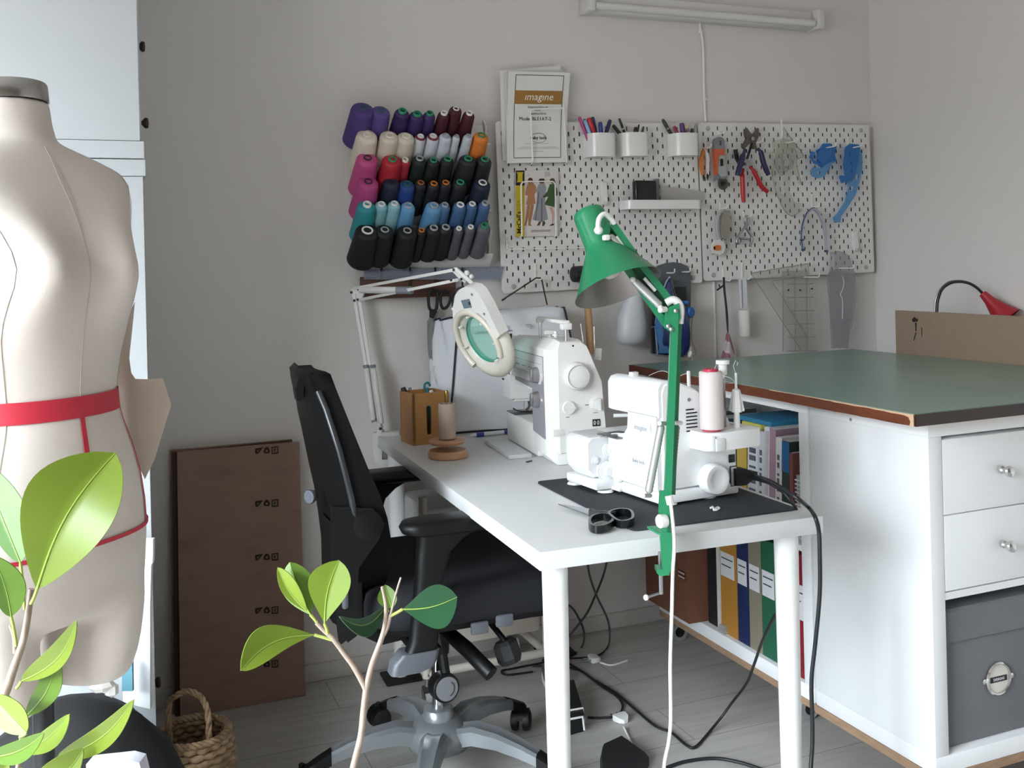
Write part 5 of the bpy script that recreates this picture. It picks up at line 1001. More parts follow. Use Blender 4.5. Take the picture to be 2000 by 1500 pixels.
for u, v, w in ((.17, -.03, .293), (.115, -.034, .288), (.1, .08, .268)): q('thread_loop', lambda m: (m.tube([(u, v, w - .03), (u - .006, v, w - .012), (u, v, w), (u + .006, v, w - .006), (u + .004, v, w - .012)], .0009, 6)), CLH)
q('loose_thread', lambda m: m.tube(smooth_path([(.098, -.03, .271), (.12, -.068, .264), (.14, -.06, .25), (.15, -.016, .245)], 4), .0004, 5), WHITE2); q('loose_thread', lambda m: m.tube(smooth_path([(.07, .003, .272), (.06, .03, .262), (.045, .06, .272), (.03, .09, .26)], 4), .0004, 5), WHITE2)
q('top_guide', lambda m: m.bx((.005, .115, .255), (.022, .13, .267), .002), WHITE2); q('top_guide', lambda m: [m.bx((.05 + .02 * k, .02, .235 - .012 * k), (.062 + .02 * k, .03, .247 - .012 * k), .001) for k in range(3)], WHITE2)
# cord from the plug over the table edge
p0 = OM @ V((.226, -.016, .038))
CORD = [p0, at(1500, 938, 2.05), at(1530, 955, 2.0), at(1560, 975, 1.96), tp(1580, 992, .012), at(1592, 1010, 1.93), at(1599, 1035, 1.94), at(1601, 1075, 1.94), at(1601, 1160, 1.95), at(1592, 1260, 1.96), at(1585, 1330, 1.96), at(1587, 1420, 1.96), at(1585, 1480, 1.955), at(1575, 1560, 1.95), onZ(1540, 1640, .005)]
o = M().tube(smooth_path(CORD, 5), .0042, 8).obj('power_cable', mat('cord_black', '#15171c', .5), smooth=80); tag(o, 'black power cord hanging over the right table edge to the floor', 'cord')
"""second cord"""
pts = [p0 + V((0, .004, -.006)), at(1505, 945, 2.07), at(1530, 962, 2.06), at(1545, 980, 2.05), at(1556, 1000, 2.06), at(1556, 1060, 2.06), at(1545, 1150, 2.06), at(1515, 1200, 2.15), at(1490, 1250, 2.3), at(1472, 1300, 2.5), at(1458, 1335, 2.62), at(1430, 1372, 2.68), at(1408, 1402, 2.69), onZ(1385, 1430, .005), onZ(1358, 1459, .005), onZ(1340, 1455, .005), onZ(1310, 1430, .005), onZ(1280, 1418, .005), onZ(1240, 1385, .005), onZ(1205, 1355, .005), onZ(1160, 1328, .005), onZ(1120, 1305, .005), onZ(1040, 1300, .005)]
o = M().tube(smooth_path(pts, 5), .0035, 8).obj('power_cable', mat('cord_black'), smooth=80); tag(o, 'black cord dropping behind the right table leg and bending back along the floor', 'cord')
# ================================================================ office chair
HX, HY = -.45, -.70
CF = mat('chair_fabric', '#08090c', .85, bump=.4, bscale=600, spec=.25); CFN = mat('seat_fabric', '#0b0d15', .85, bump=.4, bscale=600); CP = mat('chair_plastic', '#08090a', .45, bump=.1, bscale=900, spec=.3); CS = mat('chair_silver', '#85898d', .3, .55); CG = mat('chair_grey', '#565960', .45)
t = thing('office_chair', 'black high-backed office chair with armrests and silver star base, pushed to the table', 'chair', (HX, HY, 0))
# star base
M(T(HX, HY, 0)).lathe([(.03, .06), (.075, .075), (.082, .095), (.07, .122), (.05, .138), (.038, .142), (.036, .165), (.031, .168), (.0001, .168)], n=32).obj('base_hub', CS, t, 60)
for k in range(5):
    a = R(172 - 72 * k); d = V((cos(a), sin(a), 0)); sd = V((-sin(a), cos(a), 0)); O = V((HX, HY, 0))
    rings = []; rid = []
    for r, z, w, h in ((.05, .105, .062, .045), (.10, .118, .058, .044), (.16, .113, .052, .038), (.22, .098, .045, .032), (.265, .082, .038, .028)):
        c = O + d * r + V((0, 0, z)); rings.append([c + sd * x * w + V((0, 0, y * h)) for x, y in ((-.5, -.45), (.5, -.45), (.5, .3), (.32, .5), (.12, .42), (-.12, .42), (-.32, .5), (-.5, .3))])
    M().loft(rings).obj('base_arm', CS, t, 45)
    rings = []
    for r, z, w, h in ((.262, .083, .040, .031), (.295, .068, .036, .028), (.318, .056, .030, .026), (.326, .05, .022, .02)):
        c = O + d * r + V((0, 0, z)); rings.append([c + sd * x * w + V((0, 0, y * h)) for x, y in ((-.5, -.5), (.5, -.5), (.5, .3), (.3, .5), (-.3, .5), (-.5, .3))])
    M().loft(rings).obj('arm_cap', CP, t, 45)
    b = R((40, 100, 150, 20, 80)[k]); wd = V((cos(b), sin(b), 0)); ws = V((-sin(b), cos(b), 0)); c = O + d * .318 + ws * .018; o = None
    e = M().use(CP).cyl(c + V((0, 0, .035)), c + V((0, 0, .068)), .007).obj('caster', None, t)
    for sgn in (-1, 1): M().lathe([(.012, 0), (.0265, .001), (.028, .006), (.0265, .017), (.018, .021), (.0001, .021)], frame(c + V((0, 0, .0282)) + wd * sgn * .006, wd * sgn), 24).obj('wheel', BLACK, e, 40)
    M().slab([c + ws * (.026 * cos(R(x))) + V((0, 0, .029 + .030 * sin(R(x)))) - wd * .022 for x in range(10, 171, 20)], wd * .044).obj('wheel_hood', CP, e, 50)
# column
M().cyl((HX, HY, .16), (HX, HY, .40), .0145).obj('gas_column', CHROME, t); M().cyl((HX, HY, .30), (HX, HY, .42), .03, .035).obj('column_cover', CP, t)
# mechanism under seat
M().loft([[(HX + x, HY + y, z) for x, y in ((-.16, -.11), (.14, -.11), (.14, .11), (-.16, .11))] if z > .4 else [(HX + x, HY + y, z) for x, y in ((-.1, -.06), (.07, -.06), (.07, .06), (-.1, .06))] for z in (.375, .40, .445)]).obj('tilt_mechanism', CP, t)
M().slab([(-.715, HY - .05, .43), (-.60, HY - .05, .36), (-.40, HY - .05, .375), (-.40, HY - .05, .42), (-.6, HY - .05, .42), (-.69, HY - .05, .47)], (0, .10, 0)).obj('back_carrier', CP, t)
# seat
def se(x, y, z, n=8):
    return (x, y, z)
rings = []
for z, k in ((.448, .93), (.455, .985), (.475, 1), (.50, 1), (.518, .97), (.528, .86), (.531, .6), (.529, .25)):
    r = rrect(.50, .50, .11, 6); row = []
    for x, y in r:
        X, Yy = x * k, y * k; wv = -.03 * max(0, (X - .12) / .13) ** 2 + .012 * (abs(Yy) / .25) ** 2 * (1 if z > .5 else 0)
        row.append((-.42 + X, HY + Yy, z + wv))
    rings.append(row)
M().loft(rings).obj('seat', CFN, t, 80)
rings = [[(-.42 + x * k, HY + y * k, z - .03 * max(0, (x * k - .12) / .13) ** 2) for x, y in rrect(.49, .48, .11, 6)] for z, k in ((.425, .82), (.435, .96), (.452, .98))]
M().loft(rings).obj('seat_shell', CP, t, 60)
# backrest: side profile measured at the near edge, rounded shell across
LVB = [(727, 612, 636, .09), (733, 611, 646, .11), (765, 624, 658, .14), (800, 639, 672, .165), (840, 652, 688, .188), (880, 665, 704, .202), (925, 677, 722, .212), (970, 688, 742, .218), (1020, 697, 758, .21), (1070, 700, 766, .195), (1120, 700, 764, .175), (1150, 700, 752, .15)]
lev = []
for py, xr_, xf_, hw in LVB: lev.append((onY(xr_, py, HY - hw).z, onY(xr_, py, HY - hw).x, onY(xf_, py, HY - hw).x, hw))
BY = .0      # the chair is turned a little
def xsec(z, xr, xf, hw, front):
    pts = []; n = 12
    for i in range(n + 1):
        u = -1 + 2 * i / n; pts.append((xf - .02 * (1 - u * u) * (.4 if z > .8 else 1) + BY * hw * (u + 1), HY + hw * u * .985, z))
    for i in range(n + 1):
        u = 1 - 2 * i / n; pts.append((xr - .014 * (1 - abs(u) ** 2.5) + BY * hw * (u + 1), HY + hw * u, z))
    return pts
M().loft([xsec(*l, True) for l in lev]).obj('backrest', CF, t, 60)
# rear plastic shell hugging the back
def shell(u, v):
    i = v * (len(lev) - 1.001); k = int(i); f = i - k; l = [lev[k][j] + (lev[k + 1][j] - lev[k][j]) * f for j in range(4)]
    uu = (2 * u - 1); return (l[1] - .006 - .015 * (1 - abs(uu) ** 2.5) + BY * l[3] * (uu + 1), HY + l[3] * uu * 1.012, l[0] + (.004 if v < .02 else 0))
M().grid(shell, 20, 22).obj('back_shell', CP, t, 60, solid=.012)
for y in (-.222, .222):
    M().tube([(l[1] - .003 + (2 * BY * l[3] if y > 0 else 0), HY + (l[3] + .002) * (1 if y > 0 else -1), l[0]) for l in lev[2:10]], .0075, 8).obj('shell_rim', mat('rim_satin', '#2a2c30', .3), t, 80)
M().slab([onY(x, y, -.79) for x, y in ((584, 738), (598, 733), (594, 752), (592, 775), (588, 785), (580, 782), (576, 760))], (0, .03, 0)).obj('grip_loop', CP, t)
p = onY(606, 970, HY - .04); M().lathe([(.013, -.012), (.0165, .0), (.015, .005), (.010, .006), (.0001, .003)], frame(p, (-1, -.75, 0)), 18).obj('lumbar_knob', CG, t)
# pivot and lower bracket on the near and far side
for sg in (-1,):
    y0 = HY + sg * .205
    M().lathe([(.034, 0), (.036, .006), (.032, .018), (.014, .022), (.0001, .022)], frame((-.668, y0, .69), (0, sg, 0)), 28).obj('pivot_cap', CP, t, 50)
    M().slab([(-.745, y0, .74), (-.655, y0, .725), (-.63, y0, .69), (-.645, y0, .655), (-.69, y0, .60), (-.70, y0, .46), (-.735, y0, .44), (-.75, y0, .6)], (0, sg * .016, 0)).obj('back_bracket', CP, t)
M().slab([(-.72, HY - .16, .67), (-.67, HY - .16, .56), (-.67, HY - .16, .44), (-.705, HY - .16, .42), (-.72, HY - .16, .5)], (0, .2, 0)).obj('lumbar_housing', CP, t)
M().box((-.722, HY - .222, .548), (.014, .012, .062), .005).obj('release_button', CG, t)
# armrests
for sg in (-1, 1):
    y = HY + sg * .275
    pad = [[(-.482 + X * k, y + Y_ * k, z) for X, Y_ in rrect(.26, .085, .04, 6)] for z, k in ((.672, .8), (.678, .96), (.69, 1), (.70, .95), (.704, .7))]
    M().loft(pad).obj('armrest_pad', CP, t, 70)
    rings = []
    for z, xc, w, d in ((.672, -.505, .135, .05), (.655, -.522, .10, .046), (.63, -.538, .075, .044), (.58, -.548, .062, .042), (.50, -.556, .06, .04), (.44, -.562, .062, .04), (.415, -.57, .07, .04)):
        rings.append([(xc + X, y + (.0 if z > .5 else -sg * .01) + Y_, z) for X, Y_ in rrect(w, d, .015, 4)])
    M().loft(rings).obj('armrest_post', CP, t, 50)
    M().loft([[(-.585 + X + dx, y - sg * .012 + Y_, z) for X, Y_ in rrect(w, .05, .012, 4)] for z, w, dx in ((.42, .085, .012), (.40, .10, .0), (.385, .095, -.005), (.378, .07, -.02))]).obj('armrest_bracket', CG, t, 50)
    M().box((-.55, HY + sg * .17, .408), (.06, .2, .022), .006).obj('armrest_rail', CP, t)
# levers at the near side
M().tube([(-.47, HY - .1, .40), (-.44, HY - .2, .375), (-.405, HY - .26, .335)], (.016, .0175, .0175), 16).obj('tilt_lever', CP, t)
M().tube([(-.37, HY - .12, .42), (-.355, HY - .2, .39), (-.345, HY - .22, .37)], .007, 10).obj('crank_rod', CP, t); M().lathe([(.022, 0), (.03, .008), (.031, .04), (.024, .052), (.0001, .053)], frame((-.352, HY - .205, .383), (.25, -.25, -.95)), 8).obj('crank_knob', BLACKR, t, 20)
for x in (-.425, -.365): M().box((x, HY - .246, .437 + (.008 if x > -.4 else 0)), (.042, .012, .028), .005).obj('lever_button', CG, t)
c = V((HX - .005, HY - .085, .245)); W = frame(c, (.12, -1, .05)); M().lathe([(.03, -.04), (.034, -.03), (.034, .0), (.03, .003), (.0001, .003)], W, 30).obj('tension_wheel', CP, t, 50); M().lathe([(.028, .003), (.028, .0055), (.0001, .006)], W, 30).obj('wheel_face', mat('wheel_silver', '#85888c', .4, .5), t)
M().tube([W @ V((.018 * cos(R(a)), .018 * sin(R(a)), .0062)) for a in range(-70, 60, 12)], .0014, 6).obj('wheel_mark', INK, t); M().tube([(HX, HY - .07, .26), (HX - .01, HY - .05, .37)], .012, 10).obj('wheel_stem', CP, t)
# ================================================================ wardrobe
WX, WY = -1.105, -.76
WW = mat('wardrobe_white', '#bfc4c8', .4)
zs = onY(278, 275, WY).z; zm = onY(281, 310, WY).z; zb = onY(281, 344, WY).z
t = thing('lower_wardrobe', 'tall white lower wardrobe unit behind the dress form', 'wardrobe', (WX - .3, WY / 2, 0))
M().bx((WX - .6, WY + .018, .03), (WX - .02, -.004, zb - .001), .002).bx((WX - .6, WY, .03), (WX, WY + .018, zb - .001), .001).obj('body', WW, t); M().bx((WX - .6, WY - .004, zb), (WX + .006, -.004, zm - .002), .002).obj('top_slab', WW, t)
M().bx((WX - .58, WY + .02, 0), (WX - .05, -.02, .03)).obj('plinth', WW, t)
M().bx((WX - .6, -.3, zb), (WX - .5, -.2, zb)).b.free()
def door(name, y0, y1, z0, z1, par, ky, kzs):
    d = M().bx((WX - .02, y0, z0), (WX, y1, z1), .002).obj(name, WW, par)
    for kz in kzs: M().lathe([(.006, 0), (.005, .012), (.012, .018), (.014, .022), (.012, .027), (.0001, .029)], frame((WX, ky, kz), (1, 0, 0)), 18).obj('knob', mat('knob_bronze', '#4b4039', .35, .8), d)
zk = lambda y: onX(290, y, WX + .015).z
KY = lambda px, py: onX(px, py, WX + .018).y
door('door', WY + .021, WY / 2 - .002, .04, zb - .004, t, WY / 2 - .05, [.95])
door('door', WY / 2 + .002, -.01, .04, zb - .004, t, WY / 2 + .05, [.80, .20])
t = thing('upper_wardrobe', 'white upper wardrobe unit stacked on the lower one behind the dress form', 'wardrobe', (WX - .3, WY / 2, zm))
M().bx((WX - .6, WY - .003, zm), (WX + .004, -.004, zs - .001), .002).obj('bottom_slab', WW, t)
M().bx((WX - .6, WY + .018, zs), (WX - .022, -.004, 2.62), .002).bx((WX - .6, WY, zs), (WX - .004, WY + .018, 2.62), .001).obj('body', WW, t)
door('door', WY + .021, WY / 2 - .002, zs + .004, 2.615, t, WY / 2 - .05, [1.62]); door('door', WY / 2 + .002, -.01, zs + .004, 2.615, t, WY / 2 + .05, [1.83])
# ================================================================ dress form
DD = 1.42; th = R(61); AX0 = at(70, 790, DD); FR = (-FW * cos(th) + RT * sin(th)); SD = (RT * cos(th) + FW * sin(th)); zy = lambda y: at(70, y, DD).z
# y px, silhouette px, shift (forward), front depth, back depth, half width guess, bust, squareness
LV = [(272, 108, -.040, .062, .055, .060, 0, 2), (285, 142, -.036, .066, .062, .09, 0, 2), (305, 192, -.030, .072, .070, .13, 0, 2.1), (328, 236, -.024, .078, .076, .165, 0, 2.4), (352, 252, -.020, .084, .082, .172, .002, 2.6), (400, 256, -.012, .094, .09, .17, .012, 2.5), (460, 259, -.005, .100, .095, .158, .032, 2.2), (510, 268, 0, .103, .093, .148, .048, 2.1), (545, 273, 0, .104, .09, .146, .05, 2.05), (590, 264, 0, .102, .088, .14, .035, 2), (640, 250, 0, .100, .086, .132, .014, 2), (700, 236, 0, .097, .085, .124, .003, 2), (750, 229, 0, .095, .086, .12, 0, 2), (790, 228, 0, .095, .09, .12, 0, 2), (830, 238, 0, .099, .098, .13, 0, 2.05), (880, 256, 0, .105, .11, .148, 0, 2.1), (940, 273, .0, .108, .12, .163, 0, 2.15), (1000, 283, 0, .108, .125, .172, 0, 2.2), (1045, 287, 0, .106, .126, .176, 0, 2.25), (1100, 286, 0, .102, .122, .175, 0, 2.3), (1150, 284, -.004, .096, .115, .172, 0, 2.35)]
def ringpt(l, phi, off=0):
    y, sx, sh, bf, bb, a, bu, e = l; c, s_ = cos(phi), sin(phi)
    sg = lambda v: (1 if v >= 0 else -1) * abs(v) ** (2 / e)
    x = a * sg(c); d = (bf if s_ > 0 else bb) * sg(s_)
    if bu and s_ > 0:
        for m0 in (R(58), R(122)): d += bu * math.exp(-((phi - m0) / .42) ** 2); 
    p = AX0 + SD * x + FR * (d + sh)
    if off: p += (SD * x + FR * d).normalized() * off
    return V((p.x, p.y, zy(y)))
def pxof(p): d = p - CAM; return CX + FOC * d.dot(R2) / d.dot(FW)
LV2 = []
for l in LV:
    lo, hi = l[5] * .6, l[5] * 1.5
    for _ in range(30):
        m_ = (lo + hi) / 2; l2 = (*l[:5], m_, *l[6:])
        if max(pxof(ringpt(l2, R(k * 5))) for k in range(72)) < l[1]: lo = m_
        else: hi = m_
    LV2.append((*l[:5], min(max(m_, l[5] * .8), l[5] * 1.25), *l[6:]))
def lvl(y):
    for a, b in zip(LV2, LV2[1:]):
        if a[0] <= y <= b[0]:
            f = (y - a[0]) / (b[0] - a[0]); f2 = f
            return tuple(p + (q_ - p) * f2 for p, q_ in zip(a, b))
    return LV2[0] if y < LV2[0][0] else LV2[-1]
def bodypt(y, phi, off=0): return ringpt(lvl(y), phi, off)
ys = [l[0] for l in LV2]; yy = []
for a, b in zip(ys, ys[1:]): yy += [a + (b - a) * k / 3 for k in range(3)]
yy.append(ys[-1])
LIN = mat('linen_form', '#c6bdb5', .85, bump=.12, bscale=500, var=.05, vscale=9); TAPE = mat('red_tape', '#b01e33', .6)
t = thing('dress_form', 'linen dress form with red waist tape and steel neck cap, in front of the wardrobe', 'dress form', (AX0.x, AX0.y, 0))
NT = [(196, 24, .0575, -.050), (215, 24, .0575, -.049), (245, 24, .058, -.046), (262, 26, .060, -.043)]
m = M(); n = 72
def nring(y, r, sh): return [V((*(AX0 + SD * r * cos(2 * pi * k / n) + FR * (r * 1.0 * sin(2 * pi * k / n) + sh))[:2], zy(y) + .006 * sin(2 * pi * k / n))) for k in range(n)]
rings = [nring(y, r, sh) for y, _, r, sh in NT] + [[bodypt(y, 2 * pi * k / n) for k in range(n)] for y in yy]
# crotch: body closes on two thigh stubs
lastc = sum(rings[-1], V()) / n
for k_, dz_ in ((.985, .012), (.95, .024), (.86, .036), (.6, .046)): rings.append([V((lastc.x + (p.x - lastc.x) * k_, lastc.y + (p.y - lastc.y) * k_, p.z - dz_)) for p in rings[len(NT) + len(yy) - 1]])
m.loft(rings)
for sg in (-1, 1):
    tr_ = []
    for y, a, b, off, tgt in ((1095, .045, .065, .085, 0), (1135, .060, .084, .0, 283), (1175, .064, .086, 0, 283.5), (1220, .064, .086, 0, 280), (1265, .062, .083, 0, 273), (1295, .060, .080, 0, 264), (1312, .055, .074, 0, 256), (1322, .046, .064, 0, 246), (1326, .03, .045, 0, 230)):
        zz = at(190, y, 1.475).z
        def lr(off): c = AX0 + SD * off + FR * (-.006); return [V((*(c + SD * a * cos(2 * pi * k / 40) + FR * b * sin(2 * pi * k / 40))[:2], zz)) for k in range(40)]
        if tgt:
            lo, hi = .04, .12
            for _ in range(25):
                off = (lo + hi) / 2
                if max(pxof(p) for p in lr(off)) < tgt: lo = off
                else: hi = off
        tr_.append(lr(off * sg))
    m.loft(tr_)
bo = m.obj('body', LIN, t, 80)
rm = bo.modifiers.new('skin', 'REMESH'); rm.mode = 'VOXEL'; rm.voxel_size = .006; rm.use_smooth_shade = True
sm_ = bo.modifiers.new('soft', 'SMOOTH'); sm_.iterations = 14; sm_.factor = .5
M().loft([nring(y, r, sh) for y, r, sh in ((199, .0565, -.050), (196, .057, -.050), (164, .057, -.053), (161, .056, -.0532), (160, .04, -.0532))]).obj('neck_cap', mat('brushed_steel', '#aeaca9', .24, 1), t, 40)
def tape(nm, pts, w, mt): return M().loft([[p + up_, p - up_] for p, up_ in pts], False, False).obj(nm, mt, t, 80, solid=.0012)
def hband(y, w, nm='waist_tape'):
    k2 = 90; r1 = [bodypt(y(2 * pi * k / k2) - w, 2 * pi * k / k2, .0015) for k in range(k2)]; r2 = [bodypt(y(2 * pi * k / k2) + w, 2 * pi * k / k2, .0015) for k in range(k2)]
    M().loft([r1, r2], False, True).obj(nm, TAPE, t, 80, solid=.001)
hband(lambda p: 788, 20); hband(lambda p: 1050, 4, 'hip_tape')
def vband(ph0, y0, y1, w, mt, nm, ph1=None, off=.0014):
    N = 26; r1, r2 = [], []
    for k in range(N + 1):
        y = y0 + (y1 - y0) * k / N; ph = ph0 + ((ph1 if ph1 is not None else ph0) - ph0) * k / N; c = lvl(y); rad = max(c[3], .06)
        r1.append(bodypt(y, ph - w / rad, off)); r2.append(bodypt(y, ph + w / rad, off))
    M().loft([r1, r2], False, False).obj(nm, mt, t, 80, solid=.0008)
vband(R(90), 772, 1048, .0026, TAPE, 'style_tape'); vband(R(36), 795, 1048, .0022, TAPE, 'style_tape', R(42))
SEAM = mat('seam_thread', '#b8aba1', .9)
vband(R(90), 290, 772, .0007, SEAM, 'seam', off=.0006); vband(R(140), 300, 1140, .0007, SEAM, 'seam', off=.0006); vband(R(40), 320, 780, .0007, SEAM, 'seam', R(30), off=.0006)
pz = at(70, 1300, DD).z; M().cyl((AX0.x, AX0.y, .02), (AX0.x, AX0.y, pz), .014).obj('stand_pole', BLACK, t); M().lathe([(.17, 0), (.17, .012), (.03, .03), (.014, .05)], T(AX0.x, AX0.y, 0), 32).obj('stand_base', BLACK, t)
# ---------------------------------------------------------------- things around the form
c = at(205, 1400, 1.92); N = 30; rings = []
for k, (z, r) in enumerate(((0, .24), (.08, .245), (.18, .225), (.26, .20), (.34, .165), (.40, .12), (.435, .07), (.45, .02))):
    rings.append([V((c.x - .06 + r * (1 + .05 * sin(5 * a + k * .6) + .03 * sin(11 * a + 2 * k)) * cos(a), c.y + .02 + r * .75 * (1 + .05 * sin(4 * a + k)) * sin(a), z)) for a in [2 * pi * i / N for i in range(N)]])
tag(M().loft(rings).obj('black_cloth', mat('black_cloth', '#0b0b0d', .75, bump=.4, bscale=30), smooth=80), 'heap of black fabric on the floor under the dress form', 'fabric')
o = M(); p = at(200, 1340, 1.89)
o.ball(p, .02, 8, (1.2, .7, .6)).ball(p + V((.016, 0, -.010)), .014, 6, (1, .8, 1.1)); tag(o.obj('plastic_bag', clear('bag_plastic', '#d5d2cd', .55, .15), smooth=0), 'crumpled clear plastic scrap caught under the dress form', 'plastic')
kp = [(263, 590), (257, 640), (252, 700), (256, 728), (264, 740), (290, 741), (318, 739), (334, 792), (322, 830), (300, 900), (283, 936), (262, 890), (240, 820), (215, 760), (222, 700), (240, 640)]
tag(M().slab([at(x, y, 1.56 + .010 * sin(y / 60)) for x, y in kp], FW * .0012).obj('paper_pattern', mat('kraft_paper', '#cbbeb1', .85, var=.05, vscale=12)), 'beige kraft paper pattern piece hanging behind the dress form', 'paper pattern')
ww = [(240, 1052), (299, 1053), (298, 1098), (295, 1104), (293, 1180), (293, 1385), (240, 1372)]
tag(M().slab([at(x, y, 2.12) for x, y in ww], FW * .012).obj('paper_bundle', mat('roll_white', '#d3d5d8', .7)), 'white paper bundle standing between the dress form and wardrobe', 'paper')
tag(M().slab([at(x, y, 2.08) for x, y in ((238, 1290), (258, 1288), (259, 1350), (238, 1350))], FW * .008).obj('blue_folder', mat('folder_teal', '#4f7f8c', .6)), 'teal folder edge below the dress form hip', 'folder')
tag(M().slab([at(x, y, 1.6) for x, y in ((168, 1493), (250, 1484), (272, 1490), (282, 1530), (170, 1560))], FW * .03).obj('printed_bag', mat('bag_print', '#c9c8d4', .6, var=.2, vscale=30)), 'white printed bag at the bottom edge before the black fabric', 'bag')
# ---------------------------------------------------------------- basket
BC = at(378, 1440, 2.32); BC.z = 0; BM = ramp_mat('seagrass', 'noise', ['#6b543f', '#9a8062', '#b09a7c'], 40, .85, (1, 1, 2))
t = thing('wicker_basket', 'round woven seagrass basket with loop handle beside the cardboard', 'basket', BC)
prof = [(.066, .004), (.076, .03), (.084, .08), (.087, .12), (.083, .16), (.076, .19)]; m = M()
for k in range(13):
    z = .008 + .0145 * k
    i = next(i for i in range(5) if prof[i][1] <= z <= prof[i + 1][1] or i == 4); f = (z - prof[i][1]) / (prof[i + 1][1] - prof[i][1]); r = prof[i][0] + (prof[i + 1][0] - prof[i][0]) * f
    m.tube([(BC.x + (r + .0042 * sin(17 * a + pi * k)) * cos(a), BC.y + (r + .0042 * sin(17 * a + pi * k)) * sin(a), z) for a in [2 * pi * j / 68 for j in range(68)]], .0082, 6, loop=True)
m.obj('weave', BM, t, 60); M().lathe([(.0001, .004), (.066, .004), (.066, .010), (.0001, .01)], T(BC), 24).obj('bottom', BM, t)
def braid(path, r, nm):
    m = M(); p = smooth_path(path, 10); L_ = len(p)
    for s_ in (0, 1, 2):
        pts = []
        for i, v in enumerate(p):
            d = (p[min(i + 1, L_ - 1)] - p[max(i - 1, 0)]).normalized(); x = d.orthogonal().normalized(); y = d.cross(x); a = i * .55 + s_ * 2 * pi / 3; pts.append(v + (x * cos(a) + y * sin(a)) * r * .62)
        m.tube(pts, r * .62, 6)
    m.obj(nm, BM, t, 80)
braid([BC + V((.078 * cos(a), .078 * sin(a), .194)) for a in [2 * pi * j / 14 for j in range(15)]], .008, 'rim')
hb, he = at(330, 1404, 2.30), at(407, 1416, 2.27)
braid([V((hb.x, hb.y, .18)), hb + V((0, 0, .03)), at(340, 1362, 2.29), at(365, 1350, 2.29), at(392, 1362, 2.28), at(406, 1395, 2.27), V((he.x, he.y, .18))], .0062, 'handle')
# ---------------------------------------------------------------- cardboard carton
CBD = ramp_mat('cardboard', 'noise', ['#80655a', '#8f7365', '#876b5e'], 6, .85, (1, 1, 3)); CB2 = mat('cardboard_edge', '#4d372b', .9)
TLc, TRc, BLc, BRc = onY(346, 884, -.058), onY(585, 864, -.058), onY(352, 1392, -.10), onY(597, 1362, -.10); BLc.z = .001; BRc.z = .001
t = thing('flat_carton', 'brown flat-packed carton stamped with packing symbols leaning on the back wall', 'carton', BLc.lerp(BRc, .5))
M().slab([BLc, BRc, TRc, TLc], (0, .018, 0)).obj('front_panel', CBD, t)
M().slab([BLc + V((-.012, .019, 0)), BRc + V((-.02, .019, 0)), TRc + V((-.018, .019, .006)), TLc + V((-.012, .019, -.002))], (0, .014, 0)).obj('rear_panel', CB2, t)
M().slab([BLc + V((-.018, .034, 0)), BRc + V((-.02, .034, 0)), TRc + V((-.02, .034, .004)), TLc + V((-.018, .034, .002))], (0, .012, 0)).obj('rear_panel', CBD, t)
def cp(px, py, dz=-.0012):
    f = (onY(px, py, -.08)); k = (f.z - 0) / (TLc.z); y = -.10 + .042 * k; q_ = onY(px, py, y); return q_ + V((0, dz, 0))
def cq(px_, py_): return cp(x + (px_ - x) * 1.3, yy_ + (py_ - yy_) * 1.3)
m = M()
for i, y in enumerate((881, 984, 1089, 1193, 1298)):
    for j, x in enumerate((506, 521, 537)):
        yy_ = y - j * .8
        if j == 0: m.slab([cq(x - 6, yy_ - 4), cq(x + 1, yy_ - 5), cq(x + 6, yy_ - 6), cq(x + 1, yy_ + 1), cq(x - 3, yy_ + 5), cq(x - 6, yy_ + 3)], (0, .0004, 0), [[cq(x - 3, yy_ - 1), cq(x, yy_ - 2), cq(x - 2, yy_ + 2)]])
        elif j == 1: m.slab([cq(x - 5, yy_ + 1), cq(x - 3, yy_ - 4), cq(x, yy_ - 6), cq(x + 3, yy_ - 4), cq(x + 5, yy_ + 1), cq(x + 3, yy_ + 4), cq(x - 4, yy_ + 4)], (0, .0004, 0), [[cq(x - 2, yy_), cq(x, yy_ - 2), cq(x + 2, yy_), cq(x + 1, yy_ + 2), cq(x - 1, yy_ + 2)]])
        else:
            m.slab([cq(x - 5, yy_ - 5), cq(x + 5, yy_ - 6), cq(x + 5, yy_ + 5), cq(x - 5, yy_ + 6)], (0, .0004, 0), [[cq(x - 3.4, yy_ - 3.4), cq(x + 3.4, yy_ - 4.2), cq(x + 3.4, yy_ + 3.2), cq(x - 3.4, yy_ + 4)]]); m.slab([cq(x - 1.5, yy_ - 2), cq(x + 2, yy_ - 2.4), cq(x + 2, yy_ - 1), cq(x, yy_ - .6), cq(x, yy_ + 1.4), cq(x + 2, yy_ + 1), cq(x + 2, yy_ + 2), cq(x - 1.5, yy_ + 2.4)], (0, .0004, 0))
m.obj('printed_symbols', mat('stamp_ink', '#2a1c16', .9), t, 0)
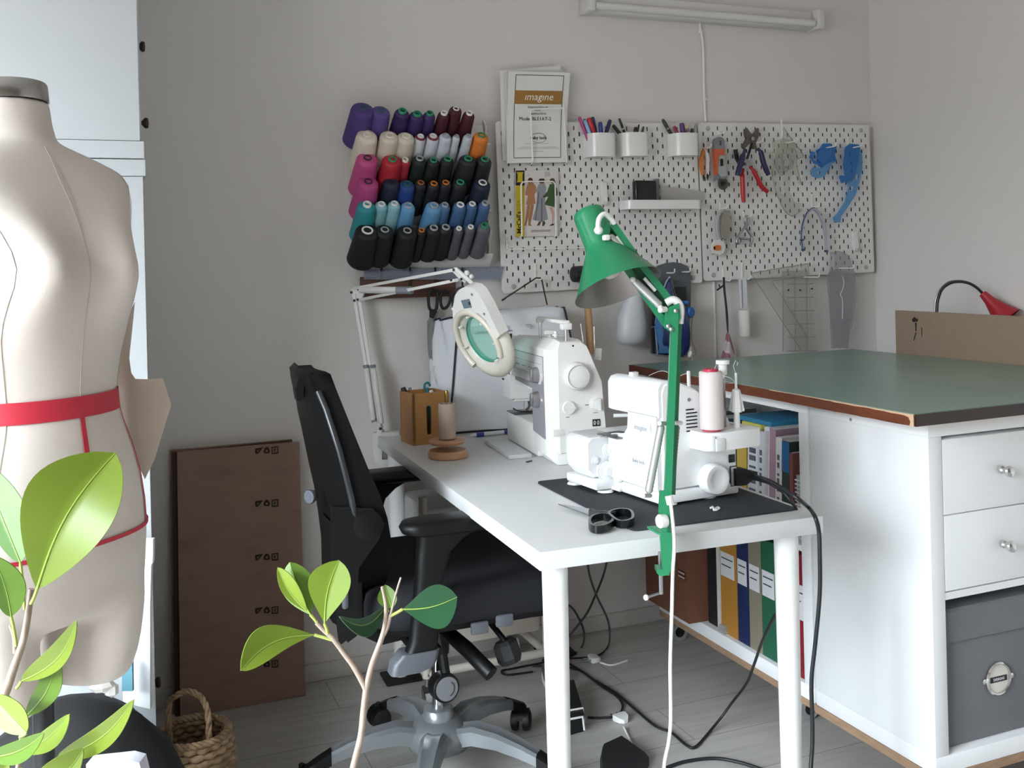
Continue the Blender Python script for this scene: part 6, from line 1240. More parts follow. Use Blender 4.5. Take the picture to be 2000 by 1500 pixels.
# ================================================================ foreground plant
def leafmat(name, c1, c2, tr=.35):
    if name in MATS: return MATS[name]
    m = ramp_mat(name, 'noise', [c1, c2], 9, .32, (1, 1, 1), rng=(.35, .65)); nt = m.node_tree; b = nt.nodes['Principled BSDF']; o = [n for n in nt.nodes if n.type == 'OUTPUT_MATERIAL'][0]
    tl_ = nt.nodes.new('ShaderNodeBsdfTranslucent'); mx = nt.nodes.new('ShaderNodeMixShader'); mx.inputs[0].default_value = tr
    tl_.inputs[0].default_value = lin(c2); nt.links.new(b.outputs[0], mx.inputs[1]); nt.links.new(tl_.outputs[0], mx.inputs[2]); nt.links.new(mx.outputs[0], o.inputs[0]); return m
LG = leafmat('leaf_bright', '#74892a', '#869b38'); LY = leafmat('leaf_yellow', '#7c9430', '#8ca53c'); LD = leafmat('leaf_dark', '#1f4a2e', '#2a5a38', .15); LM = leafmat('leaf_mid', '#5f802d', '#71923a'); RIB = mat('leaf_rib', '#8ea548', .5); STEM = mat('plant_stem', '#a59284', .7, bump=.6, bscale=120, var=.15, vscale=30); PET = mat('petiole', '#a3b055', .5)
t = thing('potted_plant', 'young leafy houseplant with glossy oval leaves in the foreground', 'plant', at(330, 1900, .75))
PD = .76
def leaf(base, tip, wl, wr, mt, d0=PD, d1=None, bend=0, fold=.25, twist=0, mid=.45, curl=0, stalk=None, side=0):
    """base/tip in photo pixels; wl, wr half widths in pixels left and right of the midrib; bend bows the rib (px sideways), curl bows it in depth"""
    d1 = d0 if d1 is None else d1; b, e = V((*base, 0)), V((*tip, 0)); ax = (e - b); ln = ax.length; nx = V((ax.y, -ax.x, 0)).normalized() * -1
    NU, NV = 18, 10
    def wp(t_): a = t_ ** (math.log(.5) / math.log(mid)); return max(0, sin(pi * a)) ** .72
    def fn(u, v):
        s_ = (v * 2 - 1); w_ = wp(u) * (wr if s_ > 0 else wl) * s_; c = b + ax * u + nx * (bend * sin(pi * u))
        q_ = c + nx * w_; d = d0 + (d1 - d0) * u + curl * sin(pi * u) - fold * abs(w_) / FOC * PD + twist * w_ / FOC * PD + side * (u ** 2)
        return at(q_.x, q_.y, d)
    o = M().grid(fn, NU, NV).obj('leaf', mt, t, 80, solid=.0007)
    rib = [fn(k / 14, .5) + (CAM - fn(k / 14, .5)).normalized() * .0007 for k in range(15)]
    r0 = .0005 * (wl + wr) / 120 + .00025; M().tube(rib, [r0 * (1 - .75 * k / 14) for k in range(15)], 6).obj('midrib', RIB, o)
    if stalk: M().tube(smooth_path([at(*stalk, d0), at((stalk[0] + base[0]) / 2 + 1, (stalk[1] + base[1]) / 2, d0), at(*base, d0)], 3), .0012, 8).obj('petiole', PET, t)
def stem(pts, r, d=PD): M().tube(smooth_path([at(x, y, d) for x, y in pts], 5), [r[0] + (r[1] - r[0]) * i / (5 * (len(pts) - 1)) for i in range(5 * (len(pts) - 1) + 1)], 10).obj('stem', STEM, t, 80)
stem([(-120, 1640), (-60, 1480), (0, 1378), (28, 1302), (48, 1240), (62, 1150)], (.0042, .0022)); stem([(30, 1275), (28, 1245), (20, 1220)], (.0018, .0012))
stem([(20, 1640), (28, 1560), (35, 1500), (43, 1430)], (.0022, .0016))
stem([(650, 1700), (672, 1580), (690, 1500), (705, 1438), (710, 1390), (715, 1347)], (.0028, .0024)); stem([(715, 1347), (726, 1300), (745, 1248), (752, 1220), (754, 1186), (750, 1162), (746, 1146)], (.0024, .0011)); stem([(747, 1245), (757, 1225), (763, 1200)], (.0015, .0012))
stem([(762, 1205), (768, 1180), (776, 1150), (783, 1128)], (.0009, .0007)); stem([(715, 1347), (708, 1332), (690, 1300), (675, 1280), (651, 1248), (634, 1232), (618, 1216)], (.0024, .0017))
leaf((72, 1152), (226, 884), 96, 84, LG, .72, .74, bend=-22, fold=.25, mid=.56, curl=-.01, stalk=(60, 1180)); leaf((40, 1100), (-40, 900), 30, 50, leafmat('leaf_pale', '#769d60', '#88ad70'), .78, .80, stalk=(48, 1190)); leaf((22, 1205), (-15, 1085), 26, 40, LM, .75, .74, bend=6, stalk=(32, 1262))
leaf((42, 1330), (150, 1212), 26, 18, LG, .74, .70, bend=22, stalk=(32, 1345)); leaf((52, 1398), (110, 1270), 22, 24, LM, .75, .73, bend=16, stalk=(15, 1360)); leaf((52, 1432), (-20, 1355), 32, 30, LG, .72, .74, stalk=(38, 1440)); leaf((46, 1470), (136, 1395), 16, 24, LY, .73, .70, bend=8)
leaf((-25, 1480), (86, 1432), 20, 24, LM, .70, .68, bend=12); leaf((110, 1482), (262, 1366), 22, 24, LG, .72, .69, bend=20, stalk=(60, 1540)); leaf((70, 1530), (163, 1462), 34, 24, LG, .70, .70, bend=16, stalk=(40, 1500)); leaf((-30, 1540), (18, 1490), 18, 22, LG, .7)
leaf((634, 1218), (662, 1094), 42, 40, LY, .75, .76, bend=-8, fold=.2, mid=.62, stalk=(640, 1238)); leaf((606, 1200), (566, 1098), 30, 34, LM, .765, .78, bend=-4, fold=-.3, mid=.55, stalk=(622, 1220)); leaf((600, 1194), (542, 1108), 12, 22, LG, .76, .77, bend=-8, fold=.5, mid=.55)
leaf((614, 1240), (470, 1310), 26, 38, LG, .76, .73, bend=22, fold=.25, mid=.6, stalk=(648, 1250)); leaf((786, 1190), (893, 1166), 40, 46, LD, .76, .76, bend=8, fold=.1, mid=.62, stalk=(763, 1203)); leaf((752, 1187), (662, 1204), 24, 14, LD, .765, .73, bend=-26, fold=.4, stalk=(758, 1196)); leaf((765, 1188), (752, 1142), 22, 16, LM, .775, .78, fold=.2)
PC = at(330, 1900, .75)

# pot and stool below the picture edge carry the plant
PB = at(40, 2080, .76); PB2 = V((PB.x, PB.y, 0)); zt = min(at(650, 1700, PD).z, .83)
M().lathe([(.07, .55), (.10, .72), (.108, .72), (.108, .735), (.098, .735), (.095, .70), (.0001, .70)], T(at(300, 1700, .76).x, at(300, 1700, .76).y, 0), 32).obj('pot', mat('pot_white', '#d8d5cf', .4), t)
c = at(300, 1700, .76)
for px_, py_ in ((-120, 1640), (20, 1640), (650, 1700)): p = at(px_, py_, PD); M().tube(smooth_path([p, p.lerp(V((c.x, c.y, .70)), .5) + V((0, 0, -.02)), V((c.x + (p.x - c.x) * .15, c.y + (p.y - c.y) * .15, .69))], 5), .003, 8).obj('stem', STEM, t)
t2 = thing('plant_stool', 'wooden stool carrying the houseplant below the picture edge', 'stool', (c.x, c.y, 0))
M().lathe([(.15, .52), (.155, .525), (.155, .545), (.15, .55)], T(c.x, c.y, 0), 32).obj('seat', PW, t2)
for a in (45, 135, 225, 315): M().tube([(c.x + .1 * cos(R(a)), c.y + .1 * sin(R(a)), .522), (c.x + .14 * cos(R(a)), c.y + .14 * sin(R(a)), 0)], .014, 10).obj('leg', PW, t2)
# ================================================================ drawer and book cabinets with the green cutting top
KW = mat('cabinet_white', '#e4e6e8', .38)
KX, KY_, KZ = .447, -1.398, .1275; a1 = R(.57)
KM = frame((KX, KY_, KZ), (0, 0, 1), (cos(a1), sin(a1), 0)); SZ = .765; DPT = .39; FRM = .0375
t = thing('drawer_cabinet', 'white cabinet with two drawers above an open bay holding a grey box', 'cabinet', KM @ V((.38, .2, 0)))
def c(nm, fn, mt=KW, par=None, tt=None, Mx=None): m = M(Mx or KM); fn(m); return m.obj(nm, mt, par or tt or t, 30)
ch = .335 - .0
def carcass(m, z_shelf, open_y):
    m.bx((0, 0, 0), (SZ, DPT, FRM), .0012); m.bx((0, 0, SZ - FRM), (SZ, DPT, SZ), .0012); m.bx((0, 0, FRM), (FRM, DPT, SZ - FRM), .0012); m.bx((SZ - FRM, 0, FRM), (SZ, DPT, SZ - FRM), .0012)
    m.bx((FRM, .001, FRM + ch), (SZ - FRM, DPT - .01, FRM + ch + .0155))
c('body', lambda m: (carcass(m, 0, 0), m.bx((SZ / 2 - .008, .001, FRM), (SZ / 2 + .008, DPT - .01, SZ - FRM)), m.bx((FRM, DPT - .012, FRM), (SZ - FRM, DPT - .006, SZ - FRM))))
for x0 in (FRM + .002, SZ / 2 + .009):
    for k in range(2):
        z0 = FRM + ch + .0165 + k * .1685; z0 = FRM + ch + .0185 + k * .1655
        d = c('drawer', lambda m: m.bx((x0, .0, z0), (x0 + .331, .3, z0 + .163), .001))
        p = (x0 + .165, 0, z0 + .083); c('knob', lambda m: m.lathe([(.007, 0), (.0085, .002), (.0085, .009), (.0055, .013), (.0055, .017), (.010, .020), (.0125, .026), (.0115, .032), (.006, .035), (.0001, .0355)], frame(p, (0, -1, 0)), 24), CHROME, d)
c('panel_screw', lambda m: m.lathe([(.004, 0), (.004, .0006)], frame((-.0002, .24, SZ - .03), (-1, 0, 0)), 12), GREYP)
WDE = ramp_mat('chipboard_edge', 'noise', ['#8a6f58', '#a4876d'], 25, .8, (1, 1, 8))
c('base_board', lambda m: m.bx((-.002, -.001, -.02), (SZ + .002, DPT + .002, -.0002)), WDE)
def casters(Mx, tt, spots):
    for x, y in spots:
        e = M(Mx).bx((x - .015, y - .015, -.045), (x + .015, y + .015, -.0205), .002).obj('caster', GREYP, tt)
        M(Mx).cyl((x - .014, y, -KZ + .031), (x + .014, y, -KZ + .031), .030, n=24).obj('wheel', mat('caster_grey', '#8f9290', .5), e); M(Mx).cyl((x - .0155, y, -KZ + .031), (x + .0155, y, -KZ + .031), .017, n=20).obj('wheel_hub', BLACK, e)
        M(Mx).bx((x - .018, y - .018, -KZ + .06), (x + .018, y + .018, -.044)).obj('caster_fork', GREYP, e)
casters(KM, t, ((.5, .30), (.68, .2), (.3, .36), (.68, .34)))
# grey fabric box
GB = mat('grey_linen_box', '#6e7074', .85, bump=.6, bscale=350); x0 = FRM + .006
t = thing('storage_box', 'grey fabric storage box with lid and round label in the lower bay', 'box', KM @ V((x0 + .16, .15, FRM)))
c('box', lambda m: m.bx((x0 + .006, .022, FRM + .001), (x0 + .322, .36, FRM + .255), .006), GB); c('lid', lambda m: m.loft([[(x0 + x, y, z) for x, y in ((.002 + i, .016 + i), (.326 - i, .016 + i), (.326 - i, .365), (.002 + i, .365))] for z, i in ((FRM + .232, .0), (FRM + .30, 0), (FRM + .305, .005))]), GB)
lc = (x0 + .163, .0215, FRM + .128); W = frame(lc, (0, -1, 0))
c('label_rim', lambda m: (m.lathe([(.036, 0), (.0375, .004), (.0345, .0075), (.032, .006), (.032, .003)], W, 40, cap=False), m.lathe([(.006, 0), (.006, .003), (.0001, .004)], T(-.041, 0, 0) if False else frame((lc[0] - .041, lc[1], lc[2]), (0, -1, 0)), 12), m.lathe([(.006, 0), (.006, .003), (.0001, .004)], frame((lc[0] + .041, lc[1], lc[2]), (0, -1, 0)), 12)), CHROME)
c('label_card', lambda m: m.lathe([(.0325, .0028), (.0001, .0032)], W, 36), mat('label_ivory', '#d5d2c9', .5)); c('tape_strip', lambda m: m.bx((lc[0] - .0245, lc[1] - .0046, lc[2] - .006), (lc[0] + .0245, lc[1] - .0032, lc[2] + .006)), BLACK)
c('lettering', lambda m: m.text('DESIGNS', .0085, frame((lc[0], lc[1] - .0048, lc[2]), (0, -1, 0), (1, 0, 0)), .0002), WHITE2)
# book cabinet facing the sewing table (its face is the plane x = K2X)
K2X = .443; K2Y1 = -1.0015; K2Y0 = K2Y1 + SZ
t = thing('book_cabinet', 'white open cabinet facing the sewing table, filled with books and binders', 'cabinet', (K2X + .2, (K2Y0 + K2Y1) / 2, KZ))
K2 = frame((K2X, K2Y0, KZ), (0, 0, 1), (0, -1, 0))       # x runs from the wall end towards the room, y into the cabinet
def c2(nm, fn, mt=KW, par=None, tt=None): return c(nm, fn, mt, par, tt or t, K2)
ZS = FRM + ch
c2('body', lambda m: (carcass(m, 0, 0), m.bx((FRM, DPT - .012, FRM), (SZ - FRM, DPT - .006, SZ - FRM)))); c2('base_board', lambda m: m.bx((-.002, .002, -.02), (SZ + .002, DPT + .002, -.0002)), WDE); casters(K2, t, [tuple((K2.inverted() @ onZ(*q_, 0))[:2]) for q_ in ((1577, 1402), (1324, 1250))] + [(.1, .33), (.7, .34)])
def k2x(px, py=1200): return K2Y0 - onX(px, py, K2X + .02).y
GRB = 'binders on the lower shelf'; GRK = 'books on the upper shelf'
def upright(nm, x0, w, z0, h, d, col, label, cat, grp, lean=0, y0=.03, rough=.55, pages=False, var=0):
    mt = mat(nm + col[1:], col, rough, var=var); sh = math.tan(R(lean)) * h
    e = thing(nm, label, cat, K2 @ V((x0 + w / 2, y0, z0)), None, grp)
    def bk(m): m.loft([[(x0 + (0 if s_ == 0 else w) + dx, y0 + dy, z) for s_, dy in ((0, .004), (0, d), (1, d), (1, .004), (1, .0), (0, .0))] for z, dx in ((z0, 0), (z0 + h, sh))])
    m = M(K2); bk(m); m.obj('cover', mt, e, 30)
    if pages: m = M(K2); m.loft([[(x0 + k + dx, y0 + q_, z) for k, q_ in ((.002, .004), (w - .002, .004), (w - .002, d + .001), (.002, d + .001))] for z, dx in ((z0 + h - .004, sh * .98), (z0 + h + .0008, sh))]); m.obj('pages', PAPER, e)
    return e, sh
def rect_on(nm, e, x0, x1, za, zb, y, mt): m = M(K2); m.bx((x0, y - .0008, za), (x1, y + .0003, zb)); return m.obj(nm, mt, e, 0)
zf = FRM + .001
# brown carton, black file, papers
t3 = thing('magazine_carton', 'brown cardboard file box with slot handle on the lower shelf', 'box', K2 @ V((.08, .1, zf)), None, GRB)
pq = K2.inverted() @ onZ(1346, 1219, KZ + FRM + .001); xa = k2x(1296); y0 = min(.01, pq.y); wb = pq.x - xa; hh = .298
m = M(K2); m.slab([(xa, y0, zf), (xa + wb, y0, zf), (xa + wb, y0, zf + hh), (xa, y0, zf + hh)], (0, .27, 0)); m.obj('box', mat('brown_carton', '#6b4331', .75, var=.06), t3)
so = xa + wb - .052
m = M(K2); m.bx((so, y0 - .002, zf + .125), (so + .038, y0 + .001, zf + .150), .0005); m.obj('slot', mat('slot_dark', '#2a1712'), t3)
m = M(K2); m.bx((so + .002, y0 - .0035, zf + .129), (so + .036, y0 - .001, zf + .1345)); m.bx((so + .002, y0 - .0035, zf + .141), (so + .036, y0 - .001, zf + .1465)); m.obj('slot_edge', mat('card_pale', '#b9a595'), t3)
KE = [k2x(q_) for q_ in (1384, 1406, 1412, 1444.5, 1467, 1492, 1522)]
upright('black_file', KE[0], KE[1] - KE[0] - .001, zf, .29, .28, '#17181c', 'black file between the brown box and white papers', 'binder', GRB, y0=.02)
upright('loose_papers', KE[1], KE[2] - KE[1] - .001, zf, .285, .22, '#c9c6c2', 'white loose papers beside the yellow binder', 'papers', GRB, y0=.012, lean=0)
INKB = mat('label_ink', '#3d3f48', .8)
for bi, (nm, w, col, lab, lb) in enumerate((('yellow', .068, '#a9782f', 'yellow binder with white spine label on the lower shelf', 1), ('blue', .062, '#142450', 'dark blue binder with white spine label on the lower shelf', 1), ('beige', .068, '#807868', 'beige binder with white spine label on the lower shelf', 1), ('green', .078, '#1d5940', 'green binder with white spine label behind the table leg', 1))):
    x = KE[2 + bi]; w = KE[3 + bi] - x - .0005
    e, _ = upright('binder', x, w - .001, zf, .318, .27, col, lab, 'binder', GRB, y0=.015)
    if lb:
        rect_on('spine_label', e, x + .003, x + w * .84, zf + .165, zf + .235, .015, mat('label_white', '#cfd0d4', .6))
        for k in range(2): rect_on('label_text', e, x + .008, x + w * (.76 - .1 * k), zf + .216 - k * .02, zf + .2195 - k * .02, .0145, INKB)
x = KE[6]
xr = SZ - FRM - .052
e, _ = upright('binder', xr, .05, zf, .318, .27, '#7c1824', 'dark red binder with white label, nearest the drawer cabinet', 'binder', GRB, y0=.012); rect_on('spine_label', e, xr + .004, xr + .046, zf + .15, zf + .24, .012, MATS['label_white'])
for k in range(2): rect_on('label_text', e, xr + .009, xr + .04 - .01 * k, zf + .218 - k * .022, zf + .2215 - k * .022, .0115, INKB)
e, _ = upright('binder', x + .002, max(.03, xr - x - .006), zf, .318, .27, '#8a8578', 'grey binder hidden mostly by the table leg', 'binder', GRB, y0=.015)
m = M(K2); xs = KE[2]
for k in range(6): m.bx((xs - .008 + k * .002, .004, zf + .0 + k * .004), (xs + .03, .02, zf + .002 + k * .004))
tag(m.obj('torn_plastic_sleeve', clear('sleeve', '#dcdcdc', .4, .2)), 'crumpled clear sleeve poking out under the yellow binder', 'sleeve')
# upper shelf books
zu = FRM + ch + .0165
UE = lambda q_: K2Y0 - onX(q_, 905, K2X + .012).y
ed = [UE(q_) - .012 for q_ in (1462, 1482, 1494, 1504, 1516, 1528.5, 1543)]
bk = [(.12, .06, .26, '#4d5a52', 'dark green book at the far end of the upper shelf', 0), (.20, .06, .25, '#31505e', 'dark blue green book on the upper shelf behind the overlock machine', 0), (ed[0] - .05, .046, .26, '#b59b4a', 'yellow book on the upper shelf behind the overlock machine', 2),
      (ed[0], ed[1] - ed[0] - .001, .255, '#c9ced4', 'pale grey book with dark spine letters beside the yellow one', 3), (ed[1], ed[2] - ed[1] - .001, .262, '#c3c8cf', 'pale ring file leaning beside the grey book', 3), (ed[2], ed[3] - ed[2] - .001, .278, '#cfd0d2', 'tall white folder on the upper shelf', 3), (ed[3], ed[4] - ed[3] - .001, .276, '#9c7f8e', 'mauve book on the upper shelf', 3), (ed[4], ed[5] - ed[4] - .001, .258, '#cfccca', 'white paperback with dark spine letters on the upper shelf', 3), (ed[5], ed[6] - ed[5] - .001, .252, '#2b3a35', 'glossy blue and dark green magazine on the upper shelf', 3), (ed[6] + .006, .014, .225, '#7b4a44', 'thin dark red booklet on the upper shelf', 1)]
for x, w, h, col, lab, ln in bk:
    e, sh = upright('book', x, w, zu, h, .25, col, lab, 'book', GRK, lean=ln, y0=.012, pages=True)
    if 'letters' in lab or 'ring' in lab:
        m = M(K2)
        for k in range(9): zz = zu + .03 + k * .021; dx = sh * (zz - zu) / h; m.bx((x + .008 + dx, .0105, zz), (x + w - .01 + dx, .0125, zz + (.014 if k % 3 else .006)))
        m.obj('spine_text', mat('spine_ink', '#54565f', .7), e, 0)
    if 'glossy' in lab:
        m = M(K2); m.loft([[(x + .0 + dx, .0105, z), (x + w + dx, .0105, z), (x + w + dx, .0125, z), (x + dx, .0125, z)] for z, dx in ((zu + h * .68, sh * .68), (zu + h, sh))]); m.obj('cover_sky', mat('sky_print', '#2a5f8f', .35), e, 0)
        m = M(K2); m.loft([[(x + .0 + dx, .0105, z), (x + w + dx, .0105, z), (x + w + dx, .0125, z), (x + dx, .0125, z)] for z, dx in ((zu, 0), (zu + h * .3, sh * .3))]); m.obj('cover_base', mat('maroon_print', '#3a1a20', .4), e, 0)
    if 'tall white' in lab: m = M(K2); m.loft([[(x + w * .25 + dx, .0105, z), (x + w * .8 + dx, .0105, z), (x + w * .8 + dx, .0125, z), (x + w * .25 + dx, .0125, z)] for z, dx in ((zu + .01, 0), (zu + h - .01, sh))]); m.obj('cover_stripe', mat('pale_lilac', '#b9aeb8', .6), e, 0)
e = thing('wire_bound_notebook', 'wire-bound notebook with white wire coil on the upper shelf, nearest the room', 'notebook', K2 @ V((.70, .03, zu)), None, GRK)
M(K2).bx((.688, .02, zu), (.716, .2, zu + .17)).obj('cover', mat('notebook_grey', '#a6a9b3', .6), e)
m = M(K2)
for k in range(15): m.tube([(.702 + .012 * cos(R(a)), .016 + .008 * sin(R(a)), zu + .012 + k * .0105) for a in range(0, 360, 40)], .0012, 5, loop=True)
m.obj('wire_coil', WIREW, e)
tag(M(K2).bx((ed[0] - .05, .02, zu + .2795), (ed[3] + .01, .2, zu + .2915), .001).obj('book', mat('book_teal', '#2d7396', .5)), 'teal book lying flat on top of the upper shelf row', 'book', GRK); tag(M(K2).bx((ed[0] - .02, .015, zu + .266), (ed[1] + .02, .18, zu + .279), .001).obj('book', mat('book_lime', '#bdb65a', .5)), 'yellow booklet lying under the teal book', 'book', GRK)
# third low unit behind the drawer cabinet carrying the wall side of the top
t = thing('rear_cabinet', 'white cabinet standing behind the drawer cabinet against the right wall', 'cabinet', (1.06, -.6, KZ))
M().bx((.845, -.985, KZ), (1.21, -.24, KZ + SZ), .002).obj('body', KW, t); M().bx((.845, -.985, KZ - .02), (1.21, -.24, KZ), 0).obj('base_board', WDE, t)
casters(frame((.845, -.985, KZ), (0, 0, 1)), t, ((.06, .06), (.3, .06), (.06, .68), (.3, .68)))
# ---------------------------------------------------------------- green cutting top
ZT0, ZT1 = KZ + SZ + .0005, KZ + SZ + .0265
def gmat():
    m = mat('green_linoleum', '#6b877c', .28); nt = m.node_tree; b = nt.nodes['Principled BSDF']; mp = [n for n in nt.nodes if n.type == 'MAPPING'][0]
    n = nt.nodes.new('ShaderNodeTexNoise'); n.inputs['Scale'].default_value = 3; n.inputs['Detail'].default_value = 8; nt.links.new(mp.outputs[0], n.inputs[0])
    r = nt.nodes.new('ShaderNodeValToRGB'); e = r.color_ramp.elements; e[0].position = .3; e[1].position = .68; e[0].color = lin('#718d85'); e[1].color = lin('#7f978a'); nt.links.new(n.outputs[0], r.inputs[0])
    mp2 = nt.nodes.new('ShaderNodeMapping'); tc = [n for n in nt.nodes if n.type == 'TEX_COORD'][0]; nt.links.new(tc.outputs['Object'], mp2.inputs[0]); mp2.inputs['Scale'].default_value = (3, 26, 1); mp2.inputs['Rotation'].default_value = (0, 0, .5)
    n2 = nt.nodes.new('ShaderNodeTexNoise'); n2.inputs['Scale'].default_value = 1.6; n2.inputs['Detail'].default_value = 3; nt.links.new(mp2.outputs[0], n2.inputs[0])
    r2 = nt.nodes.new('ShaderNodeValToRGB'); r2.color_ramp.elements[0].position = .72; r2.color_ramp.elements[1].position = .80; nt.links.new(n2.outputs[0], r2.inputs[0])
    mx = nt.nodes.new('ShaderNodeMix'); mx.data_type = 'RGBA'; mx.inputs[7].default_value = lin('#a3b3aa'); nt.links.new(r2.outputs[0], mx.inputs[0]); nt.links.new(r.outputs[0], mx.inputs[6])
    nt.links.new(mx.outputs[2], b.inputs['Base Color']); return m
pA, pB, pC, pD = onZ(1787, 809, ZT1), onZ(1230, 712, ZT1), onZ(1655, 682, ZT1), onZ(2000, 715, ZT1)
dx = (pD - pC) ; pE = pC + dx.normalized() * 1.26; fr2 = onZ(2000, 786.5, ZT1); dF = (fr2 - pA).normalized(); pF = pA + dF * .93
top = [pA, pF, pC + (pF - pA - (pC - pB).normalized() * 0) * 0 + (pD - pC) * 0, pB]
tq = [pA, pF, V((pC.x + .02, pC.y, ZT1)), pB]
t = thing('cutting_table_top', 'worn green linoleum tabletop with red-brown edging over the white cabinets', 'tabletop', (.85, -.8, ZT0))
M().slab([p - V((0, 0, .0022)) for p in tq], (0, 0, -(ZT1 - ZT0 - .0022))).obj('board', mat('board_pale', '#b08e6d', .7), t, 20)
cen = sum(tq, V()) / 4; M().slab([p + (cen - p).normalized() * .004 for p in tq], (0, 0, -.0025)).obj('linoleum', gmat(), t, 20)
EDG = ramp_mat('edge_red_brown', 'noise', ['#4a2317', '#6e3a22', '#5d2f1e'], 9, .45, (1, 1, 4)); EDD = mat('edge_dark', '#2e1e1b', .4, var=.1, vscale=12)
def edge(a, b, mt, out, jag):
    d = (b - a); n = 40; lo, hi = [], []; rnd = random.Random(3)
    for i in range(n + 1):
        p = a + d * (i / n); j = (rnd.random() * .0035 * (i / n if jag else 0)); lo.append(p + V((0, 0, ZT0 - ZT1 + (rnd.random() * .0012 if jag else 0)))); hi.append(p - V((0, 0, .001 + j)))
    M().slab(lo + hi[::-1], out * .003).obj('edge_band', mt, t, 20)
nl = V((-1, 0, 0)); edge(pB, pA, EDG, nl, True); edge(pA, pF, EDD, V((0, -1, 0)), False)
d_ = (pA - pB); m = M(); rnd = random.Random(5); up_, lo_ = [], []
for i in range(31):
    p = pB + d_ * (.60 + .40 * i / 30) + V((-.0034, 0, 0)); up_.append(p - V((0, 0, .0008))); lo_.append(p - V((0, 0, .0018 + .004 * (i / 30) ** 2 * (.6 + rnd.random() * .5) + rnd.random() * .0012)))
m.slab(up_ + lo_[::-1], (-.0006, 0, 0)); e = pA + V((-.0034, 0, 0)); u = d_.normalized()
m.slab([e, e - u * .03 - V((0, 0, .004)), e - u * .014 - V((0, 0, .008)), e - u * .009 - V((0, 0, .017)), e - u * .012 - V((0, 0, .025)), e - V((0, 0, .0255))], (-.0007, 0, 0)); m.obj('chipped_edge', mat('bare_wood', '#c9a88b', .8), t, 0)
# ---------------------------------------------------------------- particle board and red lamp
bx = 1.30; b1, b2 = onX(1748, 606, bx), onX(2000, 616, bx)
t = thing('hardboard_sheet', 'tan hardboard sheet with dark scuffs standing behind the green tabletop', 'board', (bx + .02, -.75, .001))
yq = b1.y; M().bx((bx, -1.42, .001), (bx + .009, yq, b1.z), .001).obj('sheet', mat('hardboard', '#8f7c69', .75, var=.05, vscale=60), t)
m = M(); S_ = lambda x, y: onX(x, y, bx - .0006)
for pts in ([(1781, 624), (1786, 619), (1790, 623), (1793, 622), (1792, 628), (1785, 629), (1782, 628)], [(1787, 630), (1790, 630), (1790, 647), (1788, 647)], [(1788, 649), (1790, 649), (1787, 660), (1785, 666), (1784, 664)], [(1799.5, 640), (1801, 640), (1801, 658), (1800, 658)]): m.slab([S_(*p) for p in pts], (.0005, 0, 0))
m.obj('scuff', mat('scuff_black', '#241d18', .9), t, 0)
t = thing('red_desk_lamp', 'red desk lamp with black gooseneck behind the hardboard sheet', 'lamp', (1.43, -.55, 0))
RD = 3.30; RL = lambda x, y, d=0: at(x, y, RD + d)
arc = [(1829, 640), (1830, 605), (1832, 585), (1840, 565), (1856, 553), (1874, 550), (1892, 553), (1908, 562), (1921, 575)]
dl = RL(1829, 640); pth = [V((dl.x, dl.y, .6)), V((dl.x, dl.y, .8))] + [RL(x, y) for x, y in arc]
M().tube(smooth_path(pth, 5), .0048, 10).obj('gooseneck', mat('goose_black', '#25262a', .35), t, 80)
M().tube(smooth_path([RL(x - 4 + (8 if i > 6 else 0) * .3, y - (2 if i > 3 else 0), .01) for i, (x, y) in enumerate(arc)], 5), .0028, 8).obj('gooseneck_wire', STEEL, t, 80)
a, b = RL(1919, 573), RL(1965, 620, -.04); M().lathe([(.0001, 0), (.012, .0), (.0135, .006), (.017, .03), (.022, .045), (.030, .07), (.046, .105), (.048, .11), (.045, .109), (.02, .05), (.0001, .045)], frame(a, b - a), 28).obj('shade', mat('lamp_red', '#a3202c', .4), t, 50)
M().lathe([(.07, 0), (.07, .02), (.02, .03), (.008, .6)], T(dl.x, dl.y, 0), 24).obj('lamp_base', mat('goose_black'), t)
# loop hook accessory at the back edge of the green top
p = onZ(1350, 712, ZT1); t = thing('hanging_pull', 'white pull cord weight with a chrome ring on the back edge of the green top', 'pull', p)
M().lathe([(.004, 0), (.008, .004), (.0085, .016), (.005, .022), (.0065, .03), (.004, .036), (.0001, .037)], T(onZ(1348, 698, ZT1)), 16).obj('weight', WHITE2, t); W = frame(onZ(1351, 706, ZT1) + V((0, 0, .011)), (.5, -1, 0)); M().tube([W @ V((.006 * cos(R(a)), .011 * sin(R(a)), 0)) for a in range(0, 360, 24)], .0016, 8, loop=True).obj('ring', CHROME, t)
# ================================================================ under the table: trolley, cables, plugs
CWT = mat('trolley_cream', '#c4bdb2', .45)
t = thing('wire_trolley', 'cream tubular trolley frame on small casters under the table', 'trolley', (-.2, -.2, 0))
def tb(a, b, r=.0125): M().tube([a, b], r, 12).obj('frame_tube', CWT, t)
xl, xr, yf, yb2 = -.37, .0, -.34, -.06
tb((xl, yf, .10), (xr, yf, .10)); tb((xl, yb2, .10), (xr, yb2, .10)); tb((xl, yf, .10), (xl, yb2, .10)); tb((xr, yf, .10), (xr, yb2, .10))
for x in (xl, xr):
    for y in (yf, yb2):
        M().tube([(x, y, .09), (x, y, .60)], .0125, 12).obj('upright', CWT, t)
        e = M().tube([(x, y, .10), (x, y, .06)], .006, 8).obj('caster', STEEL, t); M().cyl((x - .012, y - .012, .0275), (x + .012, y - .012, .0275), .0275, n=22).obj('wheel', mat('caster_white', '#c9c9c6', .4), e); M().slab([(x - .015, y, .07), (x - .015, y - .03, .045), (x - .015, y - .012, .02), (x - .015, y + .01, .05)], (.03, 0, 0)).obj('caster_fork', STEEL, e)
M().bx((xl + .012, yf + .01, .16), (xr - .012, yb2 - .01, .285), .012).obj('bin', mat('bin_cream', '#b9b1a6', .5), t)
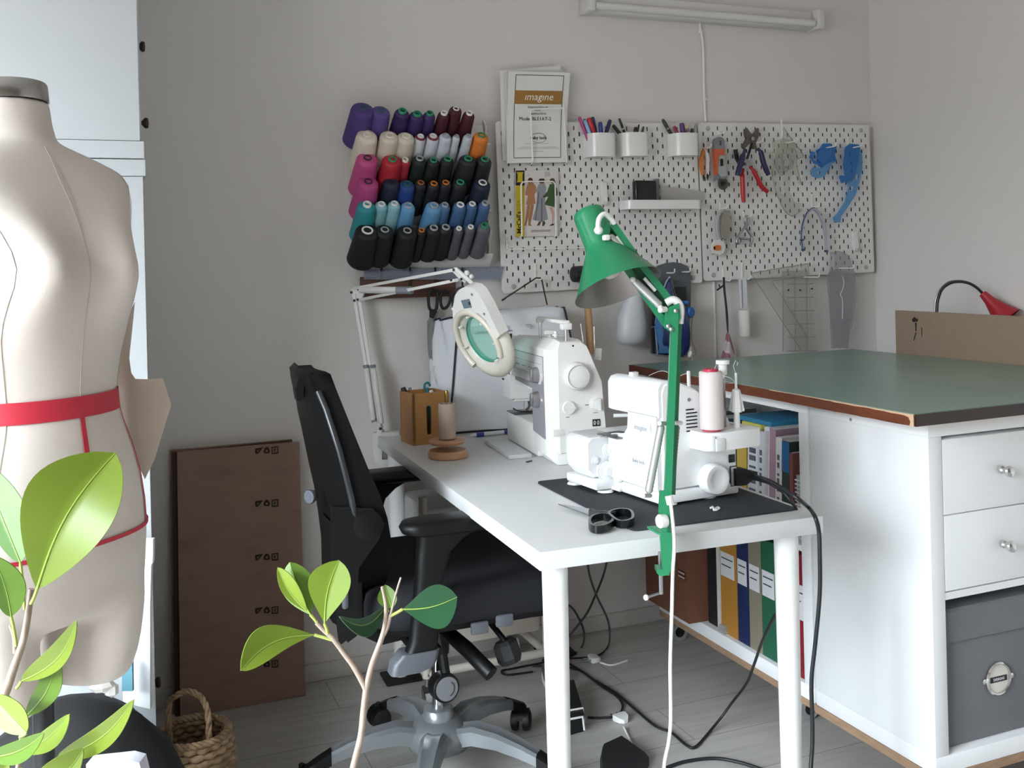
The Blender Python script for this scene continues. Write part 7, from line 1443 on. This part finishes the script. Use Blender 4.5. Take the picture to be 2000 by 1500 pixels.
M().bx((xl + .012, yf + .01, .40), (xr - .012, yb2 - .01, .56), .012).obj('bin', mat('bin_white', '#c9c8c5', .5), t)
def cable(nm, pts, r, label, mt=None, cat='cable'):
    tag(M().tube(smooth_path(pts, 6), r, 8).obj(nm, mt or mat('cord_black'), None, 80), label, cat)
F = lambda x, y, h=.005: onZ(x, y, h)
q = lambda x, y, d: at(x, y, d)
cable('cable', [q(1146, 1090, 2.45), q(1152, 1125, 2.5), q(1166, 1165, 2.6), q(1185, 1205, 2.7), q(1191, 1235, 2.75), F(1188, 1262, .02), F(1172, 1278), F(1150, 1284), F(1110, 1286)], .003, 'black cable drooping in a curve from under the table to the white plug')
cable('cable', [q(1187, 1090, 2.5), q(1178, 1125, 2.6), q(1162, 1165, 2.65), q(1145, 1200, 2.7), q(1120, 1232, 2.72), F(1095, 1262, .02), F(1060, 1290)], .003, 'black cable crossing behind the drooping one under the table')
cable('cable', [q(1085, 1175, 2.6), q(1115, 1185, 2.65), q(1134, 1215, 2.7), q(1141, 1240, 2.72), F(1137, 1262, .012), F(1118, 1280), F(1080, 1290), F(1000, 1306), F(980, 1310), F(990, 1318), F(1040, 1312)], .003, 'black cable looping low beside the left table leg')
cable('cable', [F(1100, 1290), F(1135, 1310), F(1175, 1340), F(1205, 1360), F(1216, 1380), F(1205, 1398), F(1175, 1402), F(1148, 1401)], .0034, 'black cable running back to the power strip')
cable('cable', [F(1300, 1500), F(1340, 1487), F(1395, 1481), F(1440, 1488), F(1480, 1500), F(1560, 1530)], .0042, 'black cable arching over the floor at the front, right of the white lamp cord')
def plug(px, py, ang, label, tail):
    p = F(px, py, .0); W = frame(p, (0, 0, 1), (cos(R(ang)), sin(R(ang)), 0)); t = thing('power_plug', label, 'plug', p, None, 'loose white plugs on the floor')
    M(W).loft([[(x, y, z) for y, z in ((-w, .002), (w, .002), (w, .002 + h), (-w, .002 + h))] for x, w, h in ((-.022, .006, .008), (-.012, .016, .014), (.006, .020, .016), (.014, .018, .015))]).obj('plug_body', WHITE2, t, 40)
    for y in (-.0095, .0095): M(W).tube([(.014, y, .009), (.032, y, .009)], .0022, 8).obj('pin', STEEL, t)
    M().tube(smooth_path(tail, 5), .0028, 8).obj('cord', WHITE2, t, 80)
plug(1160, 1292, 175, 'loose white plug lying near the wall behind the table leg', [F(1172, 1294, .007), F(1195, 1299, .004), F(1225, 1290, .004)]); plug(1213, 1408, 100, 'loose white plug lying on the floor beside the power strip', [F(1218, 1420, .006), F(1228, 1440, .004), F(1237, 1462, .004), F(1236, 1480, .004)])
# power strip
a, b, c3, d3 = F(1080, 1445, 0), F(1142, 1428, 0), F(1122, 1358, 0), F(1090, 1362, 0)
t = thing('power_strip', 'black power strip on the floor behind the left table leg', 'power strip', (a + b) / 2); PS = [a, b, c3, d3]
M().slab(PS, (0, 0, .045)).obj('body', BLACK, t)
for y in (1385, 1402): p0, p1 = F(1105, y + 4, .046), F(1138, y - 2, .046); M().tube([p0, p1, V((p1.x + .004, p1.y, .01))], .003, 8).obj('white_cord', WHITE2, t)
# foot pedal
t = thing('foot_pedal', 'black foot pedal on the floor at the front under the table', 'pedal', F(1215, 1510, 0))
pl = [F(1172, 1500, 0), F(1177, 1475, 0), F(1216, 1457, 0), F(1268, 1495, 0), F(1230, 1560, 0), F(1175, 1555, 0)]
M().loft([[p for p in pl], [p + V((0, 0, .02)) for p in pl], [pl[i].lerp(sum(pl, V()) / 6, .12) + V((0, 0, .034 + (.012 if i in (4, 5) else 0))) for i in range(6)]]).obj('body', mat('pedal_black', '#16171a', .6), t, 30)
